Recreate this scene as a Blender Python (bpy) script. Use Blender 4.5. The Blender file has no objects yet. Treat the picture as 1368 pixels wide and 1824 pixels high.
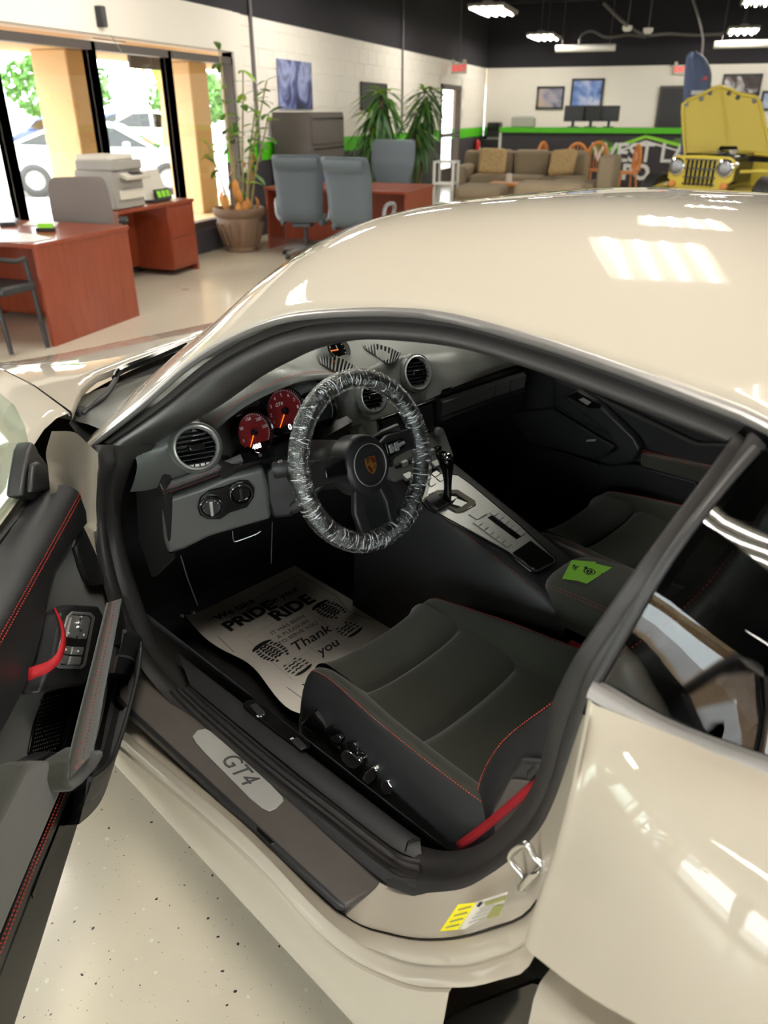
import bpy, bmesh, math, random
from mathutils import Vector as V, Matrix
random.seed(7)
SC = bpy.context.scene
COL = SC.collection
rad = math.radians

# ------------------------------------------------------------------ camera
W, H, F = 1368.0, 1824.0, 1360.0
PITCH, AZ, CAMZ = rad(27.6), rad(19.5), 1.46
FW = V((-math.sin(AZ)*math.cos(PITCH), math.cos(AZ)*math.cos(PITCH), -math.sin(PITCH)))
RT = V((math.cos(AZ), math.sin(AZ), 0))
UP = RT.cross(FW)
EYE = V((0, 0, CAMZ))
cam_d = bpy.data.cameras.new('camera')
cam = bpy.data.objects.new('camera', cam_d)
COL.objects.link(cam)
cam.matrix_world = Matrix(((RT.x, UP.x, -FW.x, EYE.x), (RT.y, UP.y, -FW.y, EYE.y), (RT.z, UP.z, -FW.z, EYE.z), (0, 0, 0, 1)))
cam_d.sensor_fit = 'VERTICAL'
cam_d.sensor_height = 36
cam_d.lens = F/H*36
cam_d.clip_start = 0.02
cam_d.clip_end = 400
cam_d.dof.use_dof = True
cam_d.dof.focus_distance = 1.5
cam_d.dof.aperture_fstop = 4.6
SC.camera = cam

# ------------------------------------------------------------------ sky, exposure
world = bpy.data.worlds.new('overcast_sky')
SC.world = world
world.use_nodes = True
wn = world.node_tree
wn.nodes['Background'].inputs['Color'].default_value = (0.93, 0.97, 1.0, 1)
wn.nodes['Background'].inputs['Strength'].default_value = 8.2
SC.view_settings.view_transform = 'Standard'
SC.view_settings.look = 'None'
SC.view_settings.exposure = 0.64
SC.view_settings.gamma = 1.0
SC.view_settings.use_curve_mapping = False
TUBE_POWER = 51.0
SC.cycles.max_bounces = 8
SC.cycles.diffuse_bounces = 4
SC.cycles.glossy_bounces = 4
SC.cycles.transmission_bounces = 8
SC.cycles.transparent_max_bounces = 12
SC.cycles.caustics_reflective = False
SC.cycles.caustics_refractive = False
SC.cycles.sample_clamp_indirect = 6.0
SC.cycles.use_denoising = True

# ------------------------------------------------------------------ frames of reference
CARAZ = rad(65.0)
CFX = V((-math.sin(CARAZ), math.cos(CARAZ), 0))     # the car's nose
CLY = V((-math.cos(CARAZ), -math.sin(CARAZ), 0))    # the car's left side
CORG = V((-0.36464, 1.66613, 0.04))
def ray(u, v):
    return FW*F + RT*(u-W/2) - UP*(v-H/2)
def RZ(u, v, z):                                    # room points on z / x / y planes
    r = ray(u, v); return EYE + r*((z-EYE.z)/r.z)
def RX(u, v, x):
    r = ray(u, v); return EYE + r*((x-EYE.x)/r.x)
def RY(u, v, y):
    r = ray(u, v); return EYE + r*((y-EYE.y)/r.y)
def tocar(p):
    d = p-CORG; return V((d.dot(CFX), d.dot(CLY), d.z))
def toroom(p):
    return CORG + CFX*p[0] + CLY*p[1] + V((0, 0, p[2]))
CEYE = tocar(EYE)
def cray(u, v):
    r = ray(u, v); return V((r.dot(CFX), r.dot(CLY), r.z))
def CZ(u, v, z):                                    # car points on z / y / x planes
    d = cray(u, v); return CEYE + d*((z-CEYE.z)/d.z)
def CY(u, v, y):
    d = cray(u, v); return CEYE + d*((y-CEYE.y)/d.y)
def CX(u, v, x):
    d = cray(u, v); return CEYE + d*((x-CEYE.x)/d.x)
def CP(u, v, p0, n):
    d = cray(u, v); n = V(n); return CEYE + d*((V(p0)-CEYE).dot(n)/d.dot(n))

# ------------------------------------------------------------------ mesh helpers
def interp(x, xs, ys):
    if x <= xs[0]: return ys[0]
    for i in range(len(xs)-1):
        if x <= xs[i+1]:
            t = (x-xs[i])/(xs[i+1]-xs[i]); return ys[i]+(ys[i+1]-ys[i])*t
    return ys[-1]
def catmull(pts, n, closed=False):
    """n points along a smooth curve through pts, evenly spread by arc length"""
    pts = [V(p) for p in pts]
    m = len(pts)
    dense = []
    segs = m if closed else m-1
    for i in range(segs):
        if closed:
            p0, p1, p2, p3 = pts[(i-1) % m], pts[i], pts[(i+1) % m], pts[(i+2) % m]
        else:
            p1, p2 = pts[i], pts[i+1]
            p0 = pts[i-1] if i > 0 else p1*2-p2
            p3 = pts[i+2] if i+2 < m else p2*2-p1
        for k in range(12):
            t = k/12
            dense.append(0.5*((2*p1)+(p2-p0)*t+(2*p0-5*p1+4*p2-p3)*t*t+(3*p1-p0-3*p2+p3)*t**3))
    dense.append(pts[0].copy() if closed else pts[-1].copy())
    L = [0]
    for a, b in zip(dense, dense[1:]): L.append(L[-1]+(b-a).length)
    out = []
    cnt = n if closed else n-1
    j = 0
    for i in range(n):
        s = L[-1]*i/cnt
        while j < len(L)-2 and L[j+1] < s: j += 1
        d = L[j+1]-L[j]
        t = (s-L[j])/d if d > 1e-9 else 0
        out.append(dense[j].lerp(dense[j+1], min(max(t, 0), 1)))
    return out
def spline_at(pts, ts):
    """catmull through pts sampled at parameters ts (0..len-1), keeps control points aligned"""
    pts = [V(p) for p in pts]; m = len(pts); out = []
    for t in ts:
        i = min(int(t), m-2); f = t-i
        p1, p2 = pts[i], pts[i+1]
        p0 = pts[i-1] if i > 0 else p1*2-p2
        p3 = pts[i+2] if i+2 < m else p2*2-p1
        out.append(0.5*((2*p1)+(p2-p0)*f+(2*p0-5*p1+4*p2-p3)*f*f+(3*p1-p0-3*p2+p3)*f**3))
    return out
def frames(path, closed=False):
    n = len(path); out = []
    ref = None
    for i in range(n):
        a = path[(i-1) % n] if (closed or i > 0) else path[i]
        b = path[(i+1) % n] if (closed or i < n-1) else path[i]
        t = (b-a).normalized()
        if ref is None:
            ref = V((0, 0, 1)) if abs(t.z) < 0.9 else V((1, 0, 0))
        x = (ref - t*ref.dot(t)).normalized()
        ref = x
        out.append((t, x, t.cross(x)))
    return out

class MB:
    def __init__(s): s.v = []; s.f = []
    def add(s, vs, fs):
        o = len(s.v); s.v += [V(p) for p in vs]; s.f += [[i+o for i in f] for f in fs]; return s
    def box(s, c, size, rot=None):
        c = V(c); h = V(size)*0.5
        vs = []
        for x in (-1, 1):
            for y in (-1, 1):
                for z in (-1, 1):
                    p = V((x*h.x, y*h.y, z*h.z))
                    vs.append(c + (rot @ p if rot is not None else p))
        return s.add(vs, [[0,1,3,2],[4,6,7,5],[0,4,5,1],[2,3,7,6],[0,2,6,4],[1,5,7,3]])
    def grid(s, rows, cu=False, cv=False, flip=False):
        m = len(rows); n = len(rows[0])
        vs = [p for r in rows for p in r]; fs = []
        for i in range(m if cv else m-1):
            for j in range(n if cu else n-1):
                a, b, c, d = i*n+j, i*n+(j+1) % n, ((i+1) % m)*n+(j+1) % n, ((i+1) % m)*n+j
                fs.append([a, d, c, b] if flip else [a, b, c, d])
        return s.add(vs, fs)
    def tube(s, path, r, seg=10, closed=False, caps=True, flat=1.0, ref=None):
        path = [V(p) for p in path]; fr = frames(path, closed); rows = []
        for i, (t, x, y) in enumerate(fr):
            if ref is not None:
                x = (V(ref)-t*V(ref).dot(t)).normalized(); y = t.cross(x)
            rr = r[i] if isinstance(r, (list, tuple)) else r
            rows.append([path[i]+x*(math.cos(a)*rr)+y*(math.sin(a)*rr*flat) for a in [2*math.pi*k/seg for k in range(seg)]])
        o = len(s.v)
        s.grid(rows, cu=True, cv=closed)
        if caps and not closed:
            n = len(rows)
            s.f.append([o+k for k in range(seg)][::-1]); s.f.append([o+(n-1)*seg+k for k in range(seg)])
        return s
    def lathe(s, prof, c=(0, 0, 0), axis=None, seg=24, caps=True):
        """prof: list of (radius, height) along axis from c"""
        c = V(c); ax = V(axis if axis is not None else (0, 0, 1)).normalized()
        x = ax.orthogonal().normalized(); y = ax.cross(x); rows = []
        for r, h in prof:
            rows.append([c+ax*h+x*(math.cos(a)*r)+y*(math.sin(a)*r) for a in [2*math.pi*k/seg for k in range(seg)]])
        o = len(s.v); s.grid(rows, cu=True)
        if caps:
            n = len(rows)
            if prof[0][0] > 1e-5: s.f.append([o+k for k in range(seg)][::-1])
            if prof[-1][0] > 1e-5: s.f.append([o+(n-1)*seg+k for k in range(seg)])
        return s
    def prism(s, poly, ext):
        """closed solid from a planar polygon and an extrusion vector"""
        poly = [V(p) for p in poly]; e = V(ext); n = len(poly)
        vs = poly+[p+e for p in poly]
        fs = [list(range(n))[::-1], list(range(n, 2*n))]+[[i, (i+1) % n, n+(i+1) % n, n+i] for i in range(n)]
        return s.add(vs, fs)
    def sphere(s, c, r, seg=14, ring=8):
        c = V(c); r = V(r) if hasattr(r, '__len__') else V((r, r, r)); rows = []
        for i in range(ring+1):
            t = math.pi*i/ring
            rows.append([c+V((math.sin(t)*math.cos(a)*r.x, math.sin(t)*math.sin(a)*r.y, math.cos(t)*r.z)) for a in [2*math.pi*k/seg for k in range(seg)]])
        return s.grid(rows, cu=True)
    def build(s, name, mat, parent=None, smooth=None, bevel=0, bseg=2, sub=0, solid=0, kind=None, label=None):
        me = bpy.data.meshes.new(name)
        me.from_pydata([tuple(p) for p in s.v], [], s.f)
        bm = bmesh.new(); bm.from_mesh(me)
        bmesh.ops.remove_doubles(bm, verts=bm.verts, dist=1e-6)
        bmesh.ops.recalc_face_normals(bm, faces=bm.faces)
        bm.to_mesh(me); bm.free()
        if smooth:
            for p in me.polygons: p.use_smooth = True
            me.set_sharp_from_angle(angle=rad(smooth))
        me.materials.append(mat)
        o = bpy.data.objects.new(name, me); COL.objects.link(o)
        if parent is not None: o.parent = parent
        if solid:
            m = o.modifiers.new('solid', 'SOLIDIFY'); m.thickness = solid; m.offset = -1
        if bevel:
            m = o.modifiers.new('bevel', 'BEVEL'); m.width = bevel; m.segments = bseg; m.limit_method = 'ANGLE'; m.angle_limit = rad(35)
            if not smooth:
                for p in me.polygons: p.use_smooth = True
                me.set_sharp_from_angle(angle=rad(50))
        if sub:
            m = o.modifiers.new('sub', 'SUBSURF'); m.levels = sub; m.render_levels = sub
        if kind: o['kind'] = kind
        if label: o['label'] = label
        return o
def clean(o, flip=False): return o
def empty(name, loc=(0, 0, 0), rz=0.0):
    o = bpy.data.objects.new(name, None); COL.objects.link(o)
    o.location = loc; o.rotation_euler = (0, 0, rz); o.empty_display_size = 0.1
    return o
def tag(o, label, cat, group=None, kind=None):
    o['label'] = label; o['category'] = cat
    if group: o['group'] = group
    if kind: o['kind'] = kind
    return o
def struct(o, label=None):
    o['kind'] = 'structure'
    if label: o['label'] = label
    return o
def copy_of(o, name=None, parent=None):
    c = o.copy(); COL.objects.link(c)
    if name: c.name = name
    c.parent = parent
    return c
def copy_tree(o, parent=None):
    kids = list(o.children)
    c = copy_of(o, None, parent)
    for k in kids: copy_tree(k, c)
    return c
def text_mesh(name, body, mat, parent, size, org, ex, ey, bold=0.0, depth=0.0008, align='CENTER', shear=0.0, spacing=1.0, lift=None):
    """flat raised lettering: baseline direction ex, up direction ey, in the parent's frame"""
    cu = bpy.data.curves.new(name, 'FONT'); cu.body = body; cu.size = size; cu.align_x = align; cu.align_y = 'CENTER'
    cu.offset = bold; cu.extrude = depth; cu.shear = shear; cu.space_character = spacing; cu.resolution_u = 3
    t = bpy.data.objects.new(name+'_tmp', cu); COL.objects.link(t)
    bpy.context.view_layer.update()
    me = bpy.data.meshes.new_from_object(t.evaluated_get(bpy.context.evaluated_depsgraph_get()))
    bpy.data.objects.remove(t); bpy.data.curves.remove(cu)
    ex = V(ex).normalized(); ey = V(ey); ey = (ey-ex*ey.dot(ex)).normalized(); ez = ex.cross(ey)
    o3 = V(org)
    for p in me.vertices:
        c = p.co.copy(); p.co = o3+ex*c.x+ey*c.y+ez*c.z
    me.materials.clear(); me.materials.append(mat)
    o = bpy.data.objects.new(name, me); COL.objects.link(o)
    if parent is not None: o.parent = parent
    return o
def stitches(name, path, mat, parent, step=0.007, length=0.0045, r=0.0011, label=None):
    """a sewn seam: short thread capsules along a path (one part)"""
    path = [V(p) for p in path]
    L = sum((b-a).length for a, b in zip(path, path[1:]))
    n = max(2, int(L/step)); pts = catmull(path, n*2+1)
    mb = MB()
    for i in range(n):
        a, b = pts[2*i], pts[2*i+1]
        d = (b-a).normalized(); x = d.orthogonal().normalized(); y = d.cross(x); m = (a+b)*0.5; h = length*0.5
        vs = [m-d*h]+[m+x*(r*math.cos(t))+y*(r*math.sin(t)) for t in (0, 2.09, 4.19)]+[m+d*h]
        mb.add(vs, [[0, 2, 1], [0, 3, 2], [0, 1, 3], [4, 1, 2], [4, 2, 3], [4, 3, 1]])
    o = mb.build(name, mat, parent)
    o['kind'] = 'stuff'
    if label: o['label'] = label
    return o

# ------------------------------------------------------------------ materials
def srgb(r, g, b):
    f = lambda c: (c/255/12.92) if c <= 10 else ((c/255+0.055)/1.055)**2.4
    return (f(r), f(g), f(b), 1)
def mat(name, col, rough=0.5, metal=0.0, coat=0.0, bump=0.0, bscale=200.0, vary=0.0, vscale=4.0, sheen=0.0, spec=None, emit=0.0, coatr=0.03):
    m = bpy.data.materials.new(name); m.use_nodes = True
    n = m.node_tree.nodes; l = m.node_tree.links
    b = n['Principled BSDF']
    c = col if len(col) == 4 else (*col, 1)
    b.inputs['Base Color'].default_value = c
    b.inputs['Roughness'].default_value = rough
    b.inputs['Metallic'].default_value = metal
    b.inputs['Coat Weight'].default_value = coat
    b.inputs['Coat Roughness'].default_value = coatr
    b.inputs['Sheen Weight'].default_value = sheen
    if spec is not None: b.inputs['Specular IOR Level'].default_value = spec
    if emit:
        b.inputs['Emission Color'].default_value = c; b.inputs['Emission Strength'].default_value = emit
    tc = n.new('ShaderNodeTexCoord')
    if bump:
        t = n.new('ShaderNodeTexNoise'); t.inputs['Scale'].default_value = bscale; t.inputs['Detail'].default_value = 3
        k = n.new('ShaderNodeBump'); k.inputs['Strength'].default_value = bump; k.inputs['Distance'].default_value = 0.002
        l.new(tc.outputs['Object'], t.inputs['Vector']); l.new(t.outputs['Fac'], k.inputs['Height']); l.new(k.outputs['Normal'], b.inputs['Normal'])
    if vary:
        t = n.new('ShaderNodeTexNoise'); t.inputs['Scale'].default_value = vscale; t.inputs['Detail'].default_value = 4
        r = n.new('ShaderNodeMix'); r.data_type = 'RGBA'
        r.inputs['A'].default_value = tuple(min(1, x*(1-vary)) for x in c[:3])+(1,)
        r.inputs['B'].default_value = tuple(min(1, x*(1+vary)) for x in c[:3])+(1,)
        l.new(tc.outputs['Object'], t.inputs['Vector']); l.new(t.outputs['Fac'], r.inputs['Factor']); l.new(r.outputs['Result'], b.inputs['Base Color'])
    return m
def emis(name, col, s):
    m = bpy.data.materials.new(name); m.use_nodes = True
    n = m.node_tree.nodes; n.clear()
    e = n.new('ShaderNodeEmission'); o = n.new('ShaderNodeOutputMaterial')
    e.inputs['Color'].default_value = (*col[:3], 1); e.inputs['Strength'].default_value = s
    m.node_tree.links.new(e.outputs[0], o.inputs[0])
    return m
def glass_mat(name, tint=(1, 1, 1), refl=1.0, rough=0.0):
    """thin pane: tinted see-through plus fresnel reflection"""
    m = bpy.data.materials.new(name); m.use_nodes = True
    n = m.node_tree.nodes; l = m.node_tree.links; n.clear()
    o = n.new('ShaderNodeOutputMaterial'); t = n.new('ShaderNodeBsdfTransparent'); g = n.new('ShaderNodeBsdfGlossy')
    fr = n.new('ShaderNodeFresnel'); mx = n.new('ShaderNodeMixShader')
    ge = n.new('ShaderNodeNewGeometry'); mr = n.new('ShaderNodeMapRange')
    mr.inputs['To Min'].default_value = 1.5; mr.inputs['To Max'].default_value = 1/1.5     # same reflection from either side
    l.new(ge.outputs['Backfacing'], mr.inputs['Value']); l.new(mr.outputs['Result'], fr.inputs['IOR'])
    t.inputs['Color'].default_value = (*tint, 1); g.inputs['Roughness'].default_value = rough; g.inputs['Color'].default_value = (refl, refl, refl, 1)
    l.new(fr.outputs[0], mx.inputs[0]); l.new(t.outputs[0], mx.inputs[1]); l.new(g.outputs[0], mx.inputs[2]); l.new(mx.outputs[0], o.inputs[0])
    return m
M = {}
M['paint'] = mat('car_paint', srgb(178, 169, 153), 0.6, coat=1.0, coatr=0.015, spec=0.2)
M['leather'] = mat('black_leather', (0.020, 0.020, 0.021), 0.42, bump=0.12, bscale=900)
M['dashskin'] = mat('dash_skin', (0.115, 0.118, 0.110), 0.36, bump=0.12, bscale=900)
M['alcantara'] = mat('alcantara', (0.030, 0.032, 0.026), 0.95, sheen=0.6, bump=0.1, bscale=1500, vary=0.3, vscale=9)
M['alcantara_lit'] = mat('alcantara_grey', (0.085, 0.085, 0.068), 0.95, sheen=0.4, bump=0.1, bscale=1500, vary=0.25, vscale=14)
M['rubber'] = mat('rubber_seal', (0.028, 0.026, 0.025), 0.46, bump=0.05, bscale=400)
M['plastic'] = mat('dark_plastic', (0.020, 0.020, 0.021), 0.45, bump=0.08, bscale=1200)
M['sillplastic'] = mat('sill_plastic', (0.085, 0.072, 0.064), 0.62, bump=0.2, bscale=900, vary=0.25, vscale=12)
M['gloss'] = mat('gloss_black', (0.006, 0.006, 0.006), 0.12)
M['carpet'] = mat('black_carpet', (0.008, 0.008, 0.008), 1.0, bump=0.6, bscale=700, sheen=0.2)
M['liner'] = mat('headliner', (0.010, 0.010, 0.010), 0.95)
M['satin'] = mat('satin_silver', (0.52, 0.52, 0.51), 0.34, metal=0.55)
M['moulding'] = mat('satin_moulding', (0.26, 0.245, 0.235), 0.35, metal=0.4)
M['galv'] = mat('galvano_silver', (0.40, 0.40, 0.385), 0.36, metal=0.6)
M['chrome'] = mat('chrome', (0.75, 0.75, 0.76), 0.08, metal=1.0)
M['steel'] = mat('zinc_steel', (0.70, 0.70, 0.68), 0.22, metal=1.0)
M['thread'] = mat('red_thread', srgb(208, 62, 48), 0.7)
M['belt'] = mat('red_webbing', srgb(150, 10, 24), 0.65, bump=0.5, bscale=600)
M['strap'] = mat('red_strap', srgb(184, 14, 30), 0.6, bump=0.5, bscale=500)
M['red_dial'] = mat('red_dial', srgb(104, 8, 15), 0.6, emit=0.05)
M['orange'] = mat('orange_needle', srgb(240, 110, 30), 0.5, emit=0.9)
M['white_print'] = mat('white_print', (0.8, 0.8, 0.8), 0.6)
M['lcd_white'] = mat('lcd_white', (0.9, 0.9, 0.9), 0.5, emit=0.9)
M['grey_print'] = mat('grey_print', (0.32, 0.32, 0.32), 0.5)
M['black_print'] = mat('black_print', (0.008, 0.008, 0.008), 0.7)
M['gold'] = mat('crest_gold', srgb(176, 130, 60), 0.4, metal=0.6)
M['crest_red'] = mat('crest_red', srgb(96, 34, 20), 0.5)
M['alu_plate'] = mat('brushed_plate', (0.50, 0.49, 0.46), 0.55, metal=0.55, bump=0.1, bscale=700)
M['grey_letter'] = mat('grey_letter', (0.10, 0.10, 0.10), 0.45, metal=0.4)
M['paper'] = mat('mat_paper', srgb(222, 214, 204), 0.8)
M['card_green'] = mat('card_green', srgb(146, 220, 56), 0.5)
M['yellow'] = mat('label_yellow', srgb(238, 222, 20), 0.5)
M['label_white'] = mat('label_white', srgb(214, 208, 194), 0.5)
M['label_olive'] = mat('label_olive', srgb(140, 138, 80), 0.5)
M['autoglass'] = glass_mat('car_glass', (0.93, 0.96, 0.94))
M['doorglass'] = glass_mat('door_glass', (0.60, 0.70, 0.63))
M['privacy'] = glass_mat('quarter_glass', (0.16, 0.17, 0.16))
M['storeglass'] = glass_mat('store_glass', (0.96, 0.98, 0.97))
M['lens'] = glass_mat('clear_lens', (0.9, 0.9, 0.9))
# crinkled clear film over the steering wheel
def film_mat():
    m = bpy.data.materials.new('clear_film'); m.use_nodes = True
    n = m.node_tree.nodes; l = m.node_tree.links; n.clear()
    o = n.new('ShaderNodeOutputMaterial'); t = n.new('ShaderNodeBsdfTransparent'); g = n.new('ShaderNodeBsdfGlossy'); d = n.new('ShaderNodeBsdfDiffuse')
    g.inputs['Roughness'].default_value = 0.10; g.inputs['Color'].default_value = (0.95, 0.97, 0.97, 1); d.inputs['Color'].default_value = (0.9, 0.92, 0.92, 1)
    tc = n.new('ShaderNodeTexCoord')
    mp = n.new('ShaderNodeMapping'); l.new(tc.outputs['UV'], mp.inputs['Vector'])
    mp.inputs['Scale'].default_value = (190, 4, 1)
    nz = n.new('ShaderNodeTexNoise'); nz.inputs['Scale'].default_value = 1.0; nz.inputs['Detail'].default_value = 5; nz.inputs['Distortion'].default_value = 0.9
    l.new(mp.outputs['Vector'], nz.inputs['Vector'])
    bp = n.new('ShaderNodeBump'); bp.inputs['Strength'].default_value = 1.0; bp.inputs['Distance'].default_value = 0.007
    l.new(nz.outputs['Fac'], bp.inputs['Height']); l.new(bp.outputs['Normal'], g.inputs['Normal'])
    cr = n.new('ShaderNodeValToRGB'); cr.color_ramp.elements[0].position = 0.56; cr.color_ramp.elements[0].color = (0.0, 0, 0, 1); cr.color_ramp.elements[1].position = 0.66; cr.color_ramp.elements[1].color = (0.75, 0.75, 0.75, 1)
    l.new(nz.outputs['Fac'], cr.inputs['Fac'])
    m1 = n.new('ShaderNodeMixShader'); l.new(cr.outputs['Color'], m1.inputs[0]); l.new(t.outputs[0], m1.inputs[1]); l.new(d.outputs[0], m1.inputs[2])
    lw = n.new('ShaderNodeLayerWeight'); lw.inputs['Blend'].default_value = 0.35
    mg = n.new('ShaderNodeMapRange'); mg.inputs['To Min'].default_value = 0.13; mg.inputs['To Max'].default_value = 0.55
    l.new(lw.outputs['Facing'], mg.inputs['Value'])
    m2 = n.new('ShaderNodeMixShader'); l.new(mg.outputs['Result'], m2.inputs[0]); l.new(m1.outputs[0], m2.inputs[1]); l.new(g.outputs[0], m2.inputs[2])
    l.new(m2.outputs[0], o.inputs[0])
    return m
M['film'] = film_mat()
# room
def floor_mat():
    m = mat('polished_concrete', srgb(196, 186, 166), 0.3, coat=0.35, coatr=0.12)
    n = m.node_tree.nodes; l = m.node_tree.links; b = n['Principled BSDF']
    tc = n.new('ShaderNodeTexCoord')
    nz = n.new('ShaderNodeTexNoise'); nz.inputs['Scale'].default_value = 1.3; nz.inputs['Detail'].default_value = 8; nz.inputs['Roughness'].default_value = 0.62
    l.new(tc.outputs['Object'], nz.inputs['Vector'])
    mx = n.new('ShaderNodeMix'); mx.data_type = 'RGBA'; mx.inputs['A'].default_value = srgb(202, 192, 170); mx.inputs['B'].default_value = srgb(226, 218, 198)
    l.new(nz.outputs['Fac'], mx.inputs['Factor'])
    cur = mx.outputs['Result']
    for sc, seed, col, thr in ((24, 0, srgb(52, 50, 52), 0.075), (21, 13.7, srgb(232, 228, 214), 0.085), (60, 5.1, srgb(110, 100, 84), 0.06)):
        mp = n.new('ShaderNodeMapping'); mp.inputs['Location'].default_value = (seed, seed*0.7, 0)
        l.new(tc.outputs['Object'], mp.inputs['Vector'])
        ds = n.new('ShaderNodeTexNoise'); ds.inputs['Scale'].default_value = 160
        l.new(mp.outputs['Vector'], ds.inputs['Vector'])
        ad = n.new('ShaderNodeVectorMath'); ad.operation = 'MULTIPLY_ADD'; ad.inputs[1].default_value = (0.006, 0.006, 0)
        l.new(ds.outputs['Color'], ad.inputs[0]); l.new(mp.outputs['Vector'], ad.inputs[2])
        vo = n.new('ShaderNodeTexVoronoi'); vo.inputs['Scale'].default_value = sc; vo.voronoi_dimensions = '2D'
        l.new(ad.outputs[0], vo.inputs['Vector'])
        sp = n.new('ShaderNodeSeparateColor'); l.new(vo.outputs['Color'], sp.inputs['Color'])
        # random size per chip, most cells empty
        sz = n.new('ShaderNodeMath'); sz.operation = 'MULTIPLY_ADD'; sz.inputs[1].default_value = thr*2.4; sz.inputs[2].default_value = -thr*1.3
        l.new(sp.outputs['Red'], sz.inputs[0])
        lt = n.new('ShaderNodeMath'); lt.operation = 'LESS_THAN'; l.new(vo.outputs['Distance'], lt.inputs[0]); l.new(sz.outputs[0], lt.inputs[1])
        m2 = n.new('ShaderNodeMix'); m2.data_type = 'RGBA'; l.new(lt.outputs[0], m2.inputs['Factor']); l.new(cur, m2.inputs['A']); m2.inputs['B'].default_value = col
        cur = m2.outputs['Result']
    l.new(cur, b.inputs['Base Color'])
    nr = n.new('ShaderNodeMapRange'); nr.inputs['To Min'].default_value = 0.2; nr.inputs['To Max'].default_value = 0.42
    l.new(nz.outputs['Fac'], nr.inputs['Value']); l.new(nr.outputs['Result'], b.inputs['Roughness'])
    return m
M['floor'] = floor_mat()
M['wall_white'] = mat('white_block_paint', srgb(238, 232, 221), 0.75, bump=0.15, bscale=60, vary=0.03, vscale=2)
M['wall_green'] = mat('green_stripe_paint', srgb(84, 196, 22), 0.55)
M['wall_black'] = mat('black_wall_paint', srgb(58, 56, 62), 0.7)
M['ceil_black'] = mat('black_ceiling_paint', srgb(38, 36, 42), 0.85)
M['mortar'] = mat('painted_joint', srgb(222, 215, 203), 0.85)
M['alu_dark'] = mat('bronze_frame', srgb(82, 74, 70), 0.45, metal=0.3)
M['conduit'] = mat('grey_conduit', srgb(110, 106, 106), 0.5, metal=0.4)
M['fixture'] = mat('white_fixture', srgb(225, 222, 214), 0.5)
M['reflector'] = mat('light_reflector', srgb(150, 146, 138), 0.5)
M['tube'] = emis('fluorescent_tube', (1.0, 0.95, 0.86), TUBE_POWER)
def wood_mat():
    m = mat('cherry_laminate', srgb(132, 58, 34), 0.38, coat=0.15)
    n = m.node_tree.nodes; l = m.node_tree.links; b = n['Principled BSDF']
    tc = n.new('ShaderNodeTexCoord'); mp = n.new('ShaderNodeMapping'); mp.inputs['Scale'].default_value = (14, 14, 1.4)
    l.new(tc.outputs['Object'], mp.inputs['Vector'])
    nz = n.new('ShaderNodeTexNoise'); nz.inputs['Scale'].default_value = 2.2; nz.inputs['Detail'].default_value = 6
    l.new(mp.outputs['Vector'], nz.inputs['Vector'])
    mx = n.new('ShaderNodeMix'); mx.data_type = 'RGBA'; mx.inputs['A'].default_value = srgb(112, 46, 28); mx.inputs['B'].default_value = srgb(158, 74, 44)
    l.new(nz.outputs['Fac'], mx.inputs['Factor']); l.new(mx.outputs['Result'], b.inputs['Base Color'])
    return m
M['cherry'] = wood_mat()
M['greyfab'] = mat('grey_fabric', srgb(120, 112, 108), 0.9, bump=0.3, bscale=500)
M['bluegrey'] = mat('bluegrey_leather', srgb(82, 91, 97), 0.5, bump=0.15, bscale=300)
M['blackplas'] = mat('black_chair_plastic', (0.02, 0.02, 0.022), 0.4)
M['silverplas'] = mat('silver_plastic', srgb(150, 150, 152), 0.35, metal=0.5)
M['filecab'] = mat('cabinet_enamel', srgb(88, 82, 78), 0.45, metal=0.2)
M['terracotta'] = mat('brown_pot', srgb(124, 98, 78), 0.7, vary=0.15, vscale=12)
M['soil'] = mat('potting_soil', (0.03, 0.02, 0.014), 1.0)
M['leaf'] = mat('green_leaf', srgb(78, 122, 44), 0.5, vary=0.3, vscale=6)
M['leaf_dark'] = mat('dark_green_leaf', srgb(58, 96, 46), 0.45, vary=0.3, vscale=6)
M['leaf_lime'] = mat('lime_leaf', srgb(150, 190, 50), 0.5, vary=0.2, vscale=6)
M['leaf_dry'] = mat('dry_leaf', srgb(206, 140, 70), 0.7, vary=0.25, vscale=8)
M['cane'] = mat('plant_cane', srgb(150, 138, 96), 0.8, vary=0.3, vscale=20)
M['trunk'] = mat('bark', srgb(150, 116, 84), 0.9, vary=0.3, vscale=15)
M['stucco'] = mat('beige_stucco', srgb(200, 168, 126), 0.9, bump=0.3, bscale=80)
M['asphalt'] = mat('asphalt', srgb(178, 172, 168), 0.9, vary=0.1, vscale=1)
M['white'] = mat('white_enamel', srgb(232, 230, 224), 0.45)
M['offwhite'] = mat('office_plastic', srgb(206, 200, 188), 0.55)
M['greyplas'] = mat('grey_office_plastic', srgb(150, 146, 140), 0.55)
M['sofa'] = mat('taupe_upholstery', srgb(148, 132, 108), 0.95, bump=0.4, bscale=160, vary=0.1, vscale=8)
M['pillow'] = mat('patterned_pillow', srgb(190, 160, 112), 0.95, vary=0.45, vscale=30)
M['orange_wood'] = mat('orange_wood', srgb(206, 130, 60), 0.45)
M['jeep'] = mat('jeep_yellow', srgb(206, 184, 62), 0.45, coat=0.5)
M['jeep_in'] = mat('hood_inside_yellow', srgb(198, 176, 74), 0.6, bump=0.1)
M['flag'] = mat('flag_blue', srgb(98, 114, 148), 0.8)
M['red'] = mat('red_enamel', srgb(200, 34, 36), 0.4)
M['exit_red'] = mat('exit_red', srgb(230, 70, 70), 0.5, emit=0.6)
M['screen'] = mat('dark_screen', (0.02, 0.02, 0.022), 0.2)
M['frame_black'] = mat('picture_frame', (0.02, 0.018, 0.018), 0.4)
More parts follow.
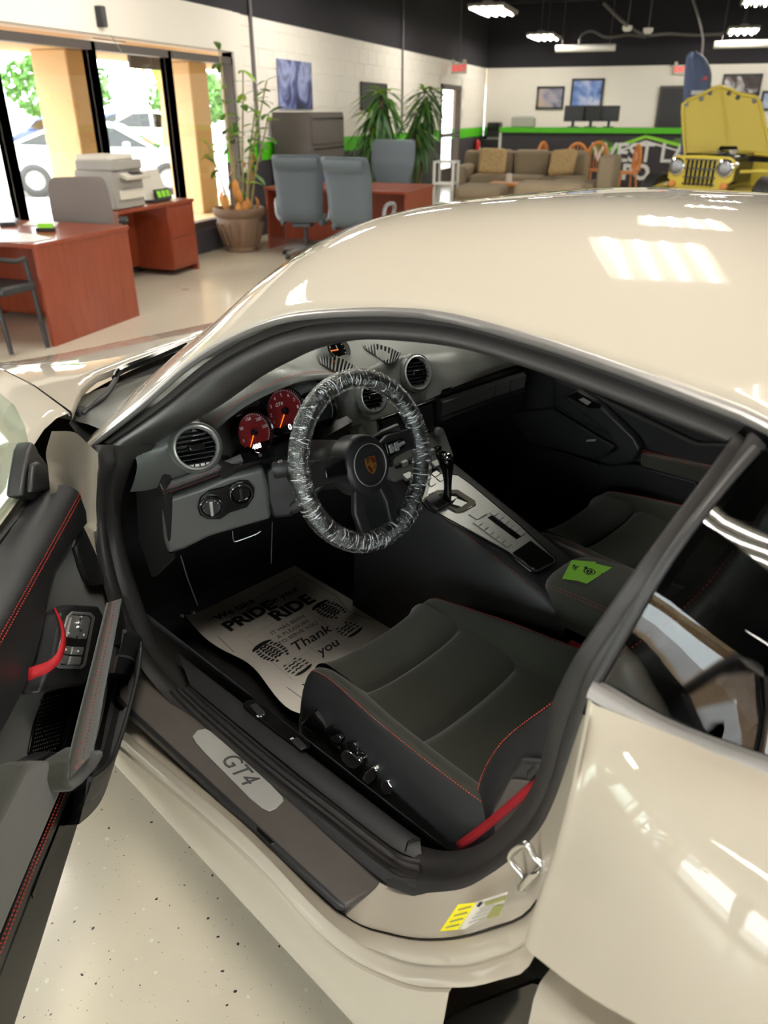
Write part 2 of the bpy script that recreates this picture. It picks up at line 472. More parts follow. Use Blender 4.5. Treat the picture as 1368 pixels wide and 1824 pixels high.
M['blue'] = mat('blue_paint', srgb(50, 84, 160), 0.35, coat=0.6)
M['skin'] = mat('skin', srgb(196, 146, 118), 0.55)
M['shirt'] = mat('black_shirt', (0.012, 0.012, 0.013), 0.9)
M['hair'] = mat('dark_hair', (0.02, 0.015, 0.012), 0.7)
def art_mat(name, cols, scale=3.0, seed=0.0):
    """printed picture: soft colour masses"""
    m = mat(name, cols[0], 0.4); n = m.node_tree.nodes; l = m.node_tree.links; b = n['Principled BSDF']
    tc = n.new('ShaderNodeTexCoord'); mp = n.new('ShaderNodeMapping'); mp.inputs['Location'].default_value = (seed, seed, seed)
    l.new(tc.outputs['Object'], mp.inputs['Vector'])
    nz = n.new('ShaderNodeTexNoise'); nz.inputs['Scale'].default_value = scale; nz.inputs['Detail'].default_value = 4; nz.inputs['Distortion'].default_value = 0.8
    l.new(mp.outputs['Vector'], nz.inputs['Vector'])
    cr = n.new('ShaderNodeValToRGB'); cr.color_ramp.elements[0].position = 0.3; cr.color_ramp.elements[1].position = 0.7
    cr.color_ramp.elements[0].color = cols[0]; cr.color_ramp.elements[1].color = cols[-1]
    for i, c in enumerate(cols[1:-1]):
        e = cr.color_ramp.elements.new(0.3+0.4*(i+1)/(len(cols)-1)); e.color = c
    l.new(nz.outputs['Fac'], cr.inputs['Fac']); l.new(cr.outputs['Color'], b.inputs['Base Color'])
    return m
M['alcantara'] = M['alcantara_lit'] = mat('dark_alcantara', (0.034, 0.036, 0.026), 0.95, sheen=0.30, bump=0.1, bscale=1500, vary=0.22, vscale=12)
# ================================================================== the showroom
XW, YB, ZC, ZW = -5.15, 22.6, 4.1, 2.49      # left wall, back wall, ceiling, top of the white paint
YF, XR = -5.0, 9.5
HEAD = RX(302, 90, XW).z
SILL = 0.27
m1, m2 = RX(165, 72, XW).y, RX(302, 90, XW).y
PITCHW = m2-m1
YE = RX(414, 97, XW).y                        # end of the shopfront
floor = struct(MB().box(((XW+XR)/2-0.1, (YB+YF)/2, -0.05), (XR-XW+0.4, YB-YF+0.4, 0.1)).build('floor', M['floor']), 'polished grey beige concrete floor with dark and white chips')
ceiling = struct(MB().box(((XW+XR)/2, (YB+YF)/2, ZC+0.05), (XR-XW+0.4, YB-YF+0.4, 0.1)).build('ceiling', M['ceil_black']), 'black painted open ceiling deck')
for k in range(15):                            # open-web joists across the hall
    y = -7.5+k*2.0
    mb = MB().box(((XW+XR)/2, y, ZC-0.03), (XR-XW, 0.10, 0.05)).box(((XW+XR)/2, y, ZC-0.42), (XR-XW, 0.10, 0.04))
    n = 24
    for i in range(n):
        a = XW+(XR-XW)*i/n; b = XW+(XR-XW)*(i+1)/n
        za, zb = (ZC-0.42, ZC-0.03) if i % 2 == 0 else (ZC-0.03, ZC-0.42)
        mb.tube([(a, y, za), (b, y, zb)], 0.016, 4)
    mb.build('joist', M['ceil_black'], ceiling)
for k in range(40):                            # ribs of the metal deck
    mb = MB().box(((XW+0.2)+k*0.375, (YB+4)/2+3, ZC-0.012), (0.10, YB-7, 0.03)); mb.build('deck_rib', M['ceil_black'], ceiling)
# --- left wall: shopfront part
wall_left = struct(MB().box((XW-0.1, (YF+YE)/2, (HEAD+ZW)/2+0.03), (0.28, YE-YF, ZW-HEAD-0.06)).build('wall_left', M['wall_white']), 'white painted wall with shopfront windows and block end')
MB().box((XW-0.1, (YF+YB)/2, (ZW+ZC)/2), (0.2, YB-YF, ZC-ZW)).build('black_upper_band', M['ceil_black'], wall_left)
MB().box((XW-0.08, (YF+YE)/2, SILL/2-0.01), (0.24, YE-YF, SILL-0.02)).build('black_curb', M['wall_black'], wall_left, bevel=0.01)
nb = int((YE-YF)/PITCHW)+1
edges = [m1+PITCHW*k for k in range(-12, 2) if m1+PITCHW*k > YF+0.3]+[YE]
edges = [YF]+edges
for i in range(len(edges)-1):
    a, b = edges[i], edges[i+1]
    w = struct(empty('window_%d' % (i+1), (XW-0.06, (a+b)/2, SILL)))
    mb = MB()
    t = 0.055
    for y in (a-w.location.y, b-w.location.y):
        mb.box((0, y, (HEAD-SILL)/2), (0.11, t, HEAD-SILL))
    mb.box((0, 0, HEAD-SILL-0.03), (0.11, b-a, 0.07)).box((0, 0, 0.03), (0.11, b-a, 0.07))
    mb.build('window_frame', M['alu_dark'], w)
    MB().box((0, 0, (HEAD-SILL)/2), (0.006, b-a-t, HEAD-SILL-0.1)).build('pane', M['storeglass'], w)
# --- left wall: painted block part
DY0, DY1 = RX(786, 150, XW).y, RX(821, 160, XW).y     # glass door
DZ = 2.02
for a, b in ((YE, DY0), (DY1, YB)):
    MB().box((XW-0.1, (a+b)/2, (1.12+ZW)/2), (0.186, b-a, ZW-1.12)).build('joint_backing', M['mortar'], wall_left)
    MB().box((XW-0.1, (a+b)/2, 1.015), (0.186, b-a, 0.21)).build('stripe_backing', M['wall_green'], wall_left)
    MB().box((XW-0.1, (a+b)/2, 0.455), (0.2, b-a, 0.91)).build('black_dado', M['wall_black'], wall_left)
MB().box((XW-0.1, (DY0+DY1)/2, (DZ+ZW)/2), (0.18, DY1-DY0, ZW-DZ)).build('door_lintel', M['wall_white'], wall_left)
BL, BH = 0.41, 0.21
def block_mesh(name, l, h, m):
    c = 0.006
    vs = [(0, -l/2, -h/2), (0, l/2, -h/2), (0, l/2, h/2), (0, -l/2, h/2), (0.007, -l/2+c, -h/2+c), (0.007, l/2-c, -h/2+c), (0.007, l/2-c, h/2-c), (0.007, -l/2+c, h/2-c)]
    me = bpy.data.meshes.new(name); me.from_pydata(vs, [], [[4, 5, 6, 7], [0, 1, 5, 4], [1, 2, 6, 5], [2, 3, 7, 6], [3, 0, 4, 7]]); me.materials.append(m)
    return me
bm_w = block_mesh('block', BL-0.004, BH-0.004, M['wall_white']); bm_g = block_mesh('block', BL-0.004, BH-0.004, M['wall_green'])
bm_t = block_mesh('block', BL-0.004, 0.106, M['wall_white'])
for r in range(8):
    z = 1.015+BH*r
    me = bm_g if r == 0 else (bm_t if r == 7 else bm_w)
    if r == 7: z = 2.38+0.054
    y = YE+0.24+(BL/2 if r % 2 else 0)
    while y < YB-BL/2:
        if not (DY0-BL*0.6 < y < DY1+BL*0.6 and z < DZ+0.12):
            o = bpy.data.objects.new('block', me); COL.objects.link(o); o.location = (XW-0.007, y, z); o.parent = wall_left
        y += BL
# pilaster at the end of the shopfront
MB().box((XW-0.06, YE+0.1, ZW/2+0.4), (0.17, 0.2, ZW-0.8)).build('pilaster', M['wall_white'], wall_left)
# --- glass exit door in the left wall
d1 = struct(empty('door_1', (XW-0.08, (DY0+DY1)/2, 0)))
dw = DY1-DY0
mb = MB()
for s in (-1, 1): mb.box((0.04, s*(dw/2-0.05), DZ/2), (0.12, 0.10, DZ))
mb.box((0.04, 0, DZ-0.05), (0.12, dw, 0.10)).box((0.02, 0, 0.15), (0.06, dw-0.2, 0.3)).box((0.02, 0, 1.0), (0.06, dw-0.2, 0.08))
mb.build('door_frame', M['alu_dark'], d1)
MB().box((0, 0, DZ/2+0.1), (0.006, dw-0.2, DZ-0.3)).build('pane', M['storeglass'], d1)
MB().tube([(0.09, -dw/2+0.22, 1.0), (0.12, -dw/2+0.22, 1.0), (0.12, dw/2-0.22, 1.0), (0.09, dw/2-0.22, 1.0)], 0.015, 6).build('push_bar', M['silverplas'], d1)
# --- back, right and front walls
wall_back = struct(MB().box(((XW+XR)/2, YB+0.1, (1.12+ZW)/2), (XR-XW, 0.2, ZW-1.12)).build('wall_back', M['wall_white']), 'white painted block wall behind the reception counter')
MB().box(((XW+XR)/2, YB+0.1, 1.015), (XR-XW, 0.2, 0.21)).build('green_stripe', M['wall_green'], wall_back)
MB().box(((XW+XR)/2, YB+0.1, 0.455), (XR-XW, 0.2, 0.91)).build('black_dado', M['wall_black'], wall_back)
MB().box(((XW+XR)/2, YB+0.1, (ZW+ZC)/2), (XR-XW, 0.2, ZC-ZW)).build('black_upper_band', M['ceil_black'], wall_back)
wall_right = struct(MB().box((XR+0.1, (YF+YB)/2, ZW/2), (0.2, YB-YF, ZW)).build('wall_right', M['wall_white']))
MB().box((XR+0.1, (YF+YB)/2, (ZW+ZC)/2), (0.2, YB-YF, ZC-ZW)).build('black_upper_band', M['ceil_black'], wall_right)
wall_front = struct(MB().box(((XW+XR)/2, YF-0.1, (2.35+ZC)/2), (XR-XW, 0.2, ZC-2.35)).build('wall_front', M['ceil_black']), 'wall with shopfront windows behind the photographer')
MB().box(((XW+XR)/2, YF-0.08, 0.13), (XR-XW, 0.2, 0.26)).build('black_curb', M['wall_black'], wall_front)
for k in range(8):
    a = XW+(XR-XW)*k/8; b = XW+(XR-XW)*(k+1)/8
    w = struct(empty('window_%d' % (30+k), ((a+b)/2, YF-0.06, 0.26)))
    mb = MB()
    for x in (a, b): mb.box((x-w.location.x, 0, 1.045), (0.055, 0.11, 2.09))
    mb.box((0, 0, 2.06), (b-a, 0.11, 0.07)).box((0, 0, 0.03), (b-a, 0.11, 0.07))
    mb.build('window_frame', M['alu_dark'], w)
    MB().box((0, 0, 1.045), (b-a-0.055, 0.006, 1.99)).build('pane', M['storeglass'], w)

# ------------------------------------------------------------------ ceiling lights
LZ = RY(965, 68, 20.9).z
def fixture():
    e = empty('ceiling_light')
    MB().box((0, 0, 0.05), (0.62, 1.26, 0.05)).box((0, 0, 0.09), (0.16, 1.1, 0.05)).build('housing', M['reflector'], e, bevel=0.008)
    for i in range(4):
        x = -0.215+0.143*i
        MB().tube([(x, -0.58, 0), (x, 0.58, 0)], 0.016, 8).build('tube', M['tube'], e)
    for x in (-0.29, -0.143, 0, 0.143, 0.29):
        MB().box((x, 0, 0.02), (0.006, 1.2, 0.05)).build('reflector_fin', M['reflector'], e)
    for y in (-0.5, 0.5):
        MB().tube([(0, y, 0.1), (0, y, ZC-LZ)], 0.006, 4).build('hanger', M['conduit'], e)
    return e
f0 = fixture()
spots = [(-3.4, -2.6), (-3.35, 2.2), (-3.4, 6.0), (-3.45, 10.15), (-3.45, 15.4), (-3.45, 20.9),
         (-.15, .5), (-.30, 2.95), (-.05, 5.2), (.35, 9.8), (.82, 15.4), (.82, 20.9),
         (5.1, -3.6), (5.1, -.15), (5.1, 5.0), (5.1, 10.15), (5.1, 15.4), (5.1, 20.9)]
side = {0: 'in the row nearest the windows', 1: 'in the middle row', 2: 'in the row farthest from the windows'}
ordn = ['first', 'second', 'third', 'fourth', 'fifth', 'sixth']
for i, (x, y) in enumerate(spots):
    e = f0 if i == 0 else copy_tree(f0)
    e.location = (x, y, LZ)
    tag(e, 'hanging four-tube fluorescent light %s, %s from the counter wall' % (side[i//6], ordn[5-i % 6]), 'ceiling light', 'hanging fluorescent lights')
# ================================================================== the sports car (built in its own frame: x nose, y left, z up)
CAR = empty('sports_car', CORG, math.atan2(CFX.y, CFX.x))
tag(CAR, 'beige two-seat sports coupe in the foreground with its driver door open', 'car')
# ---- greenhouse: roof, pillars and windscreen share one surface
TR = [(.47,.752,.775),(.426,.737,.814),(.276,.689,.925),(.181,.638,1.011),(.096,.605,1.067),(-.002,.578,1.113),(-.099,.562,1.14),(-.244,.545,1.165),(-.355,.536,1.173),(-.498,.54,1.169),(-.622,.549,1.161),(-.727,.555,1.15),(-.802,.562,1.14),(-.95,.58,1.10),(-1.15,.61,1.03),(-1.35,.65,.95),(-1.6,.66,.90)]
CN = [(.82,.80),(.76,.845),(.58,.968),(.45,1.052),(.32,1.137),(.17,1.215),(.02,1.262),(-.15,1.285),(-.30,1.295),(-.47,1.298),(-.61,1.296),(-.72,1.292),(-.80,1.288),(-.96,1.27),(-1.17,1.22),(-1.4,1.14),(-1.75,.98)]
PW = [6,6,6,6,6,5.5,4.5,3.6,3.2,3,3,3,3,3,3,3,3]
ts = [i/5 for i in range(5*(len(TR)-1)+1)]
TRf = spline_at(TR, ts); CNf = spline_at([(a, 0, b) for a, b in CN], ts); PWf = [interp(t, list(range(len(PW))), PW) for t in ts]
NC = 48
rows = []
for t, c, p in zip(TRf, CNf, PWf):
    r = []
    for j in range(NC+1):
        k = 1-2*j/NC; k = math.copysign(abs(k)**0.7, k) if k else 0.0
        a = abs(k); r.append(V((c.x+(t.x-c.x)*a**2.2, t.y*k, c.z-(c.z-t.z)*a**p)))
    rows.append(r)
body, screen, rear = MB(), MB(), MB()
vs = [p for r in rows for p in r]
bf, wf, rf = [], [], []
for i in range(len(rows)-1):
    for j in range(NC):
        f = [i*(NC+1)+j, i*(NC+1)+j+1, (i+1)*(NC+1)+j+1, (i+1)*(NC+1)+j]
        k = abs(rows[i][j].y+rows[i][j+1].y)/2/TRf[i].y
        xc = CNf[i].x
        if xc > .13 and k < .76: wf.append(f)
        elif xc < -1.12 and k < .72: rf.append(f)
        else: bf.append(f)
MB().add(vs, bf).build('roof_panel', M['paint'], CAR, smooth=60, solid=0.006)
MB().add(vs, wf).build('windscreen', M['autoglass'], CAR, smooth=60)
MB().add(vs, rf).build('rear_window', M['privacy'], CAR, smooth=60)
# headliner just under the roof skin
hl = [[p+V((0, -0.012*(1 if p.y > 0 else -1), -0.03)) for p in r] for r, c in zip(rows, CNf) if -1.3 < c.x < .13]
MB().grid(hl).build('headliner', M['liner'], CAR, smooth=60)

# bowed side glass line: y as a function of height
def side_y(z):
    k = min(max((z-.88)/.25, 0), 1.15)
    return .755-.199*(.34*k+.66*k**5)
def SD(u, v, off=0.0):
    d = cray(u, v).normalized(); t = .3
    while t < 3:
        p = CEYE+d*t
        if p.y < side_y(p.z)+off: return p
        t += .0008
    return p
# ---- door opening: loops given as (u, v, y) sight points on the car's side
def sp(l): return [CY(u, v, y) for u, v, y in l]
TRp = [(250,720),(330,650),(400,605),(480,570),(560,555),(690,550),(800,560),(950,600),(1100,650),(1250,705)]
UP_O = [V(p) for p in TR[1:12]]+[V((-.79,.56,1.142))]
UP_I = [CY(258,792,.70), CY(345,742,.655), CY(430,685,.60), CY(500,648,.572), CY(560,624,.555), CY(650,609,.532), CY(740,613,.522), CY(850,630,.518), CY(990,674,.523), CY(1100,716,.529), CY(1230,765,.534), CY(1290,783,.538)]
NS = 60
O = catmull(UP_O, NS); I = catmull(UP_I, NS)
def band(name, prof, m, O=O, I=I, out=None, smooth=50):
    """prof: list of (k across from outer to inner, lift outwards)"""
    rows = []
    for k, l in prof:
        r = []
        for i, (a, b) in enumerate(zip(O, I)):
            ta = (O[min(i+1, len(O)-1)]-O[max(i-1, 0)])
            n = ta.cross(b-a).normalized()
            if n.dot(CEYE-a) < 0: n = -n
            r.append(a.lerp(b, k)+n*l)
        rows.append(r)
    return MB().grid(rows).build(name, m, CAR, smooth=smooth)
Om = catmull([V(p) for p in TR[1:16]], 80)
Im = [a+V((0, -.006, -.050)) if a.x < .1 else a+V((-.01, -.02, -.045)) for a in Om]
band('roof_rail_moulding', [(-.03,-.004),(-.02,.003),(.03,.006),(.14,.006),(.23,.002),(.25,-.008)], M['moulding'], Om, Im)
band('upper_door_seal', [(.18,-.010),(.22,-.008),(.30,-.004),(.36,.001),(.40,-.004),(.45,.003),(.52,.011),(.62,.015),(.74,.014),(.86,.007),(.95,-.002),(1.0,-.012),(1.02,-.03)], M['rubber'])
# rear leg of the seal: from the upper corner down the B-pillar and round the lower rear corner to the sill
R_O = [SD(1352,778), SD(1338,800), SD(1290,868), SD(1180,1025), SD(1100,1142), SD(1062,1200)]+sp([(1046,1248,.752),(1028,1300,.756),(1008,1365,.76),(985,1432,.765),(945,1497,.77),(875,1556,.775),(803,1587,.78),(742,1582,.783),(688,1563,.785)])
R_I = [CY(1292,782,.538), CY(1300,797,.541), SD(1262,848,-.030), SD(1135,1018,-.040), SD(1050,1135,-.045), SD(1008,1195,-.055)]+sp([(988,1240,.686),(982,1290,.684),(974,1335,.682),(958,1385,.678),(925,1440,.672),(872,1490,.668),(815,1510,.667),(768,1505,.668),(735,1493,.67)])
Or, Ir = catmull(R_O, 60), catmull(R_I, 60)
band('rear_door_seal', [(-.02,-.012),(.02,.0),(.10,.006),(.24,.005),(.32,-.004),(.38,-.005),(.44,.004),(.56,.011),(.72,.010),(.86,.004),(.96,-.006),(1.0,-.02)], M['rubber'], Or, Ir)
# front leg: A-pillar foot down to the sill
F_O = sp([(160,792,.737),(174,828,.742),(167,868,.748),(168,915,.755),(178,976,.763),(193,1040,.771),(211,1097,.777),(233,1143,.781),(262,1186,.784),(300,1233,.785),(350,1283,.785)])
F_I = sp([(262,792,.700),(234,840,.69),(222,885,.685),(220,931,.684),(232,991,.684),(250,1051,.684),(266,1097,.682),(288,1150,.68),(325,1185,.676),(362,1215,.674),(410,1252,.673)])
Of, If = catmull(F_O, 44), catmull(F_I, 44)
band('front_door_seal', [(-.02,-.012),(.02,.0),(.12,.006),(.26,.005),(.34,-.004),(.40,-.004),(.46,.004),(.58,.012),(.74,.010),(.88,.003),(.96,-.006),(1.0,-.02)], M['rubber'], Of, If)
# sill: rubber strip and inner plastic scuff strip
S_O = sp([(300,1233,.785),(350,1283,.785),(460,1380,.785),(575,1472,.785),(688,1563,.785),(742,1582,.783)])
S_M = [CZ(340,1225,.345), CZ(392,1268,.345), CZ(500,1357,.345), CZ(610,1445,.345), CZ(705,1517,.345), CZ(752,1535,.345)]
So, Sm = catmull(S_O, 40), catmull(S_M, 40)
band('sill_rubber_strip', [(0,-.012),(.03,.0),(.14,.007),(.26,.004),(.34,.000),(.40,.006),(.50,.006),(.56,.001),(.62,.007),(.74,.009),(.82,.004),(.88,.008),(.97,.004),(1.0,-.004)], M['rubber'], So, Sm)
S_I = [CZ(318,1163,.352), CZ(372,1205,.352), CZ(478,1287,.352), CZ(590,1374,.352), CZ(700,1458,.352), CZ(748,1494,.352)]
Si = catmull(S_I, 40)
sill_in = band('inner_sill_trim', [(0,-.004),(.03,.004),(.30,.008),(.80,.008),(.94,.005),(1.0,-.003),(1.03,-.03),(1.06,-.14)], M['plastic'], Sm, Si)
MB().tube([CZ(722,1516,.356), CZ(726,1500,.362), CZ(738,1494,.364), CZ(750,1494,.362)], 0.0012, 6).build('trim_joint', M['gloss'], sill_in)
# ---- hood and fuel-flap release switches let into the sill
sw = [CZ(u, v, .358) for u, v in [(436,1256),(452,1252),(468,1262),(548,1326),(549,1335),(534,1339),(516,1326),(440,1268)]]
MB().prism([p+V((0, 0, .004)) for p in catmull(sw, 40, True)], (0, 0, .005)).build('release_switch_panel', M['gloss'], sill_in, bevel=0.001)
for (u, v), (u2, v2), lab in (((450,1261),(466,1272),'bonnet'), ((524,1322),(540,1333),'boot')):
    q = [CZ(u-6, v-2, .3685), CZ(u+6, v-7, .3685), CZ(u2+7, v2-1, .3685), CZ(u2-4, v2+5, .3685)]
    MB().prism(q, (0, 0, .004)).build('release_switch', M['plastic'], sill_in, bevel=0.0015)
for (u, v) in ((463,1275),(467,1271),(523,1316)):
    a = CZ(u, v, .368)
    MB().box(a, (.009, .003, .0012), Matrix.Rotation(.3, 3, 'Z')).box(a+V((.002, .004, 0)), (.006, .002, .0012)).build('release_symbol', M['white_print'], sill_in)
# ---- black tread plate with the silver badge
P1 = [CZ(u, v, .33) for u, v in [(215,1188),(240,1178),(688,1562),(690,1567),(612,1613),(604,1606),(232,1262),(212,1240)]]
tread = MB().prism(P1, (0, 0, -.012)).build('tread_plate', M['sillplastic'], CAR, bevel=0.003)
P2 = [CZ(232,1262,.33), CZ(604,1606,.33), CZ(612,1613,.33), CZ(616,1622,.315), CZ(600,1620,.312), CZ(222,1272,.310)]
MB().grid([[CZ(205,1238,.330), CZ(232,1262,.3302), CZ(418,1434,.3302), CZ(604,1606,.3302), CZ(612,1613,.330)], [CZ(200,1248,.318), CZ(228,1276,.312), CZ(414,1450,.312), CZ(600,1620,.312), CZ(614,1623,.318)]]).build('tread_plate_lip', M['plastic'], CAR, smooth=40, solid=0.004)
bd = [(343,1313),(352,1302),(366,1299),(382,1307),(416,1336),(452,1370),(484,1400),(503,1420),(505,1428),(492,1441),(480,1446),(467,1440),(446,1423),(420,1397),(392,1369),(366,1343),(350,1325)]
badge = MB().prism([CZ(u, v, .3305) for u, v in bd], (0, 0, .0022)).build('badge_plate', M['alu_plate'], tread, bevel=0.0008)
gd = (CZ(444,1390,.333)-CZ(404,1346,.333))
text_mesh('badge_lettering', 'GT4', M['grey_letter'], badge, 0.047, CZ(424,1369,.3335), gd, V((gd.y*-1, gd.x, 0))*(-1 if gd.x > 0 else 1), bold=0.0, depth=0.0006, shear=0.25, spacing=1.05)
# drain slot in the plate's outer edge
MB().prism([CZ(u, v, .327) for u, v in [(457,1472),(464,1470),(489,1497),(488,1505),(480,1503),(458,1481)]], (0, 0, .002)).build('drain_slot', M['gloss'], CAR, bevel=0.0008)

# ---- painted jamb under and behind the plate (rows run from the seal outwards)
r0 = sp([(262,1186,.784),(430,1357,.785),(560,1460,.785),(688,1563,.785),(803,1587,.78),(875,1556,.775),(945,1497,.77),(985,1432,.765),(1030,1300,.756),(1050,1244,.75)])
r0 = [p+V((0, 0, -.035)) if i < 3 else (p+V((0, 0, -.02)) if i == 3 else p) for i, p in enumerate(r0)]
rA = sp([(222,1274,.850),(430,1453,.850),(600,1620,.850),(700,1664,.845),(790,1672,.835),(875,1653,.825),(945,1620,.818),(992,1515,.812),(1030,1345,.79),(1050,1262,.765)])
rB = sp([(216,1300,.880),(430,1484,.880),(590,1648,.880),(700,1708,.868),(805,1722,.860),(885,1705,.850),(946,1668,.840),(995,1530,.832),(1034,1345,.80),(1052,1260,.768)])
rC = sp([(208,1322,.888),(430,1512,.888),(580,1672,.888),(710,1746,.880),(815,1758,.874),(890,1744,.866),(948,1712,.856),(998,1540,.846),(1038,1345,.808),(1055,1258,.77)])
N = 64
def row(l): return catmull(l, N)
def edge_round(a, b, k, lift): return [p.lerp(q, k)+lift for p, q in zip(a, b)]
R0, RA, RB, RC = map(row, (r0, rA, rB, rC))
inn = V((0, -.004, -.003))
MB().grid([R0, edge_round(R0, RA, .5, V((0, .003, -.002))), edge_round(R0, RA, .93, V((0, 0, 0))), RA]).build('door_jamb', M['paint'], CAR, smooth=70)
MB().grid([edge_round(RA, RB, .02, inn*1.2), edge_round(RA, RB, .12, V((0, .001, .001))), edge_round(RA, RB, .55, V((0, .003, .002))), edge_round(RA, RB, .9, V((0, .001, .001))), edge_round(RA, RB, 1, inn)]).build('jamb_step', M['paint'], CAR, smooth=70)
MB().grid([edge_round(RA, RB, 1, inn), edge_round(RB, RC, .25, inn*.6), edge_round(RB, RC, .6, V((0, .002, .002))), edge_round(RB, RC, 1, V((0, .001, 0)))]).build('jamb_step', M['paint'], CAR, smooth=70)
MB().tube([p+V((0, .0006, .0006)) for p in RA[14:52]], 0.0012, 5).build('jamb_seam', M['gloss'], CAR)
# outer rocker skin below the door, running back to the rear wheel
ro = []
for p in [V((.60, .888, .215)), V((.42, .888, .215))]+[q for q in RC if q.x > -.685 and q.z < .44]:
    x = p.x; zt = p.z; yt = p.y
    yb = interp(x, [-.8,-.5,.55], [.905,.898,.894])
    zm = min(zt-.012, .20 if zt < .30 else .21)
    ro.append([V((x, yt-.004, zt+.001)), V((x, yt+.006, zt-.004)), V((x, max(yt+.006, yb-.008), (zt*.5+zm*.5))), V((x, yb, zm)), V((x, yb+.006, min(.176, zm-.01))), V((x, yb+.002, .160)), V((x, yb-.03, .154)), V((x, yb-.09, .152)), V((x, yb-.30, .145))])
rof = [[r[k] for r in ro] for k in range(9)]
MB().grid(rof).build('rocker_panel', M['paint'], CAR, smooth=40)
# ---- striker loop and certification sticker on the jamb
sk = [CY(u, v, .80) for u, v in [(938,1582),(932,1560),(915,1540),(908,1528),(915,1515),(932,1504),(942,1506),(952,1527),(966,1540),(955,1555)]]
MB().tube(catmull(sk[0:2]+sk[2:8]+sk[8:], 40, True), 0.0042, 8, closed=True).build('lock_striker', M['steel'], CAR, smooth=60)
MB().prism([CY(u, v, .806) for u, v in [(924,1575),(946,1552),(964,1548),(962,1558),(935,1585),(925,1584)]], (0, .005, 0)).build('striker_base', M['steel'], CAR, bevel=0.002)
def sticker(name, px, m, off, par=CAR, ydep=.815):
    q = [CY(u, v, ydep+off) for u, v in px]
    return MB().prism(q, V((.0004, .0006, .0004))).build(name, m, par)
ST = sticker('certification_label', [(786,1658),(818,1611),(850,1606),(905,1589),(896,1612),(828,1655)], M['label_white'], .011)
sticker('label_yellow_panel', [(784,1659),(817,1611),(848,1608),(816,1656)], M['yellow'], .0135, ST)
sticker('label_olive_box', [(866,1637),(880,1615),(898,1611),(888,1632)], M['label_olive'], .0135, ST)
sticker('label_olive_strip', [(862,1609),(900,1597),(905,1602),(866,1613)], M['label_olive'], .0135, ST)
sticker('label_dark_logo', [(849,1614),(856,1607),(860,1609),(853,1616)], M['black_print'], .0135, ST)
for k in range(4):
    a = .15+.22*k
    u0, v0 = 817+(784-817)*a, 1611+(1659-1611)*a; u1, v1 = 848+(816-848)*a, 1608+(1656-1608)*a
    sticker('label_text_line', [(u0+4, v0+4), (u0+5.5, v0+1.5), (u1-3, v1-1), (u1-4.5, v1+1.5)], M['label_olive'], .0143, ST)
for k in range(4):
    a = .12+.23*k
    u0, v0 = 856+(826-856)*a, 1616+(1652-1616)*a; u1, v1 = 884-8*a+(868-884)*a, 1608+(1642-1608)*a
    sticker('label_text_line', [(u0+3, v0), (u0+3.8, v0-1.6), (u1-1, v1-1.6), (u1-2, v1)], M['greyplas'], .0143, ST)

# ---- rear quarter panel
Q = sp([(1062,1256,.772),(1054,1310,.79),(1042,1370,.812),(1024,1450,.835),(996,1550,.855),(964,1640,.868),(946,1698,.876)])
stn = [
 (-.86, [(.768,.892),(.795,.886),(.828,.868),(.855,.820),(.872,.755),(.884,.695),(.892,.640)]),
 (-.98, [(.772,.915),(.803,.908),(.842,.886),(.873,.838),(.894,.785),(.906,.740),(.913,.705)]),
 (-1.15,[(.768,.940),(.806,.934),(.856,.908),(.894,.858),(.912,.805),(.922,.765),(.928,.735)]),
 (-1.35,[(.745,.958),(.795,.952),(.858,.925),(.906,.868),(.926,.805),(.934,.755),(.938,.715)]),
 (-1.6, [(.690,.962),(.750,.958),(.828,.930),(.888,.866),(.914,.790),(.922,.735),(.926,.690)]),
 (-1.95,[(.56,.95),(.64,.945),(.73,.92),(.80,.860),(.84,.78),(.85,.72),(.85,.67)]),
 (-2.3, [(.40,.88),(.48,.875),(.57,.85),(.64,.80),(.68,.73),(.69,.69),(.69,.65)])]
cols = [[Q[k]]+[V((x, pr[k][0], pr[k][1])) for x, pr in stn] for k in range(7)]
colf = [spline_at(c, [i/6 for i in range(6*len(stn)+1)]) for c in cols]
surf = [spline_at([c[i] for c in colf], [j/4 for j in range(25)]) for i in range(len(colf[0]))]
# rolled front edge of the panel
lead = [[p+V((.016, -.014, 0)) for p in surf[0]], [p+V((.012, -.004, 0)) for p in surf[0]], [p+V((.004, -.0005, 0)) for p in surf[0]]]
MB().grid([[p+V((.002, -.03, 0)) for p in surf[0]]]+lead+surf).build('rear_quarter_panel', M['paint'], CAR, smooth=60)
# under the crease: shaded return, dark side intake and lower skin
cre = [s[-1] for s in surf]
MB().grid([cre, [p+V((0, -.003, -.004)) for p in cre], [p+V((0, -.030, -.018)) for p in cre], [p+V((0, -.045, -.050)) for p in cre], [p+V((0, -.06, -.085)) for p in cre]]).build('quarter_return', M['paint'], CAR, smooth=50)
low = [p+V((-.010, -.010, -.056)) for p in cre]
MB().grid([[p+V((.0, -.03, .004)) for p in low], [p+V((0, -.006, .002)) for p in low], low, [p+V((0, .008, -.02)) for p in low], [p+V((0, .014, -.10)) for p in low], [p+V((0, .010, -.22)) for p in low], [V((p.x, p.y-.01, .17)) for p in low]]).build('lower_quarter_panel', M['paint'], CAR, smooth=50)
MB().prism([CY(u, v, .80) for u, v in [(770,1830),(835,1795),(948,1752),(985,1760),(990,1900),(770,1900)]], (0, -.01, 0)).build('side_intake', M['gloss'], CAR)

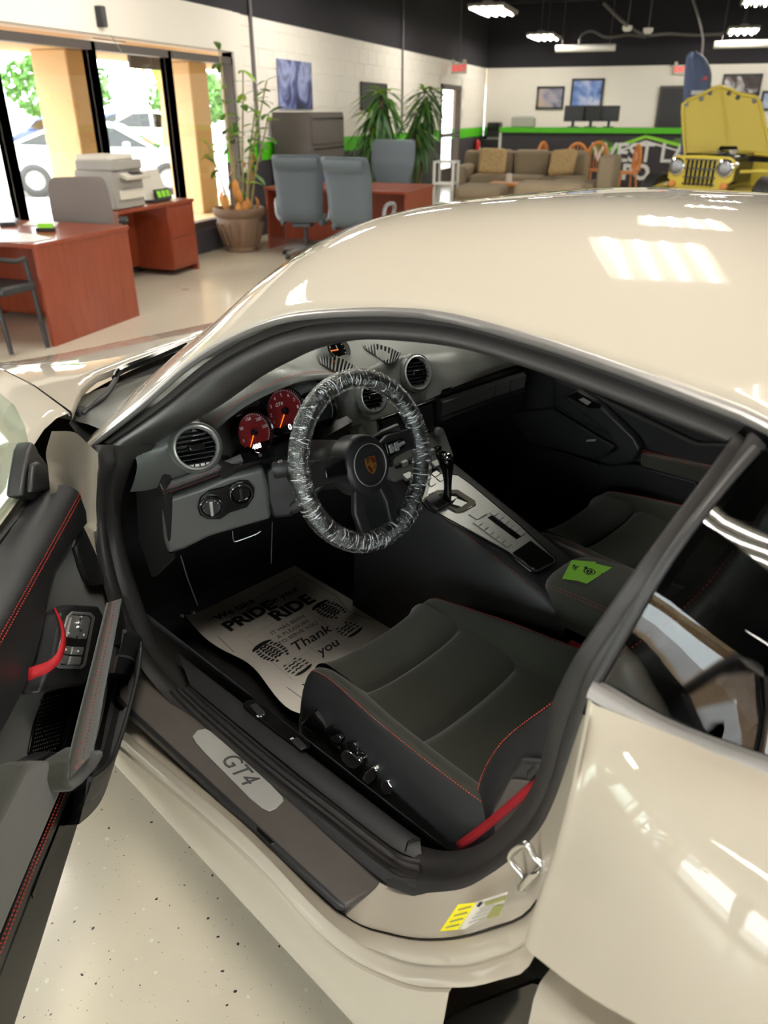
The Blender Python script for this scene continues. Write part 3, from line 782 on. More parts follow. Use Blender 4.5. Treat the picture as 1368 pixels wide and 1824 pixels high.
# ---- rear quarter window
qb = [SD(1062,1216), V((-.84, .754, .888)), V((-.95, .758, .910)), V((-1.12, .752, .932)), V((-1.32, .722, .946))]
qt = [SD(1346,800), V((-.86, .560, 1.112)), V((-.96, .574, 1.082)), V((-1.13, .603, 1.022)), V((-1.32, .640, .962))]
qbf, qtf = catmull(qb, 24), catmull(qt, 24)
def bow(a, b, k):
    p = a.lerp(b, k); lin = a.y+(b.y-a.y)*k; cur = a.y+(b.y-a.y)*(.34*k+.66*k**5)
    return V((p.x, cur, p.z))
QG = [[bow(a, b, k/12) for a, b in zip(qbf, qtf)] for k in range(13)]
MB().grid(QG).build('quarter_window', M['privacy'], CAR, smooth=60)
MB().grid([[p+V((0, .000, .006)) for p in qbf], [p+V((0, .008, .006)) for p in qbf], [p+V((0, .015, -.001)) for p in qbf], [p+V((0, .018, -.009)) for p in qbf]]).build('quarter_window_trim', M['moulding'], CAR, smooth=40)
MB().grid([[p+V((0, .018, -.008)) for p in qbf], [p+V((0, .015, -.016)) for p in qbf], [p+V((0, .022, -.028)) for p in qbf]]).build('quarter_window_gasket', M['gloss'], CAR, smooth=40)
# slim black edge along the front of the quarter glass
bo = [r[0]+V((0, .002, 0)) for r in QG]
MB().tube(catmull(bo, 16), .006, 8).build('quarter_glass_edge', M['rubber'], CAR, smooth=60)
MB().grid([catmull(bo, 16), [p+V((.02, -.05, 0)) for p in catmull(bo, 16)]]).build('b_pillar_cover', M['gloss'], CAR)

# ---- bonnet, front wings, cowl
def hz(x, y):
    a = abs(y)
    zc = interp(x, [.6,.8,1.0,1.2,1.5,1.8,2.05], [.868,.858,.83,.79,.70,.56,.42])
    cr = interp(x, [.45,.7,.9,1.1,1.3,1.5,1.8,2.05], [.86,.872,.862,.828,.775,.70,.56,.42])
    z = zc+(cr-zc)*math.exp(-((a-.70)/.15)**2)
    if a > .74: z -= ((a-.74)/.15)**2*.16
    return z
hood_rear = [CZ(u, v, z) for u, v, z in [(126,733,.862),(137,703,.858),(163,680,.853),(230,644,.856),(330,599,.864),(380,577,.868)]]
hood_rear = [V((p.x, p.y, hz(p.x, p.y))) for p in hood_rear]
hy = sorted([(p.y, p.x) for p in hood_rear if p.y > 0.02])
def rear_x(y): return interp(abs(y), [0]+[a for a, b in hy], [hy[0][1]+.03]+[b for a, b in hy])
ysm = hy[-1][0]
def seam_y(x): return interp(x, [.5, .9, 1.2, 1.6, 2.0], [ysm, ysm-.022, ysm-.06, ysm-.14, ysm-.25])
rows = []
for j in range(41):
    k = 1-2*j/40
    r = []
    for i in range(29):
        f = i/28
        y = k*ysm
        x0 = rear_x(y); x = x0+(2.05-.25*k*k-x0)*f
        yy = k*seam_y(x)
        r.append(V((x, yy, hz(x, yy))))
    rows.append(r)
lip = [[r[0]+V((-.004, 0, -.004)) for r in rows], [r[0]+V((.002, 0, -.022)) for r in rows]]
hood = MB().grid(rows); hood.grid([[r[0] for r in rows]]+lip)
hood.build('front_bonnet', M['paint'], CAR, smooth=55)
for s in (1, -1):
    rows = []
    for i in range(33):
        x = .50+(2.0-.50)*i/32
        y0 = seam_y(x)+.003 if x > rear_x(ysm) else ysm+.003+(rear_x(ysm)-x)*.35
        w = interp(x, [.45,.9,1.3,1.7,2.0], [.885,.905,.90,.84,.66])
        r = [V((x, s*(y0), hz(x, y0)-.008)), V((x, s*(y0+.002), hz(x, y0)))]
        for f in (.2, .4, .6, .75, .87, .95, 1.0):
            y = y0+(w-y0)*f; r.append(V((x, s*y, hz(x, y))))
        for z, dy in ((.62, .008), (.50, .0), (.2, -.02)):
            zz = min(max(z, .29+math.sqrt(max(0, .37**2-(x-.95)**2)) if abs(x-.95) < .37 else z), r[-1].z-.004); r.append(V((x, s*(w+dy), zz)))
        rows.append(r)
    MB().grid(rows).build('front_wing', M['paint'], CAR, smooth=55, solid=.002)
# bonnet shut line
MB().tube([V((seam_y(x)*0+x, seam_y(x)+.0015, hz(x, seam_y(x))-.001)) for x in [rear_x(ysm)+.02*i for i in range(40)]], .0022, 5).build('bonnet_shut_line', M['gloss'], CAR)
# cowl trough, pillar foot and wiper
cw = []
for j in range(25):
    y = ysm-.01-(2*ysm-.02)*j/24
    xr = rear_x(y)
    xw = interp(abs(y), [0, .3, .55, .72], [.80, .74, .58, .42])
    cw.append([V((xr+.03, y, .82)), V((xr-.01, y, .800)), V((xr*.5+xw*.5, y, .795)), V((xw+.02, y, .80)), V((xw-.04, y, .815))])
MB().grid(cw).build('cowl_trough', M['plastic'], CAR, smooth=60)
wp = [CZ(148,737,.83), CZ(165,722,.842), CZ(185,706,.85), CZ(198,690,.853), CZ(208,672,.856)]
wiper = MB().tube(catmull(wp, 16), [.008-.002*i/15 for i in range(16)], 8).build('wiper_arm', M['plastic'], CAR, smooth=60)
MB().lathe([(.016, 0), (.016, .012), (.012, .016), (0, .016)], CZ(147,738,.823), (0, 0, 1), 12).build('wiper_pivot', M['plastic'], wiper, smooth=40)
bl = [CZ(204,675,.856), CZ(215,660,.862), CZ(270,638,.872), CZ(330,612,.885)]
MB().tube(catmull(bl, 14), .010, 6, flat=.7).build('wiper_channel', M['gloss'], wiper, smooth=40)
MB().tube(catmull([p+V((0, 0, .010)) for p in bl], 14), .0018, 5).build('wiper_highlight_edge', M['satin'], wiper)
# hinge pillar (painted) between wing and seal
hp = [
 sp([(92,768,.86),(132,770,.80),(156,790,.76),(176,808,.738)]),
 sp([(82,806,.88),(122,822,.81),(158,832,.757),(177,836,.74)]),
 sp([(86,836,.88),(120,862,.81),(155,880,.765),(172,876,.747)]),
 sp([(90,880,.88),(125,905,.82),(150,918,.775),(172,920,.753)]),
 sp([(100,940,.80),(130,955,.775),(155,962,.765),(180,976,.758)]),
 sp([(120,1000,.755),(150,1020,.75),(175,1035,.75),(196,1042,.75)]),
 sp([(150,1090,.73),(180,1100,.73),(200,1108,.73),(216,1110,.74)])]
MB().grid([spline_at(r, [i/5 for i in range(16)]) for r in [list(x) for x in zip(*[spline_at(list(c), [i/4 for i in range(25)]) for c in zip(*hp)])]]).build('hinge_pillar', M['paint'], CAR, smooth=70)

# ---- simple far side, floor pan, bulkheads: close the cabin
far = [[V((x, -.74, .83)), V((x, -.86, .72)), V((x, -.89, .5)), V((x, -.89, .2))] for x in (.55, .2, -.2, -.6, -.86)]
MB().grid(far).build('far_door_skin', M['paint'], CAR, smooth=50)
surf2 = [[V((p.x, -p.y, p.z)) for p in r] for r in surf]
MB().grid(surf2).build('rear_quarter_panel', M['paint'], CAR, smooth=60)
MB().grid([[V((a.x, -a.y, a.z)) for a in qbf], [V((a.x, -a.y, a.z)) for a in qtf]]).build('quarter_window', M['privacy'], CAR, smooth=60)
fo = [V((p[0], -p[1], p[2])) for p in TR[1:13]]
MB().grid([catmull(fo, 30), [V((p.x, -(.73+.0*p.x), .83)) for p in catmull(fo, 30)]]).build('far_side_window', M['privacy'], CAR, smooth=60)
MB().box((-.1, 0, .10), (1.9, 1.5, .02)).build('floor_pan', M['carpet'], CAR)
MB().prism([(.74, -.74, .11), (.74, .74, .11), (.74, .74, .80), (.74, -.74, .80)], (.02, 0, 0)).build('firewall', M['carpet'], CAR)
MB().prism([(-.98, -.74, .11), (-.98, .74, .11), (-1.05, .70, .90), (-1.05, -.70, .90)], (-.02, 0, 0)).build('rear_bulkhead', M['carpet'], CAR)
MB().grid([[V((-1.05, y, .90)), V((-1.9, y*.8, .95))] for y in (.74, .4, 0, -.4, -.74)]).build('luggage_cover', M['carpet'], CAR)
MB().prism([(-2.3, -.6, .3), (-2.3, .6, .3), (-2.3, .6, .86), (-2.3, -.6, .86)], (-.02, 0, 0)).build('tail_panel', M['paint'], CAR)
MB().grid([[V((x, -k*w, z)) for k in (1, .5, 0, -.5, -1)] for x, w, z in ((-1.55, .69, .962), (-1.95, .56, .95), (-2.3, .40, .88))]).build('engine_lid', M['paint'], CAR, smooth=60)
# inner side below the seal (sill carpet), both sides
for s in (1, -1):
    MB().grid([[V((.62, s*.68, .36)), V((-.75, s*.68, .36))], [V((.62, s*.655, .30)), V((-.75, s*.655, .30))], [V((.62, s*.63, .11)), V((-.75, s*.63, .11))]]).build('sill_carpet', M['carpet'], CAR)
MB().prism([(.36, -.715, .11), (.78, -.715, .11), (.78, -.715, .84), (.36, -.715, .80)], (0, -.01, 0)).build('footwell_side', M['carpet'], CAR)
# wheels
for x, y in ((.95, .80), (.95, -.80), (-1.53, .82), (-1.53, -.82)):
    z0 = .33-.04
    MB().lathe([(.22, -.11), (.30, -.12), (.328, -.10), (.33, 0), (.328, .10), (.30, .12), (.22, .11)], (x, y, z0), (0, 1, 0), 40, caps=False).build('tyre', M['rubber'], CAR, smooth=40)
    rm = MB().lathe([(.23, -.09), (.235, 0), (.23, .09), (.21, .095)], (x, y, z0), (0, 1, 0), 40, caps=False)
    s = 1 if y > 0 else -1
    for k in range(10):
        a = 2*math.pi*k/10
        d = V((math.cos(a), 0, math.sin(a)))
        rm.tube([V((x, y+s*.06, z0))+d*.03, V((x, y+s*.085, z0))+d*.225], [.020, .012], 6)
    rm.build('rim', M['satin'], CAR, smooth=40)
# ================================================================== cabin
def loft(secs, n):                    # smooth loft through sections (lists of equal length), n steps between sections
    cols = list(zip(*secs))
    fine = [spline_at(list(c), [i/n for i in range(n*(len(secs)-1)+1)]) for c in cols]
    return [list(r) for r in zip(*fine)]
def smooth_rows(rows, n):
    return [spline_at(r, [i/n for i in range(n*(len(r)-1)+1)]) for r in rows]
# ---- dash pad: profile (x, z) at stations across the car
ST = [  # y, [front, top-front, top-mid, rear crest, rear edge, face top, face mid, face low]
 (.70, [(.66,.80),(.50,.825),(.38,.83),(.33,.822),(.31,.805),(.31,.785),(.335,.745),(.36,.712)]),
 (.66, [(.70,.815),(.50,.845),(.34,.850),(.29,.846),(.268,.836),(.266,.815),(.300,.760),(.335,.714)]),
 (.58, [(.72,.82),(.50,.855),(.36,.862),(.30,.858),(.275,.850),(.268,.825),(.280,.770),(.290,.735)]),
 (.51, [(.73,.82),(.52,.846),(.42,.846),(.36,.834),(.34,.815),(.33,.80),(.30,.78),(.250,.758)]),
 (.44, [(.74,.82),(.54,.855),(.44,.855),(.38,.84),(.36,.82),(.35,.80),(.32,.78),(.290,.74)]),
 (.28, [(.75,.82),(.54,.858),(.36,.868),(.31,.86),(.30,.84),(.300,.82),(.295,.78),(.290,.74)]),
 (.19, [(.76,.82),(.54,.850),(.38,.855),(.29,.848),(.268,.836),(.266,.82),(.262,.78),(.255,.74)]),
 (.10, [(.77,.82),(.56,.846),(.40,.850),(.31,.846),(.292,.838),(.285,.818),(.265,.78),(.245,.74)]),
 (.00, [(.77,.82),(.56,.848),(.42,.853),(.34,.850),(.315,.842),(.305,.82),(.275,.78),(.245,.74)]),
 (-.10,[(.77,.82),(.56,.846),(.42,.852),(.34,.850),(.318,.845),(.308,.825),(.285,.78),(.245,.74)]),
 (-.18,[(.76,.82),(.54,.845),(.40,.848),(.32,.842),(.285,.828),(.262,.81),(.232,.785),(.215,.766)]),
 (-.28,[(.75,.82),(.52,.840),(.40,.842),(.30,.834),(.260,.818),(.240,.80),(.225,.782),(.222,.764)]),
 (-.45,[(.73,.82),(.50,.832),(.40,.834),(.31,.824),(.275,.808),(.255,.79),(.240,.775),(.238,.757)]),
 (-.60,[(.70,.815),(.48,.822),(.38,.82),(.31,.808),(.275,.792),(.258,.776),(.245,.76),(.242,.742)]),
 (-.70,[(.66,.80),(.46,.805),(.37,.80),(.31,.788),(.28,.775),(.262,.76),(.25,.745),(.248,.728)])]
secs = [[V((x, y, z)) for x, z in pr] for y, pr in ST]
rows = smooth_rows(loft(secs, 4), 4)
dash = MB().grid(rows).build('dashboard_pad', M['dashskin'], CAR, smooth=70)
def dash_z(x, y):
    zs = []
    for yy, pr in ST:
        p = sorted(pr[:5]); zs.append(interp(x, [a for a, b in p], [b for a, b in p]))
    return interp(-y, [-s[0] for s in ST], zs)
# ---- instrument hood (arched visor over the dials)
vis = [(.30,.545,.800),(.283,.53,.832),(.253,.465,.878),(.210,.40,.912),(.188,.345,.922),(.178,.29,.916),(.190,.235,.892),(.225,.195,.855),(.255,.180,.820)]
visf = catmull(vis, 40)
back = [V((interp(p.y, [.18,.36,.55], [.42,.50,.44]), interp(p.y, [.18,.36,.55], [.155,.36,.575]), min(p.z-.012, interp(p.y, [.15,.25,.36,.48,.57], [.852,.872,.885,.872,.848])))) for p in visf]
mid = [a.lerp(b, .35)+V((0, 0, .010*math.sin(math.pi*i/39))) for i, (a, b) in enumerate(zip(visf, back))]
und = [p+V((.035, (.36-p.y)*.10, -.016)) for p in visf]
nose = [p+V((-.004, 0, -.007)) for p in visf]
MB().grid([back, mid, [p.lerp(m_, .08)+V((0, 0, .0025)) for p, m_ in zip(visf, mid)], visf, nose, [p+V((.006, (.36-p.y)*.03, -.014)) for p in visf], und]).build('instrument_hood', M['dashskin'], dash, smooth=60)
for k in (.10, .17):
    stitches('hood_stitching', [p.lerp(q, k)+V((0, 0, .004)) for p, q in zip(visf, mid)][1:-8], M['thread'], dash, .0068, .0042, .0008)
# black recess behind the dials
rec = [p+V((.12, (.36-p.y)*.12, -.012)) for p in visf]
flo = [V((.27, .55-.38*i/39, .772-.02*math.sin(math.pi*i/39))) for i in range(40)]
flo2 = [V((.36, .53-.34*i/39, .76)) for i in range(40)]
MB().grid([und, rec, flo2, flo]).build('dial_recess', M['gloss'], dash, smooth=40)
MB().grid([flo, [p+V((-.035, 0, -.012)) for p in flo], [p+V((-.02, 0, -.045)) for p in flo]]).build('dial_shelf', M['plastic'], dash, smooth=60)
# ---- dials
DN = V((-.94, .05, .33)).normalized()
def dial(c, r, label, marks, needle, lcd, lcd_text, face='red_dial'):
    c = V(c); up = (V((0, 0, 1))-DN*DN.z).normalized(); rt = up.cross(DN)*-1
    rt = V((0, -1, 0)); rt = (rt-DN*rt.dot(DN)).normalized()
    d = MB().lathe([(r*.98, 0), (r*.98, .002), (0, .002)], c, DN, 40).build('dial_face', M[face], dash)
    MB().lathe([(r*1.0, -.02), (r*1.0, .012), (r*1.06, .014), (r*1.08, .008), (r*1.08, -.02)], c, DN, 40, caps=False).build('dial_rim', M['gloss'], d, smooth=50)
    P = lambda a, b, h=.0028: c+rt*(a*r)+up*(b*r)+DN*h
    MB().prism([P(-.78, -.60), P(.78, -.60), P(.5, -.86), P(0, -.97), P(-.5, -.86)], DN*.0006).build('dial_window', M['gloss'], d)
    if lcd_text: text_mesh('dial_readout', lcd_text, M['lcd_white'], d, r*.36, P(lcd[0], lcd[1], .0042), rt, up, depth=.0002, bold=.0004)
    a = rad(needle)
    MB().tube([P(0, 0, .006), P(math.cos(a)*.80, math.sin(a)*.80, .006)], [.0016, .0008], 6).build('needle', M['orange'], d)
    MB().lathe([(r*.17, 0), (r*.17, .006), (0, .007)], P(0, 0), DN, 16).build('needle_hub', M['gloss'], d)
    for ang, tx in marks:
        q = rad(ang)
        text_mesh('dial_numeral', tx, M['white_print'], d, r*.22, P(math.cos(q)*.74, math.sin(q)*.74, .0035), rt, up, depth=.0001)
    ticks = MB()
    for k in range(46):
        q = rad(225-k*6)
        a0, a1 = (.90, .97)
        ticks.add([P(math.cos(q-.012)*a0, math.sin(q-.012)*a0), P(math.cos(q+.012)*a0, math.sin(q+.012)*a0), P(math.cos(q+.012)*a1, math.sin(q+.012)*a1), P(math.cos(q-.012)*a1, math.sin(q-.012)*a1)], [[0, 1, 2, 3]])
    ticks.build('dial_ticks', M['white_print'], d)
    if label: text_mesh('dial_lettering', label, M['white_print'], d, r*.22, P(-.22, .36, .0035), rt, up, depth=.0001, shear=.3)
    return d
dial((.268,.352,.824), .050, 'GT4', [(205,'1'),(180,'2'),(150,'3'),(118,'4'),(88,'5'),(58,'6'),(30,'7'),(2,'8'),(-26,'9')], 232, (.05,-.74), '0')
dial((.252,.452,.806), .042, '', [(200,'0'),(150,'50'),(100,'150'),(50,'200'),(10,'250')], 236, (-.05,-.74), '488')
dial((.255,.262,.806), .042, '', [], 120, (0,-.7), '', 'screen')
MB().tube([V((.215,.47,.772)), V((.200,.475,.776))], .0045, 10).build('trip_stalk', M['chrome'], dash, smooth=50)
MB().tube([V((.24,.465,.766)), V((.212,.471,.773))], .004, 8).build('trip_stalk_base', M['gloss'], dash, smooth=50)

# ---- round air vents
def vent(c, n, rx, rz, slats=7, name='air_vent', lean=0.0):
    c = V(c); n = V(n).normalized(); up = (V((0, 0, 1))-n*n.z).normalized(); rt = n.cross(up)
    cl, sl = math.cos(lean), math.sin(lean)
    rt, up = rt*cl+up*sl, up*cl-rt*sl
    E = lambda a, k, h: c+rt*(math.cos(a)*rx*k)+up*(math.sin(a)*rz*k)+n*h
    A = [2*math.pi*i/48 for i in range(48)]
    ring = MB().grid([[E(a, k, h) for a in A] for k, h in ((1.10,-.004),(1.10,.004),(1.06,.0085),(1.0,.010),(.95,.007),(.93,.0),(.92,-.012))], cu=True).build(name, M['satin'], dash, smooth=60)
    MB().grid([[E(a, k, h) for a in A] for k, h in ((1.26,-.012),(1.22,.001),(1.15,.006),(1.10,.004),(1.08,-.006))], cu=True).build('vent_surround', M['dashskin'], ring, smooth=60)
    MB().grid([[E(a, .93, -.010) for a in A], [E(a, .85, -.032) for a in A], [E(a, .02, -.034) for a in A]], cu=True).build('vent_throat', M['gloss'], ring)
    for i in range(slats):
        f = -0.80+1.6*(i+.5)/slats
        w = math.sqrt(max(0, 1-f*f))*.93*rx
        p = c+up*(f*rz)
        pts = [p-rt*w+n*-.003, p+rt*w+n*-.003]
        MB().prism([pts[0]+up*.0026+n*-.012, pts[1]+up*.0026+n*-.012, pts[1]-up*.0022, pts[0]-up*.0022], up*-.0022).build('vent_slat', M['plastic'], ring, bevel=.0006)
    k = MB().box(V((0, 0, 0)), (.030, .014, .012)); rot = Matrix((rt, up, n)).transposed()
    k.v = [c+rot @ p+n*.004 for p in k.v]
    k.build('vent_knob', M['gloss'], ring, bevel=.002)
    th = MB()
    for j in range(4): th.add([c+rt*(.011*(j-1.5)+.004-.004)+up*(-rz*.86)+rot @ V((a, b, .002)) for a, b in ((-.0042,-.002),(.0042,-.002),(.0042,.003),(-.0042,.003))], [[0, 1, 2, 3]])
    th.build('vent_thumbwheel', M['satin'], ring)
    return ring
vent(CY(350,797,.608), (-.80,.30,.36), .043, .042)
vent(CY(743,664,-.092), (-.84,.32,.30), .036, .042, 7)
vent(CY(664,706,.108), (-.88,.25,.32), .033, .036, 6)
# small demister slot at the far left corner
for i in range(4):
    MB().prism([CY(284+4*i, 776+7*i, .655), CY(294+4*i, 782+7*i, .64), CY(296+4*i, 786+7*i, .64), CY(286+4*i, 781+7*i, .655)], (.01, 0, 0)).build('corner_vent_slat', M['gloss'], dash)
# ---- grilles on top of the dash and the stopwatch between them
def top_grille(px, n):
    A = [CZ(u, v, .852) for u, v in px]
    A = [V((p.x, p.y, dash_z(p.x, p.y)+.0045)) for p in A]
    g = MB().add(A, [list(range(len(A)))]).build('dash_grille', M['gloss'], dash)
    a0, a1, b1, b0 = A[0], A[3], A[4], A[7]
    for i in range(n):
        f0, f1 = (i+.58)/n, (i+.98)/n
        L = [spline_at(A[0:4], [3*f])[0] for f in (f0, f1)]; R = [spline_at([A[7], A[6], A[5], A[4]], [3*f])[0] for f in (f0, f1)]
        MB().prism([L[0], L[1], R[1], R[0]], (0, 0, .0035)).build('grille_rib', M['dashskin'], g, bevel=.001)
    return g
top_grille([(566,640),(585,635),(612,642),(633,653),(627,662),(606,666),(585,658),(570,648)], 11)
top_grille([(646,617),(668,613),(694,621),(714,630),(706,640),(690,645),(670,636),(652,626)], 11)
CC = CZ(601, 624, .866)
cn = V((-.80, .0, .60)).normalized()
pod = MB().lathe([(.046, -.035), (.043, -.012), (.036, .004), (.034, .010), (.031, .011), (.0295, .006), (.029, -.002)], CC, cn, 36, caps=False).build('stopwatch', M['dashskin'], dash, smooth=50)
MB().lathe([(.029, .0), (0, .0)], CC, cn, 30).build('stopwatch_face', M['gloss'], pod)
cu = (V((0, 0, 1))-cn*cn.z).normalized(); cr = V((0, -1, 0))
MB().tube([CC+cn*.004, CC+cn*.004+cr*-.024+cu*.002], .0012, 5).build('stopwatch_hand', M['orange'], pod)
MB().tube([CC+cn*.003, CC+cn*.003+cu*.014], .0008, 5).build('stopwatch_hand', M['white_print'], pod)
for k in range(12):
    a = 2*math.pi*k/12
    MB().box(CC+cn*.002+cr*(math.cos(a)*.024)+cu*(math.sin(a)*.024), (.0022, .0022, .0022)).build('stopwatch_mark', M['white_print'], pod)
MB().grid([[CC+cn*h+cr*(math.cos(2*math.pi*i/36)*k)+cu*(math.sin(2*math.pi*i/36)*k) for i in range(36)] for k, h in ((.0305, .010), (.0335, .0115), (.036, .008))], cu=True).build('stopwatch_bezel', M['gloss'], pod, smooth=50)
# ---- left lower dash: stitched shelf and switch panel
sh = [CY(287,872,.655), CY(330,858,.61), CY(380,840,.555), CY(431,819,.50)]
shf = catmull(sh, 20)
stitches('shelf_stitching', [p+V((-.003, 0, .003)) for p in shf], M['thread'], dash, .0068, .0042, .0008)
stitches('shelf_stitching', [p+V((-.005, 0, -.008)) for p in shf], M['thread'], dash, .0068, .0042, .0008)
MB().grid([[p+V((.004, 0, .012)) for p in shf], [p+V((-.004, 0, -.001)) for p in shf], [p+V((.004, 0, -.016)) for p in shf], [p+V((.03, 0, -.03)) for p in shf]]).build('dash_shelf_roll', M['leather'], dash, smooth=60)
LP_TL, LP_TR, LP_BR, LP_BL = CY(287,893,.655), CY(470,833,.462), CY(482,922,.452), CY(298,978,.655)
lpn = (LP_TR-LP_TL).cross(LP_BL-LP_TL).normalized()
if lpn.dot(CEYE-LP_TL) < 0: lpn = -lpn
def LPp(u, v, h=0.0): return CP(u, v, LP_TL+lpn*h, lpn)
lower = MB().prism([LPp(u, v) for u, v in [(287,893),(365,866),(400,850),(470,833),(480,870),(484,925),(440,938),(372,958),(330,980),(300,988),(291,960)]], lpn*-.03).build('lower_dash_panel', M['dashskin'], CAR, bevel=.010, bseg=4)
MB().grid([[LPp(300,988)+V((.0,0,-.0)), LPp(372,958), LPp(440,938), LPp(484,925)], [LPp(300,988)+V((.10,0,-.06)), LPp(372,958)+V((.10,0,-.06)), LPp(440,938)+V((.10,0,-.05)), LPp(484,925)+V((.10,0,-.05))]]).build('lower_dash_return', M['dashskin'], lower, smooth=60)
A48 = [2*math.pi*i/40 for i in range(40)]
plate = [(352,905),(356,885),(372,873),(400,866),(425,855),(442,855),(453,868),(452,885),(440,903),(410,912),(392,924),(370,924),(356,917)]
swp = MB().prism([LPp(u, v, .0015) for u, v in plate], lpn*.004).build('switch_plate', M['gloss'], lower, bevel=.002)
def knob(u, v, r, name, par):
    c = LPp(u, v, .006)
    up = (V((0, 0, 1))-lpn*lpn.z).normalized(); rt = lpn.cross(up)*-1
    MB().grid([[c+rt*(math.cos(a)*r*k)+up*(math.sin(a)*r*k)+lpn*h for a in A48] for k, h in ((1.12,0),(1.10,.006),(1.0,.008),(.95,.004),(.94,.0))], cu=True).build(name+'_bezel', M['chrome'], par, smooth=50)
    return c, up, rt
c, up, rt = knob(376, 901, .0225, 'light_switch', swp)
kn = MB().lathe([(.021, 0), (.020, .006), (.0, .006)], c, lpn, 30).build('light_switch', M['plastic'], swp, smooth=40)
MB().prism([c+lpn*.006+rt*a+up*b for a, b in ((-.004,-.018),(.004,-.018),(.0045,.018),(-.0045,.018))], lpn*.010).build('light_switch_grip', M['satin'], kn, bevel=.002)
for a in (30, 60, 90, 120, 160, 200):
    q = rad(a); MB().box(c+lpn*.0065+rt*(math.cos(q)*.0165)+up*(math.sin(q)*.0165), (.0016, .0026, .0018)).build('switch_symbol', M['white_print'], kn)
c, up, rt = knob(429, 879, .0225, 'blank_cap', swp)
bc = MB().lathe([(.021, 0), (.020, .002), (.017, .0), (.0, -.002)], c, lpn, 30).build('ignition_cap', M['gloss'], swp, smooth=40)
MB().prism([c+lpn*.0+rt*a+up*b for a, b in ((-.002,-.012),(.002,-.012),(.0025,.012),(-.0025,.012))], lpn*.005).build('ignition_slot', M['plastic'], bc, bevel=.001)
# under-dash: hood release bracket, foot-well edges and fixings
MB().tube(catmull([LPp(414,945,-.06), LPp(416,962,-.06), LPp(422,964,-.06), LPp(455,952,-.06), LPp(464,946,-.06)], 24), .0014, 5).build('underdash_bracket', M['satin'], lower)
MB().tube([CX(485,930,.40), CX(483,1004,.40)], .0012, 5).build('footwell_edge', M['galv'], lower)
MB().tube([CX(322,990,.52), CX(334,1030,.52), CX(352,1078,.52)], .0016, 5).build('footwell_edge', M['galv'], lower)
for u, v in ((325,1098),(345,1091)):
    MB().lathe([(.005, 0), (.006, .006), (0, .008)], CX(u, v, .55), (-.5, .4, .7), 10).build('fixing_pin', M['steel'], lower, smooth=40)
MB().prism([CY(240,860,.655), CY(290,842,.652), CY(300,960,.652), CY(300,1000,.652), CY(270,1030,.655), CY(246,960,.66)], (0, -.02, 0)).build('kick_panel', M['liner'], lower, bevel=.004)

# ---- steering column, stalks and wheel
WT = rad(18)
WC = V((0, .360, .789)); WU = V((math.sin(WT), 0, math.cos(WT))); WR = V((0, -1, 0)); WN = V((-math.cos(WT), 0, math.sin(WT)))
def wp(a, b, h=0.0): return WC+WR*a+WU*b+WN*h
shroud = MB().grid([[wp(.055*math.cos(a)*k+0, .050*math.sin(a)*k-.008, h) for a in A48] for k, h in ((.75,-.055),(.95,-.06),(1.05,-.10),(1.1,-.16),(1.15,-.26))], cu=True).build('column_shroud', M['plastic'], CAR, smooth=60)
MB().prism([CY(470,838,.455), CY(512,812,.415), CY(530,830,.405), CY(532,900,.405), CY(520,922,.415), CY(484,926,.45), CY(474,890,.455)], (.03, -.07, 0)).build('column_housing', M['plastic'], shroud, bevel=.010, bseg=3)
def stalk(name, a, b, w, h, par=shroud):
    a, b = V(a), V(b); d = (b-a).normalized(); s = d.cross(V((0, 0, 1))).normalized(); t = s.cross(d)
    rows = [[a+(b-a)*k+s*(w*f*x)+t*(h*f*y) for x, y in ((-1,-.6),(-.6,-1),(.6,-1),(1,-.6),(1,.6),(.6,1),(-.6,1),(-1,.6))] for k, f in ((0,.5),(.45,.6),(.6,.95),(.95,1),(1,.85))]
    mb = MB().grid(rows, cu=True); o = len(mb.v)-8; mb.f.append([o+i for i in range(8)])
    return mb.build(name, M['plastic'], par, smooth=40)
st1 = stalk('indicator_stalk', wp(-.05, .01, -.075), CY(486,838,.492), .013, .016)
text_mesh('stalk_symbol', '<>', M['white_print'], st1, .011, CY(500,828,.488)+V((-.012, .010, .014)), (0, -1, .1), (.6, 0, .8), depth=.0002)
stalk('cruise_stalk', wp(-.05, -.03, -.075), CY(520,908,.470), .009, .011)
stalk('wiper_stalk', wp(.05, .02, -.07), CY(712,762,.235), .010, .010)
stalk('trip_computer_stalk', wp(.05, -.02, -.07), CY(700,824,.255), .008, .009)
RW, rw = .1665, .0165
wheel = MB().grid([[wp((RW+rw*math.cos(b))*math.cos(a), (RW+rw*math.cos(b))*math.sin(a), rw*1.05*math.sin(b)) for b in [2*math.pi*j/12 for j in range(12)]] for a in [2*math.pi*i/72 for i in range(72)]], cu=True, cv=True).build('steering_wheel', M['leather'], CAR, smooth=80)
HB = -.010                                     # the hub sits a little below the rim's centre
hub = MB().grid([[wp(.060*k*math.cos(a), .064*k*math.sin(a)+HB, h) for a in A48] for k, h in ((1.0,-.045),(1.0,-.012),(.97,.004),(.90,.011),(.75,.014),(.40,.016),(.02,.0165))], cu=True).build('airbag_hub', M['leather'], wheel, smooth=70)
MB().grid([[wp(.0435*k*math.cos(a), .0435*k*math.sin(a)+HB, h) for a in A48] for k, h in ((1.02,.013),(1.01,.0168),(.985,.0168),(.975,.014))], cu=True).build('hub_ring', M['satin'], hub, smooth=40)
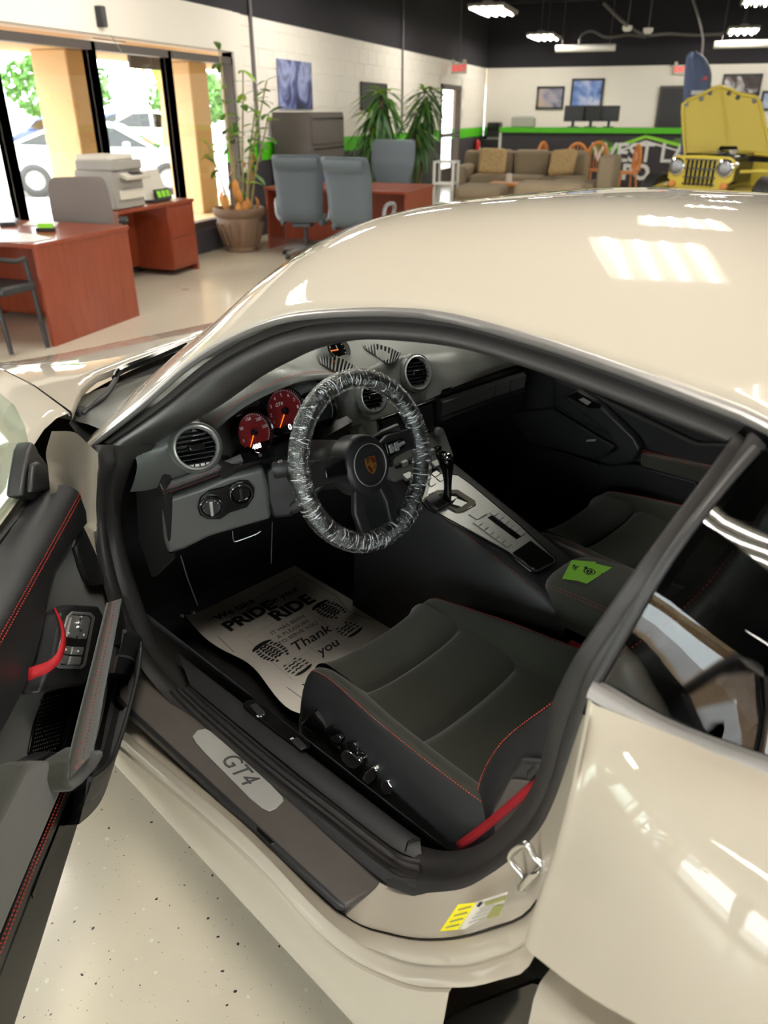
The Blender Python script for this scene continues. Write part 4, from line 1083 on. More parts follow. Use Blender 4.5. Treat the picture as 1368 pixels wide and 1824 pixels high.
# crest on the hub
def cp(a, b, h=.0172): return wp(a, b+HB, h)
sx = [(-.0135,.017),(-.008,.0155),(0,.0185),(.008,.0155),(.0135,.017),(.0145,.004),(.0125,-.006),(.0075,-.014),(0,-.0195),(-.0075,-.014),(-.0125,-.006),(-.0145,.004)]
crest = MB().prism([cp(a, b) for a, b in sx], WN*.0012).build('crest', M['gold'], hub)
MB().prism([cp(a, b, .0185) for a, b in ((-.0125,.0005),(-.001,.0005),(-.001,-.0165),(-.007,-.0125),(-.0115,-.005))], WN*.0005).build('crest_field', M['crest_red'], crest)
MB().prism([cp(a, b, .0185) for a, b in ((.001,.012),(.012,.012),(.0128,.002),(.001,.002))], WN*.0005).build('crest_field', M['crest_red'], crest)
MB().prism([cp(a, b, .0190) for a, b in ((-.0045,.005),(0,.0065),(.0045,.005),(.0042,-.004),(0,-.0085),(-.0042,-.004))], WN*.0006).build('crest_shield', M['gold'], crest)
for a, b, w_, h_ in ((-.007,.0105,.008,.0016),(-.007,.0070,.008,.0016),(.0065,-.0035,.008,.0016),(.006,-.0075,.006,.0016)):
    MB().prism([cp(a-w_/2, b-h_/2, .0185), cp(a+w_/2, b-h_/2, .0185), cp(a+w_/2, b+h_/2, .0185), cp(a-w_/2, b+h_/2, .0185)], WN*.0006).build('crest_bar', M['black_print'], crest)
MB().prism([cp(a, b, .0185) for a, b in ((-.0115,.0155),(-.007,.0145),(0,.0168),(.007,.0145),(.0115,.0155),(.0115,.0125),(-.0115,.0125))], WN*.0004).build('crest_band', M['crest_red'], crest)
def spoke(px, name='spoke', m='leather', th=.016, h=-.012):
    mb = MB().prism([wp(a, b, h) for a, b in px], WN*th)
    return mb.build(name, M[m], wheel, bevel=.005, bseg=3)
for s in (-1, 1):
    spoke([(s*.045,.028+HB),(s*.075,.032),(s*.115,.030),(s*.160,.026),(s*.162,-.020),(s*.125,-.016),(s*.085,-.020),(s*.050,-.030+HB)])
    spoke([(s*.058,.018),(s*.110,.016),(s*.113,-.004),(s*.075,-.010),(s*.058,-.012)], 'spoke_switch_pad', 'gloss', .006, .004)
    spoke([(s*.016,-.055),(s*.046,-.050),(s*.060,-.095),(s*.052,-.157),(s*.028,-.163),(s*.030,-.100)])
for a, b in ((.070,.010),(.086,.010),(.070,-.001),(.086,-.001)):
    spoke([(a-.006,b-.004),(a+.006,b-.004),(a+.006,b+.004),(a-.006,b+.004)], 'spoke_button', 'satin', .003, .0095)
MB().tube([wp(.062,.003,.016), wp(.104,.008,.016)], .004, 8).build('spoke_roller', M['satin'], wheel, smooth=40)
# ---- clear protective film pulled over the rim (a thing of its own)
random.seed(3)
na, nb_ = 220, 14
fr_ = MB(); rowsf = []
for i in range(na):
    a = 2*math.pi*i/na
    pucker = 0.0003*math.sin(i*1.9)+0.0003*math.sin(i*3.7+1)+random.uniform(-.0003, .0003)
    sag = .004*max(0, -math.sin(a))
    rr = []
    for j in range(nb_):
        b = 2*math.pi*j/nb_
        inner = max(0, -math.cos(b))
        r = .0205+pucker*(.4+1.3*inner)+sag*max(0, math.cos(b))+random.uniform(-.0003, .0003)
        rr.append(wp((RW+r*math.cos(b))*math.cos(a), (RW+r*math.cos(b))*math.sin(a), r*1.1*math.sin(b)))
    rowsf.append(rr)
film = MB().grid(rowsf, cu=True, cv=True).build('steering_wheel_film', M['film'], None, smooth=25)
uvl = film.data.uv_layers.new(name='UVMap')
ring_t = lambda p: (math.atan2((p-WC).dot(WU), (p-WC).dot(WR))/(2*math.pi), 0)
for pl in film.data.polygons:
    us = []
    for li in pl.loop_indices:
        p = film.data.vertices[film.data.loops[li].vertex_index].co
        u = ring_t(p)[0]; q = p-WC; rad_ = math.hypot(q.dot(WU), q.dot(WR))-RW
        us.append([u, math.atan2(q.dot(WN), rad_)/(2*math.pi)])
    for k in range(2):
        if max(x[k] for x in us)-min(x[k] for x in us) > .5:
            for x in us:
                if x[k] < 0: x[k] += 1
    for li, x in zip(pl.loop_indices, us): uvl.data[li].uv = (x[0]*1.0, x[1])
def in_car(o):
    o.location = CAR.location; o.rotation_euler = CAR.rotation_euler; return o
tag(in_car(film), 'crinkled clear plastic film wrapped around the steering wheel rim', 'plastic cover')

# ---- centre stack
stack = MB().prism([V((.262,.135,.77)), V((.262,-.150,.77)), V((.225,-.150,.66)), V((.150,-.125,.60)), V((.150,.110,.60)), V((.225,.135,.66))], (.05, 0, 0)).build('centre_stack', M['dashskin'], CAR, bevel=.008)
MB().prism([V((.2225,.105,.75)), V((.2225,-.115,.75)), V((.212,-.115,.665)), V((.212,.105,.665))], (-.006, 0, .001)).build('screen_frame', M['gloss'], stack, bevel=.002)
MB().prism([V((.2155,.090,.742)), V((.2155,-.095,.742)), V((.2055,-.095,.675)), V((.2055,.090,.675))], (-.002, 0, 0)).build('screen', M['screen'], stack)
for s in (.096, -.108):
    MB().lathe([(.011, 0), (.010, .014), (0, .015)], V((.205, s, .665)), (-1, 0, .15), 18).build('screen_knob', M['satin'], stack, smooth=40)
for k in range(7):
    y = .075-.026*k
    MB().box((.178, y, .628), (.012, .021, .014)).build('climate_button', M['galv'] if k % 2 else M['gloss'], stack, bevel=.0015)
for k in range(5):
    y = .065-.036*k
    MB().box((.150, y, .606), (.018, .026, .010), Matrix.Rotation(-.5, 3, 'Y')).build('climate_button', M['galv'], stack, bevel=.0015)
# lower passenger dash: stitched edge, trim strip, glovebox
pst = [CY(790,691,-.13), CY(830,678,-.24), CY(865,667,-.345), CY(903,655,-.455), CY(940,645,-.56)]
stitches('passenger_stitching', [p+V((-.004, 0, .004)) for p in catmull(pst, 24)], M['thread'], dash, .0068, .0042, .0007)
strip = [p+V((.004, 0, -.006)) for p in catmull(pst, 12)]
MB().grid([strip, [p+V((.012, 0, -.026)) for p in strip]]).build('passenger_trim_strip', M['gloss'], dash)
MB().grid([[p+V((.008, 0, -.028)) for p in strip], [p+V((-.004, 0, -.036)) for p in strip], [p+V((.000, 0, -.075)) for p in strip]]).build('passenger_lower_trim', M['dashskin'], dash, smooth=50)
gb = [CY(784,760,-.14)]
MB().grid([[p+V((.002, 0, -.078)) for p in strip], [p+V((-.006, 0, -.084)) for p in strip], [p+V((.01, 0, -.15)) for p in strip], [p+V((.08, 0, -.20)) for p in strip]]).build('glovebox_lid', M['plastic'], dash, smooth=50)
for k in (7, 9):
    MB().tube([strip[k]+V((-.005, 0, -.036)), strip[k]+V((-.001, 0, -.076))], .001, 4).build('trim_gap', M['gloss'], dash)

# ---- centre console
KP, KN = V((.12, -.02, .585)), V((-.312, 0, .95))
def KC(u, v, h=0.0): return CP(u, v, KP+KN*h, KN)
def kc(x, y, h=0.0):
    z = .585+(x-.12)*.115/.35
    return V((x, y, z))+KN*h
cs = []
for x, w0, w1, dz in ((.30,.085,.12,0),(.18,.085,.125,0),(.0,.080,.125,0),(-.12,.076,.122,0),(-.26,.070,.118,0),(-.34,.066,.110,-.02)):
    z = .585+(x-.12)*.115/.35+dz
    cs.append([V((x, -.02+w1+.03, .12)), V((x, -.02+w1, z-.12)), V((x, -.02+w0+.018, z-.025)), V((x, -.02+w0+.006, z-.004)), V((x, -.02+w0-.002, z-.001)), V((x, -.02, z-.003)), V((x, -.02-w0+.002, z-.001)), V((x, -.02-w0-.006, z-.004)), V((x, -.02-w0-.018, z-.025)), V((x, -.02-w1, z-.12)), V((x, -.02-w1-.03, .12))])
console = MB().grid(loft(cs, 4)).build('centre_console', M['leather'], CAR, smooth=60)
for s in (1, -1):
    stitches('console_stitching', [V((x, -.02+s*(w+.013), .585+(x-.12)*.115/.35-.010)) for x, w in ((.2,.083),(.0,.080),(-.12,.076),(-.27,.070))], M['thread'], console, .0068, .0042, .0008)
    # tall padded rail beside the footwell
pl_ = [(746,872),(770,842),(815,846),(838,862),(925,935),(988,994),(990,1003),(957,1020),(946,1018),(905,985),(760,905),(750,893)]
panel = MB().prism([KC(u, v, .0015) for u, v in pl_], KN*.004).build('console_panel', M['galv'], console, bevel=.002)
MB().tube([KC(u, v, .005) for u, v in pl_]+[KC(*pl_[0], .005)], .0022, 6).build('console_panel_edge', M['gloss'], console, smooth=60)
gate_o = [(762,882),(778,874),(815,873),(846,893),(848,900),(824,913),(812,914),(797,906)]
gate = MB().prism([KC(u, v, .0056) for u, v in gate_o], KN*.003).build('shift_gate', M['chrome'], panel, bevel=.0015)
MB().prism([KC(u, v, .0087) for u, v in [(773,884),(786,879),(812,879),(834,894),(815,905),(800,900)]], KN*.0004).build('shift_gate_well', M['gloss'], gate)
for q in ([(813,888),(832,896),(822,903),(806,898)], [(803,884),(814,886),(806,892),(797,890)]):
    MB().prism([KC(u, v, .0093) for u, v in q], KN*.0012).build('shift_gate_bar', M['satin'], gate)
# gear selector
sb = KC(797, 888, .008); stp = CY(790, 806, sb.y+.004)
ax = (stp-sb)
lev = []
for k, r, fl in ((0,.0105,1),(.25,.0100,1),(.45,.0105,1.1),(.62,.0125,1.3),(.78,.0150,1.5),(.90,.0165,1.5),(.97,.0135,1.4),(1.0,.006,1.2)):
    c = sb+ax*k+V((-.006*math.sin(k*3.1), 0, 0))
    lev.append([c+V((math.cos(a)*r*fl, math.sin(a)*r*1.0, math.cos(a)*r*.25)) for a in [2*math.pi*i/16 for i in range(16)]])
sel = MB().grid(loft(lev, 3), cu=True).build('gear_selector', M['gloss'], panel, smooth=70)
MB().tube([sb+ax*.10+V((-.011, .007, 0)), sb+ax*.5+V((-.014, .008, 0)), sb+ax*.72+V((-.018, .011, 0))], [.003, .0035, .002], 6).build('selector_trim', M['chrome'], sel, smooth=60)
MB().sphere(sb+ax*.93+V((-.014, .004, .004)), (.0115, .0105, .0095), 16, 10).build('selector_cap', M['chrome'], sel, smooth=70)
MB().prism([KC(u, v, .006) for u, v in [(752,893),(772,882),(800,903),(778,913),(765,905)]], KN*.012).build('selector_boot', M['plastic'], panel, bevel=.004)
# buttons
def kbtn(px, name='console_button', m='galv', th=.0032):
    return MB().prism([KC(u, v, .0056) for u, v in px], KN*th).build(name, M[m], panel, bevel=.0008)
kbtn([(834,917),(852,907),(868,916),(850,927)], 'console_switch')
for i in range(6):                       # left row
    f = i/6; u, v = 842+f*62, 931+f*45
    kbtn([(u, v+1), (u+8.0, v-4.5), (u+17.5, v+2.2), (u+9.4, v+7.8)])
for i in range(6):                       # right row
    f = i/6; u, v = 868+f*58, 913+f*42
    kbtn([(u+3, v+1), (u+11, v-4), (u+20, v+2.2), (u+12, v+7.6)])
MB().prism([KC(u, v, .0056) for u, v in [(868,922),(880,916),(930,955),(920,961)]], KN*.0005).build('console_slot', M['gloss'], panel)
for (u, v) in ((760,852),(775,845),(768,862),(784,853)):
    kbtn([(u-7, v), (u+2, v-6), (u+9, v), (u, v+6)])
tray = MB().prism([KC(u, v, .0058) for u, v in [(912,986),(944,964),(986,996),(987,1002),(957,1016),(948,1014)]], KN*.004).build('storage_lid', M['gloss'], panel, bevel=.002)
MB().prism([KC(u, v, .0102) for u, v in [(963,1008),(975,1001),(979,1004),(967,1010)]], KN*.001).build('lid_latch', M['chrome'], panel)
# armrest behind the console
ar = []
for x, hw, z in ((-.255,.050,.462),(-.275,.070,.488),(-.33,.082,.500),(-.45,.088,.508),(-.60,.088,.510)):
    ar.append([V((x, -.02+hw*1.05, z-.11)), V((x, -.02+hw*1.02, z-.025)), V((x, -.02+hw*.92, z-.006)), V((x, -.02+hw*.6, z+.001)), V((x, -.02, z+.003)), V((x, -.02-hw*.6, z+.001)), V((x, -.02-hw*.92, z-.006)), V((x, -.02-hw*1.02, z-.025)), V((x, -.02-hw*1.05, z-.11))])
rest = MB().grid(loft(ar, 4)).build('armrest_lid', M['alcantara'], CAR, smooth=60)
for dz in (0, -.008):
    stitches('armrest_stitching', [V((x, -.02+hw*.99+.003, z-.016+dz)) for x, hw, z in ((-.262,.060,.472),(-.275,.070,.484),(-.33,.082,.498),(-.45,.088,.506),(-.58,.088,.508))], M['thread'], rest, .0068, .0042, .0008)
# ---- two green business cards lying on the armrest
def card(px, label, dz, logo):
    q = [CZ(u, v, .5035+dz) for u, v in px]
    c = MB().prism(q, (0, 0, .0006)).build('business_card', M['card_green'], None)
    e1 = V((.25, -1, 0)).normalized(); e2 = V((1, .25, 0)).normalized()
    for u, v, s in logo:
        o = CZ(u, v, .5035+dz+.0009)
        A = [2*math.pi*i/24 for i in range(24)]
        MB().grid([[o+e1*(math.cos(a)*s*k)+e2*(math.sin(a)*s*k) for a in A] for k in (1.0, .80)], cu=True).build('card_logo_ring', M['black_print'], c)
        MB().add([o+e1*(math.cos(a)*s*.62)+e2*(math.sin(a)*s*.55) for a in A], [list(range(24))]).build('card_logo_disc', M['black_print'], c)
        MB().add([o+V((0, 0, .0002))+e1*(x*s)+e2*(y*s) for x, y in ((-1.1,.20),(-1.1,-.20),(1.1,-.20),(1.1,.20))], [[0, 1, 2, 3]]).build('card_logo_bar', M['black_print'], c)
        MB().add([o+V((0, 0, .0004))+e1*(x*s)+e2*(y*s) for x, y in ((-.8,.06),(-.8,-.06),(.8,-.06),(.8,.06))], [[0, 1, 2, 3]]).build('card_logo_text', M['card_green'], c)
        MB().add([o+e1*(x*s)+e2*(y*s) for x, y in ((.5,.5),(1.35,.75),(1.1,1.2),(.4,1.0))], [[0, 1, 2, 3]]).build('card_logo_leaf', M['black_print'], c)
    return tag(in_car(c), label, 'card')
card([(1001,1031),(1018,998),(1062,1001),(1040,1036)], 'green business card partly covered by the other on the armrest', 0, [(1027, 1012, .0095)])
card([(1045,1040),(1015,1030),(1039,999),(1090,1011)], 'upper green business card with round black logo on the armrest', .002, [(1050, 1018, .0135)])
# ================================================================== driver door, swung open about 40 degrees
DE = V((-math.cos(rad(40)), math.sin(rad(40)), 0)); DNm = V((-math.sin(rad(40)), -math.cos(rad(40)), 0)); DH = V((.42, .80, 0))
def DP(u, v, h=0.0): return CP(u, v, DH+DNm*h, DNm)
def D(s, z, h=0.0): return DH+DE*s+DNm*h+V((0, 0, z))
def dslab(name, px, h, th, m, par, bevel=.003, bseg=2):
    return MB().prism([DP(u, v, h) for u, v in px], DNm*-th).build(name, M[m], par, bevel=bevel, bseg=bseg)
# outer skin and thickness of the door
ds = [[D(s, z, h) for s, z, h in ((s0, .80, -.03), (s0, .80, -.07), (s0, .70, -.13), (s0, .50, -.15), (s0, .28, -.13), (s0, .22, -.08), (s0, .23, .0))] for s0 in (.10, .30, .60, .90, 1.18)]
door = MB().grid(loft(ds, 3)).build('driver_door', M['paint'], CAR, smooth=60)
MB().prism([D(.10, .22, .01), D(.10, .22, -.12), D(.10, .50, -.145), D(.10, .72, -.12), D(.10, .80, -.06), D(.10, .80, .0)], DE*.01).build('door_front_edge', M['paint'], door)
# door card base
card_px = [(150,935),(172,985),(192,1042),(206,1056),(216,1068),(214,1120),(200,1210),(172,1330),(150,1400),(112,1520),(40,1750),(-60,2000),(-420,1750),(-160,1400),(0,1285),(51,1200),(99,1018),(125,978)]
base = dslab('door_card', card_px, .020, .03, 'alcantara_lit', door, .004)
# top roll with stitched edge
A_ = [DP(62,882,-.018), DP(0,962,-.018), DP(-150,1156,-.018), DP(-420,1506,-.018)]
B_ = [DP(86,868,.000), DP(0,1000,.000), DP(-150,1230,.000), DP(-420,1640,.000)]
C_ = [DP(118,864,.024), DP(0,1062,.024), DP(-150,1313,.024), DP(-420,1765,.024)]
E_ = [DP(140,876,.042), DP(0,1124,.042), DP(-150,1389,.042), DP(-420,1866,.042)]
G_ = [DP(146,892,.044), DP(0,1152,.044), DP(-150,1420,.044), DP(-420,1900,.044)]
H_ = [DP(155,931,.036), DP(99,1018,.036), DP(51,1205,.036), DP(-100,1480,.036)]
rws = [catmull(x, 24) for x in (A_, B_, C_, E_, G_)]
roll = MB().grid(smooth_rows([list(r) for r in zip(*rws)], 3)).build('door_top_roll', M['leather'], door, smooth=70)
front_cap = [DP(u, v, h) for u, v, h in ((62,882,-.018),(86,868,.0),(118,864,.024),(140,876,.042),(146,892,.044),(155,931,.036),(120,940,.01),(90,905,-.01))]
MB().prism(front_cap, DE*.006).build('roll_end', M['leather'], door)
MB().grid([catmull(G_, 24), [a.lerp(b, .5)+DNm*.003 for a, b in zip(catmull(G_, 24), catmull(H_, 24))], catmull(H_, 24), [p+DNm*-.02 for p in catmull(H_, 24)]]).build('door_upper_face', M['leather'], door, smooth=60)
for o in (.0, .009):
    stitches('door_stitching', [p+DNm*(.003)+V((0, 0, -.002-o)) for p in catmull(E_, 30)], M['thread'], roll, .0068, .0048, .0012)
# glass, belt seal, mirror sail
gl = [(46,880),(53,800),(44,758),(26,722),(0,700),(-60,668),(-220,640),(-420,690),(-560,900),(-560,1700),(-420,1500),(-150,1150),(0,955)]
MB().add([DP(u, v, -.035) for u, v in gl], [list(range(len(gl)))]).build('door_window', M['doorglass'], door)
MB().tube([DP(60,884,-.026), DP(0,960,-.026), DP(-150,1150,-.026), DP(-420,1500,-.026)], .0075, 8).build('belt_seal', M['rubber'], door, smooth=60)
MB().tube([DP(60,890,-.016), DP(0,968,-.016), DP(-150,1164,-.016)], .003, 6).build('belt_trim', M['gloss'], door, smooth=60)
sail = dslab('mirror_sail', [(40,884),(44,850),(52,800),(58,786),(64,792),(70,806),(108,856),(98,874),(66,892)], -.012, .03, 'plastic', door, .006, 3)
dslab('mirror_sail_panel', [(58,878),(62,826),(70,822),(78,828),(104,858),(95,871)], .004, .012, 'plastic', sail, .005, 3)
# black padded triangle by the hinge, switch console, handle bar
dslab('hinge_cover', [(137,975),(150,938),(172,985),(191,1041),(168,1044),(157,1036),(147,1012)], .031, .012, 'leather', door, .004)
cons = dslab('switch_console', [(112,1090),(135,1077),(176,1080),(186,1096),(160,1206),(150,1222),(100,1226),(72,1236),(84,1200),(97,1172)], .058, .035, 'plastic', door, .006, 3)
bz = dslab('switch_bezel', [(121,1098),(130,1089),(162,1091),(170,1099),(153,1186),(146,1192),(106,1190),(99,1183)], .0605, .004, 'satin', cons, .0015)
dslab('switch_well', [(126,1098),(131,1094),(160,1096),(164,1101),(148,1182),(142,1186),(110,1184),(105,1179)], .0615, .002, 'gloss', cons, .001)
def dbtn(px, name='door_switch', m='galv', h=.066): return dslab(name, px, h, .005, m, cons, .0012)
dbtn([(128,1100),(132,1096),(158,1098),(162,1103),(155,1137),(143,1138),(142,1132),(137,1132),(136,1137),(120,1134)], 'mirror_switch')
jc = DP(142, 1113, .066); ju = V((0, 0, 1)); jr = DE
MB().lathe([(.0125, 0), (.0125, .003), (.0105, .0035), (.0100, .001)], jc, DNm, 28, caps=False).build('mirror_joystick_ring', M['chrome'], cons, smooth=40)
MB().lathe([(.0098, 0), (.0098, .003), (.0075, .0045), (0, .0035)], jc, DNm, 28).build('mirror_joystick', M['galv'], cons, smooth=50)
for px in ([(114,1150),(127,1151),(124,1165),(110,1163)], [(131,1152),(150,1153),(147,1167),(128,1166)], [(109,1166),(123,1168),(119,1183),(106,1181)], [(127,1169),(146,1170),(143,1184),(123,1184)]):
    w_ = dbtn(px, 'window_switch')
for u, v in ((122,1128),(149,1131),(117,1157),(139,1160),(145,1099)):
    c = DP(u, v, .0668); MB().box(c, (.003, .003, .0025)).build('switch_symbol', M['white_print'], cons)
# red pull strap
e1 = [(97,1082,.040),(106,1104,.062),(111,1130,.080),(106,1156,.086),(88,1176,.074),(51,1190,.046)]
e2 = [(101,1085,.040),(113,1110,.066),(118,1140,.085),(112,1170,.090),(92,1194,.078),(50,1213,.046)]
r1, r2 = catmull([DP(*p) for p in e1], 28), catmull([DP(*p) for p in e2], 28)
MB().grid([r1, [a.lerp(b, .5) for a, b in zip(r1, r2)], r2]).build('pull_strap', M['strap'], door, smooth=60, solid=.0022)
# padded grab bar
L_ = [(190,1074),(180,1115),(164,1180),(149,1240),(134,1300),(121,1358),(117,1392)]
R_ = [(216,1066),(211,1100),(198,1165),(186,1228),(176,1285),(168,1325),(166,1345)]
bar = []
for (lu, lv), (ru, rv) in zip(L_, R_):
    bar.append([DP(lu, lv, .060), DP(lu, lv, .098), DP(lu*.75+ru*.25, lv*.75+rv*.25, .110), DP(lu*.35+ru*.65, lv*.35+rv*.65, .110), DP(ru, rv, .098), DP(ru+1, rv, .055)])
br = loft([[p for p in r] for r in bar], 5)
gb_ = MB().grid(smooth_rows(br, 3)); n0 = 16
gb_.f.append(list(range(n0))); gb_.f.append(list(range(len(gb_.v)-n0, len(gb_.v))))
grab = gb_.build('grab_bar', M['alcantara_lit'], door, smooth=60)
dslab('grab_bar_foot', [(117,1385),(122,1358),(140,1345),(166,1328),(172,1338),(184,1335),(185,1348),(172,1372),(150,1396),(132,1409),(122,1404)], .106, .05, 'alcantara_lit', door, .010, 3)
for k in (.38, .62):
    pp = [DP(lu+(ru-lu)*k, lv+(rv-lv)*k, .1125) for (lu, lv), (ru, rv) in zip(L_, R_)]
    stitches('grab_bar_stitching', catmull(pp, 30), M['thread'], grab, .0068, .0046, .0011)
# door pocket: dark wall with a rim, carpeted inside
rim = [(222,1124),(244,1132),(251,1146),(246,1195),(232,1255),(212,1322),(198,1354),(180,1374),(160,1388)]
rimp = catmull([DP(u, v, .125) for u, v in rim], 40)
wall_out = [p+DNm*-.035+V((0, 0, -.10)) for p in rimp]
pocket = MB().grid([rimp, [p.lerp(q, .15)+DNm*.004 for p, q in zip(rimp, wall_out)], [p.lerp(q, .6)+DNm*.0 for p, q in zip(rimp, wall_out)], wall_out, [p+DNm*-.05 for p in wall_out]]).build('door_pocket', M['plastic'], door, smooth=60)
MB().tube(rimp, .0042, 8).build('pocket_rim', M['plastic'], pocket, smooth=60)
inn_ = catmull([DP(u, v, .060) for u, v in [(216,1090),(218,1110),(214,1160),(203,1220),(190,1280),(180,1330),(170,1345),(165,1350),(160,1355)]], 40)
MB().grid([[p+DNm*-.004 for p in rimp], [p+DNm*-.02+V((0, 0, -.06)) for p in rimp], [p+V((0, 0, -.05)) for p in inn_], inn_]).build('pocket_lining', M['carpet'], pocket, smooth=60)
dslab('pocket_front', [(216,1072),(226,1118),(246,1134),(240,1160),(214,1150),(208,1100)], .095, .02, 'plastic', pocket, .004)
# recess behind the bar with speaker mesh
rec_ = dslab('door_recess', [(82,1236),(148,1220),(150,1235),(136,1300),(124,1345),(90,1342),(56,1356),(52,1340),(62,1290)], .0245, .004, 'gloss', door, .001)
mesh_ = MB()
for i in range(16):
    for j in range(14):
        u = 58+i*4.0+j*1.1; v = 1345-j*7.5-i*1.2
        if u < 150-(1345-v)*.1 and u-58 < 44+j*1.5:
            mesh_.lathe([(.0022, 0), (.0012, .0012), (0, .0012)], DP(u, v, .0252), DNm, 5, caps=False)
mm = mesh_.build('speaker_mesh', M['plastic'], rec_); mm['kind'] = 'stuff'
dslab('recess_floor', [(56,1356),(90,1338),(122,1342),(118,1362),(80,1354),(48,1364)], .05, .03, 'leather', door, .004)
# elbow rest and lower door
elbow = [(46,1362),(62,1354),(90,1354),(116,1364),(119,1392),(62,1528),(0,1678),(-80,1870),(-330,1700),(-150,1500),(0,1452)]
eb = dslab('elbow_rest', elbow, .078, .05, 'alcantara_lit', door, .012, 3)
for o in (0, 5):
    stitches('elbow_stitching', [DP(u+o, v+o*.6, .0795-o*.0008) for u, v in ((118,1394),(60,1534),(0,1684),(-60,1830))], M['thread'], eb, .0068, .0048, .0013)
dslab('door_lower_face', [(121,1400),(128,1412),(62,1570),(0,1738),(-70,1900),(-90,1880),(0,1690),(62,1532)], .066, .03, 'plastic', door, .004)
dslab('door_lower_trim', [(130,1408),(166,1386),(122,1528),(72,1690),(29,1824),(-10,1950),(-110,1950),(0,1730),(64,1566)], .056, .03, 'plastic', door, .006)
dslab('door_check_gap', [(129,1412),(136,1408),(108,1500),(60,1600),(58,1592)], .0585, .003, 'gloss', door, .0006)

# ================================================================== seats
def seat(sy, yc, name, label):
    """sy=+1 driver (outer side is +y), -1 passenger; yc centre line"""
    T = lambda x, o, z: V((x, yc+sy*o, z))
    s = MB()
    # bolsters: leather outside, suede inside; o = offset towards the door
    def bolster(sg, nm):
        secs = []
        for x, crest, z, zi in ((-.055,.175,.375,.36),(-.075,.182,.418,.405),(-.14,.186,.432,.398),(-.28,.208,.440,.388),(-.42,.222,.446,.376),(-.52,.230,.452,.368),(-.60,.234,.458,.366)):
            c = crest*sg
            secs.append([T(x, c+sg*.030, .20), T(x, c+sg*.034, .28), T(x, c+sg*.026, z-.050), T(x, c+sg*.012, z-.012), T(x, c, z), T(x, c-sg*.016, z+.001), T(x, c-sg*.040, z-.016), T(x, c-sg*.062, zi), T(x, c-sg*.080, zi-.03)])
        rows = smooth_rows(loft(secs, 4), 3)
        n = len(rows[0]); kcut = 12
        outer = MB().grid([r[:kcut+1] for r in rows]); 
        fr = rows[0]; outer.f.append([i for i in range(kcut+1)]+[])
        o_ = outer.build('bolster_side', M['leather'], root, smooth=70)
        MB().grid([r[kcut:] for r in rows]).build('bolster_top', M['alcantara'], root, smooth=70)
        stitches('bolster_stitching', [r[kcut]+V((0, 0, .0016)) for r in rows[3:]], M['thread'], o_, .0060, .0042, .0010)
    root = empty(name)
    root.parent = CAR
    bolster(1, 'l'); bolster(-1, 'r')
    # three cushion pads divided by deep seams
    def pad(x0, x1, z0, z1, w0, w1, front=False):
        rows = []
        for i in range(13):
            f = i/12; x = x0+(x1-x0)*f; z = z0+(z1-z0)*f; w = w0+(w1-w0)*f
            e = min(f, 1-f)*12
            puff = .016*(1-math.exp(-e*1.1))
            if front and f < .35: puff -= .05*((.35-f)/.35)**2
            r = []
            for j in range(17):
                k = -1+2*j/16
                r.append(T(x, k*w, z+puff*(1-.5*abs(k)**6)+.012*k*k+.010*abs(k)**5))
            rows.append(r)
        lip = [p+V((.004, 0, -.05)) for p in rows[0]]; lip2 = [p+V((-.0, 0, -.04)) for p in rows[-1]]
        return MB().grid([lip]+rows+[lip2]).build('seat_pad', M['alcantara'], root, smooth=70)
    pad(-.045, -.185, .395, .392, .150, .152, True)
    pad(-.190, -.335, .388, .368, .152, .160)
    pad(-.340, -.60, .364, .345, .160, .172)
    MB().prism([T(-.05, -.17, .37), T(-.05, .17, .37), T(-.06, .17, .22), T(-.06, -.17, .22)], (-.03, 0, 0)).build('cushion_front', M['leather'], root, bevel=.02, bseg=3)
    MB().box(T(-.33, 0, .26), (.52, .40, .14)).build('seat_base', M['plastic'], root, bevel=.01)
    for o in (-.16, .16):
        MB().box(T(-.25, o, .145), (.66, .035, .05)).build('seat_rail', M['gloss'], root, bevel=.004)
    # backrest with side bolsters
    secs = []
    for h, x, w, bz, th in ((0,-.600,.22,.075,.12),(.10,-.625,.245,.095,.13),(.22,-.668,.25,.100,.13),(.34,-.725,.245,.085,.12),(.45,-.770,.215,.055,.11),(.53,-.800,.165,.035,.10),(.60,-.82,.13,.03,.08),(.66,-.835,.115,.03,.07),(.70,-.845,.09,.01,.05)):
        z = .37+h
        secs.append([T(x-th, -w*.8, z), T(x-th*.6, -w*1.02, z), T(x+bz*.5, -w*1.05, z), T(x+bz, -w*.90, z), T(x+bz*.55, -w*.68, z), T(x+.012, -w*.45, z), T(x+.018, 0, z), T(x+.012, w*.45, z), T(x+bz*.55, w*.68, z), T(x+bz, w*.90, z), T(x+bz*.5, w*1.05, z), T(x-th*.6, w*1.02, z), T(x-th, w*.8, z), T(x-th, 0, z)])
    rows = loft(secs, 4)
    mb = MB().grid(rows, cu=True)
    mb.f.append(list(range(14))); mb.f.append(list(range(len(mb.v)-14, len(mb.v))))
    bk = mb.build('backrest', M['leather'], root, smooth=70)
    insert = [[p+V((.006, 0, 0)) for p in r[4:9]] for r in rows[2:-4]]
    MB().grid(insert).build('backrest_insert', M['alcantara'], root, smooth=70)
    stitches('backrest_stitching', [r[9]+V((.002, 0, .001)) for r in rows[1:-8]], M['thread'], bk, .0062, .0044, .0011)
    # side plate with recline pivot
    side_p = [T(-.68, .264, .36), T(-.61, .264, .38), T(-.585, .264, .46), T(-.60, .264, .56), T(-.63, .264, .64), T(-.70, .264, .68), T(-.74, .264, .55)]
    pl = MB().prism(side_p, V((0, sy*.012, 0))).build('backrest_side_plate', M['plastic'], root, bevel=.01, bseg=3)
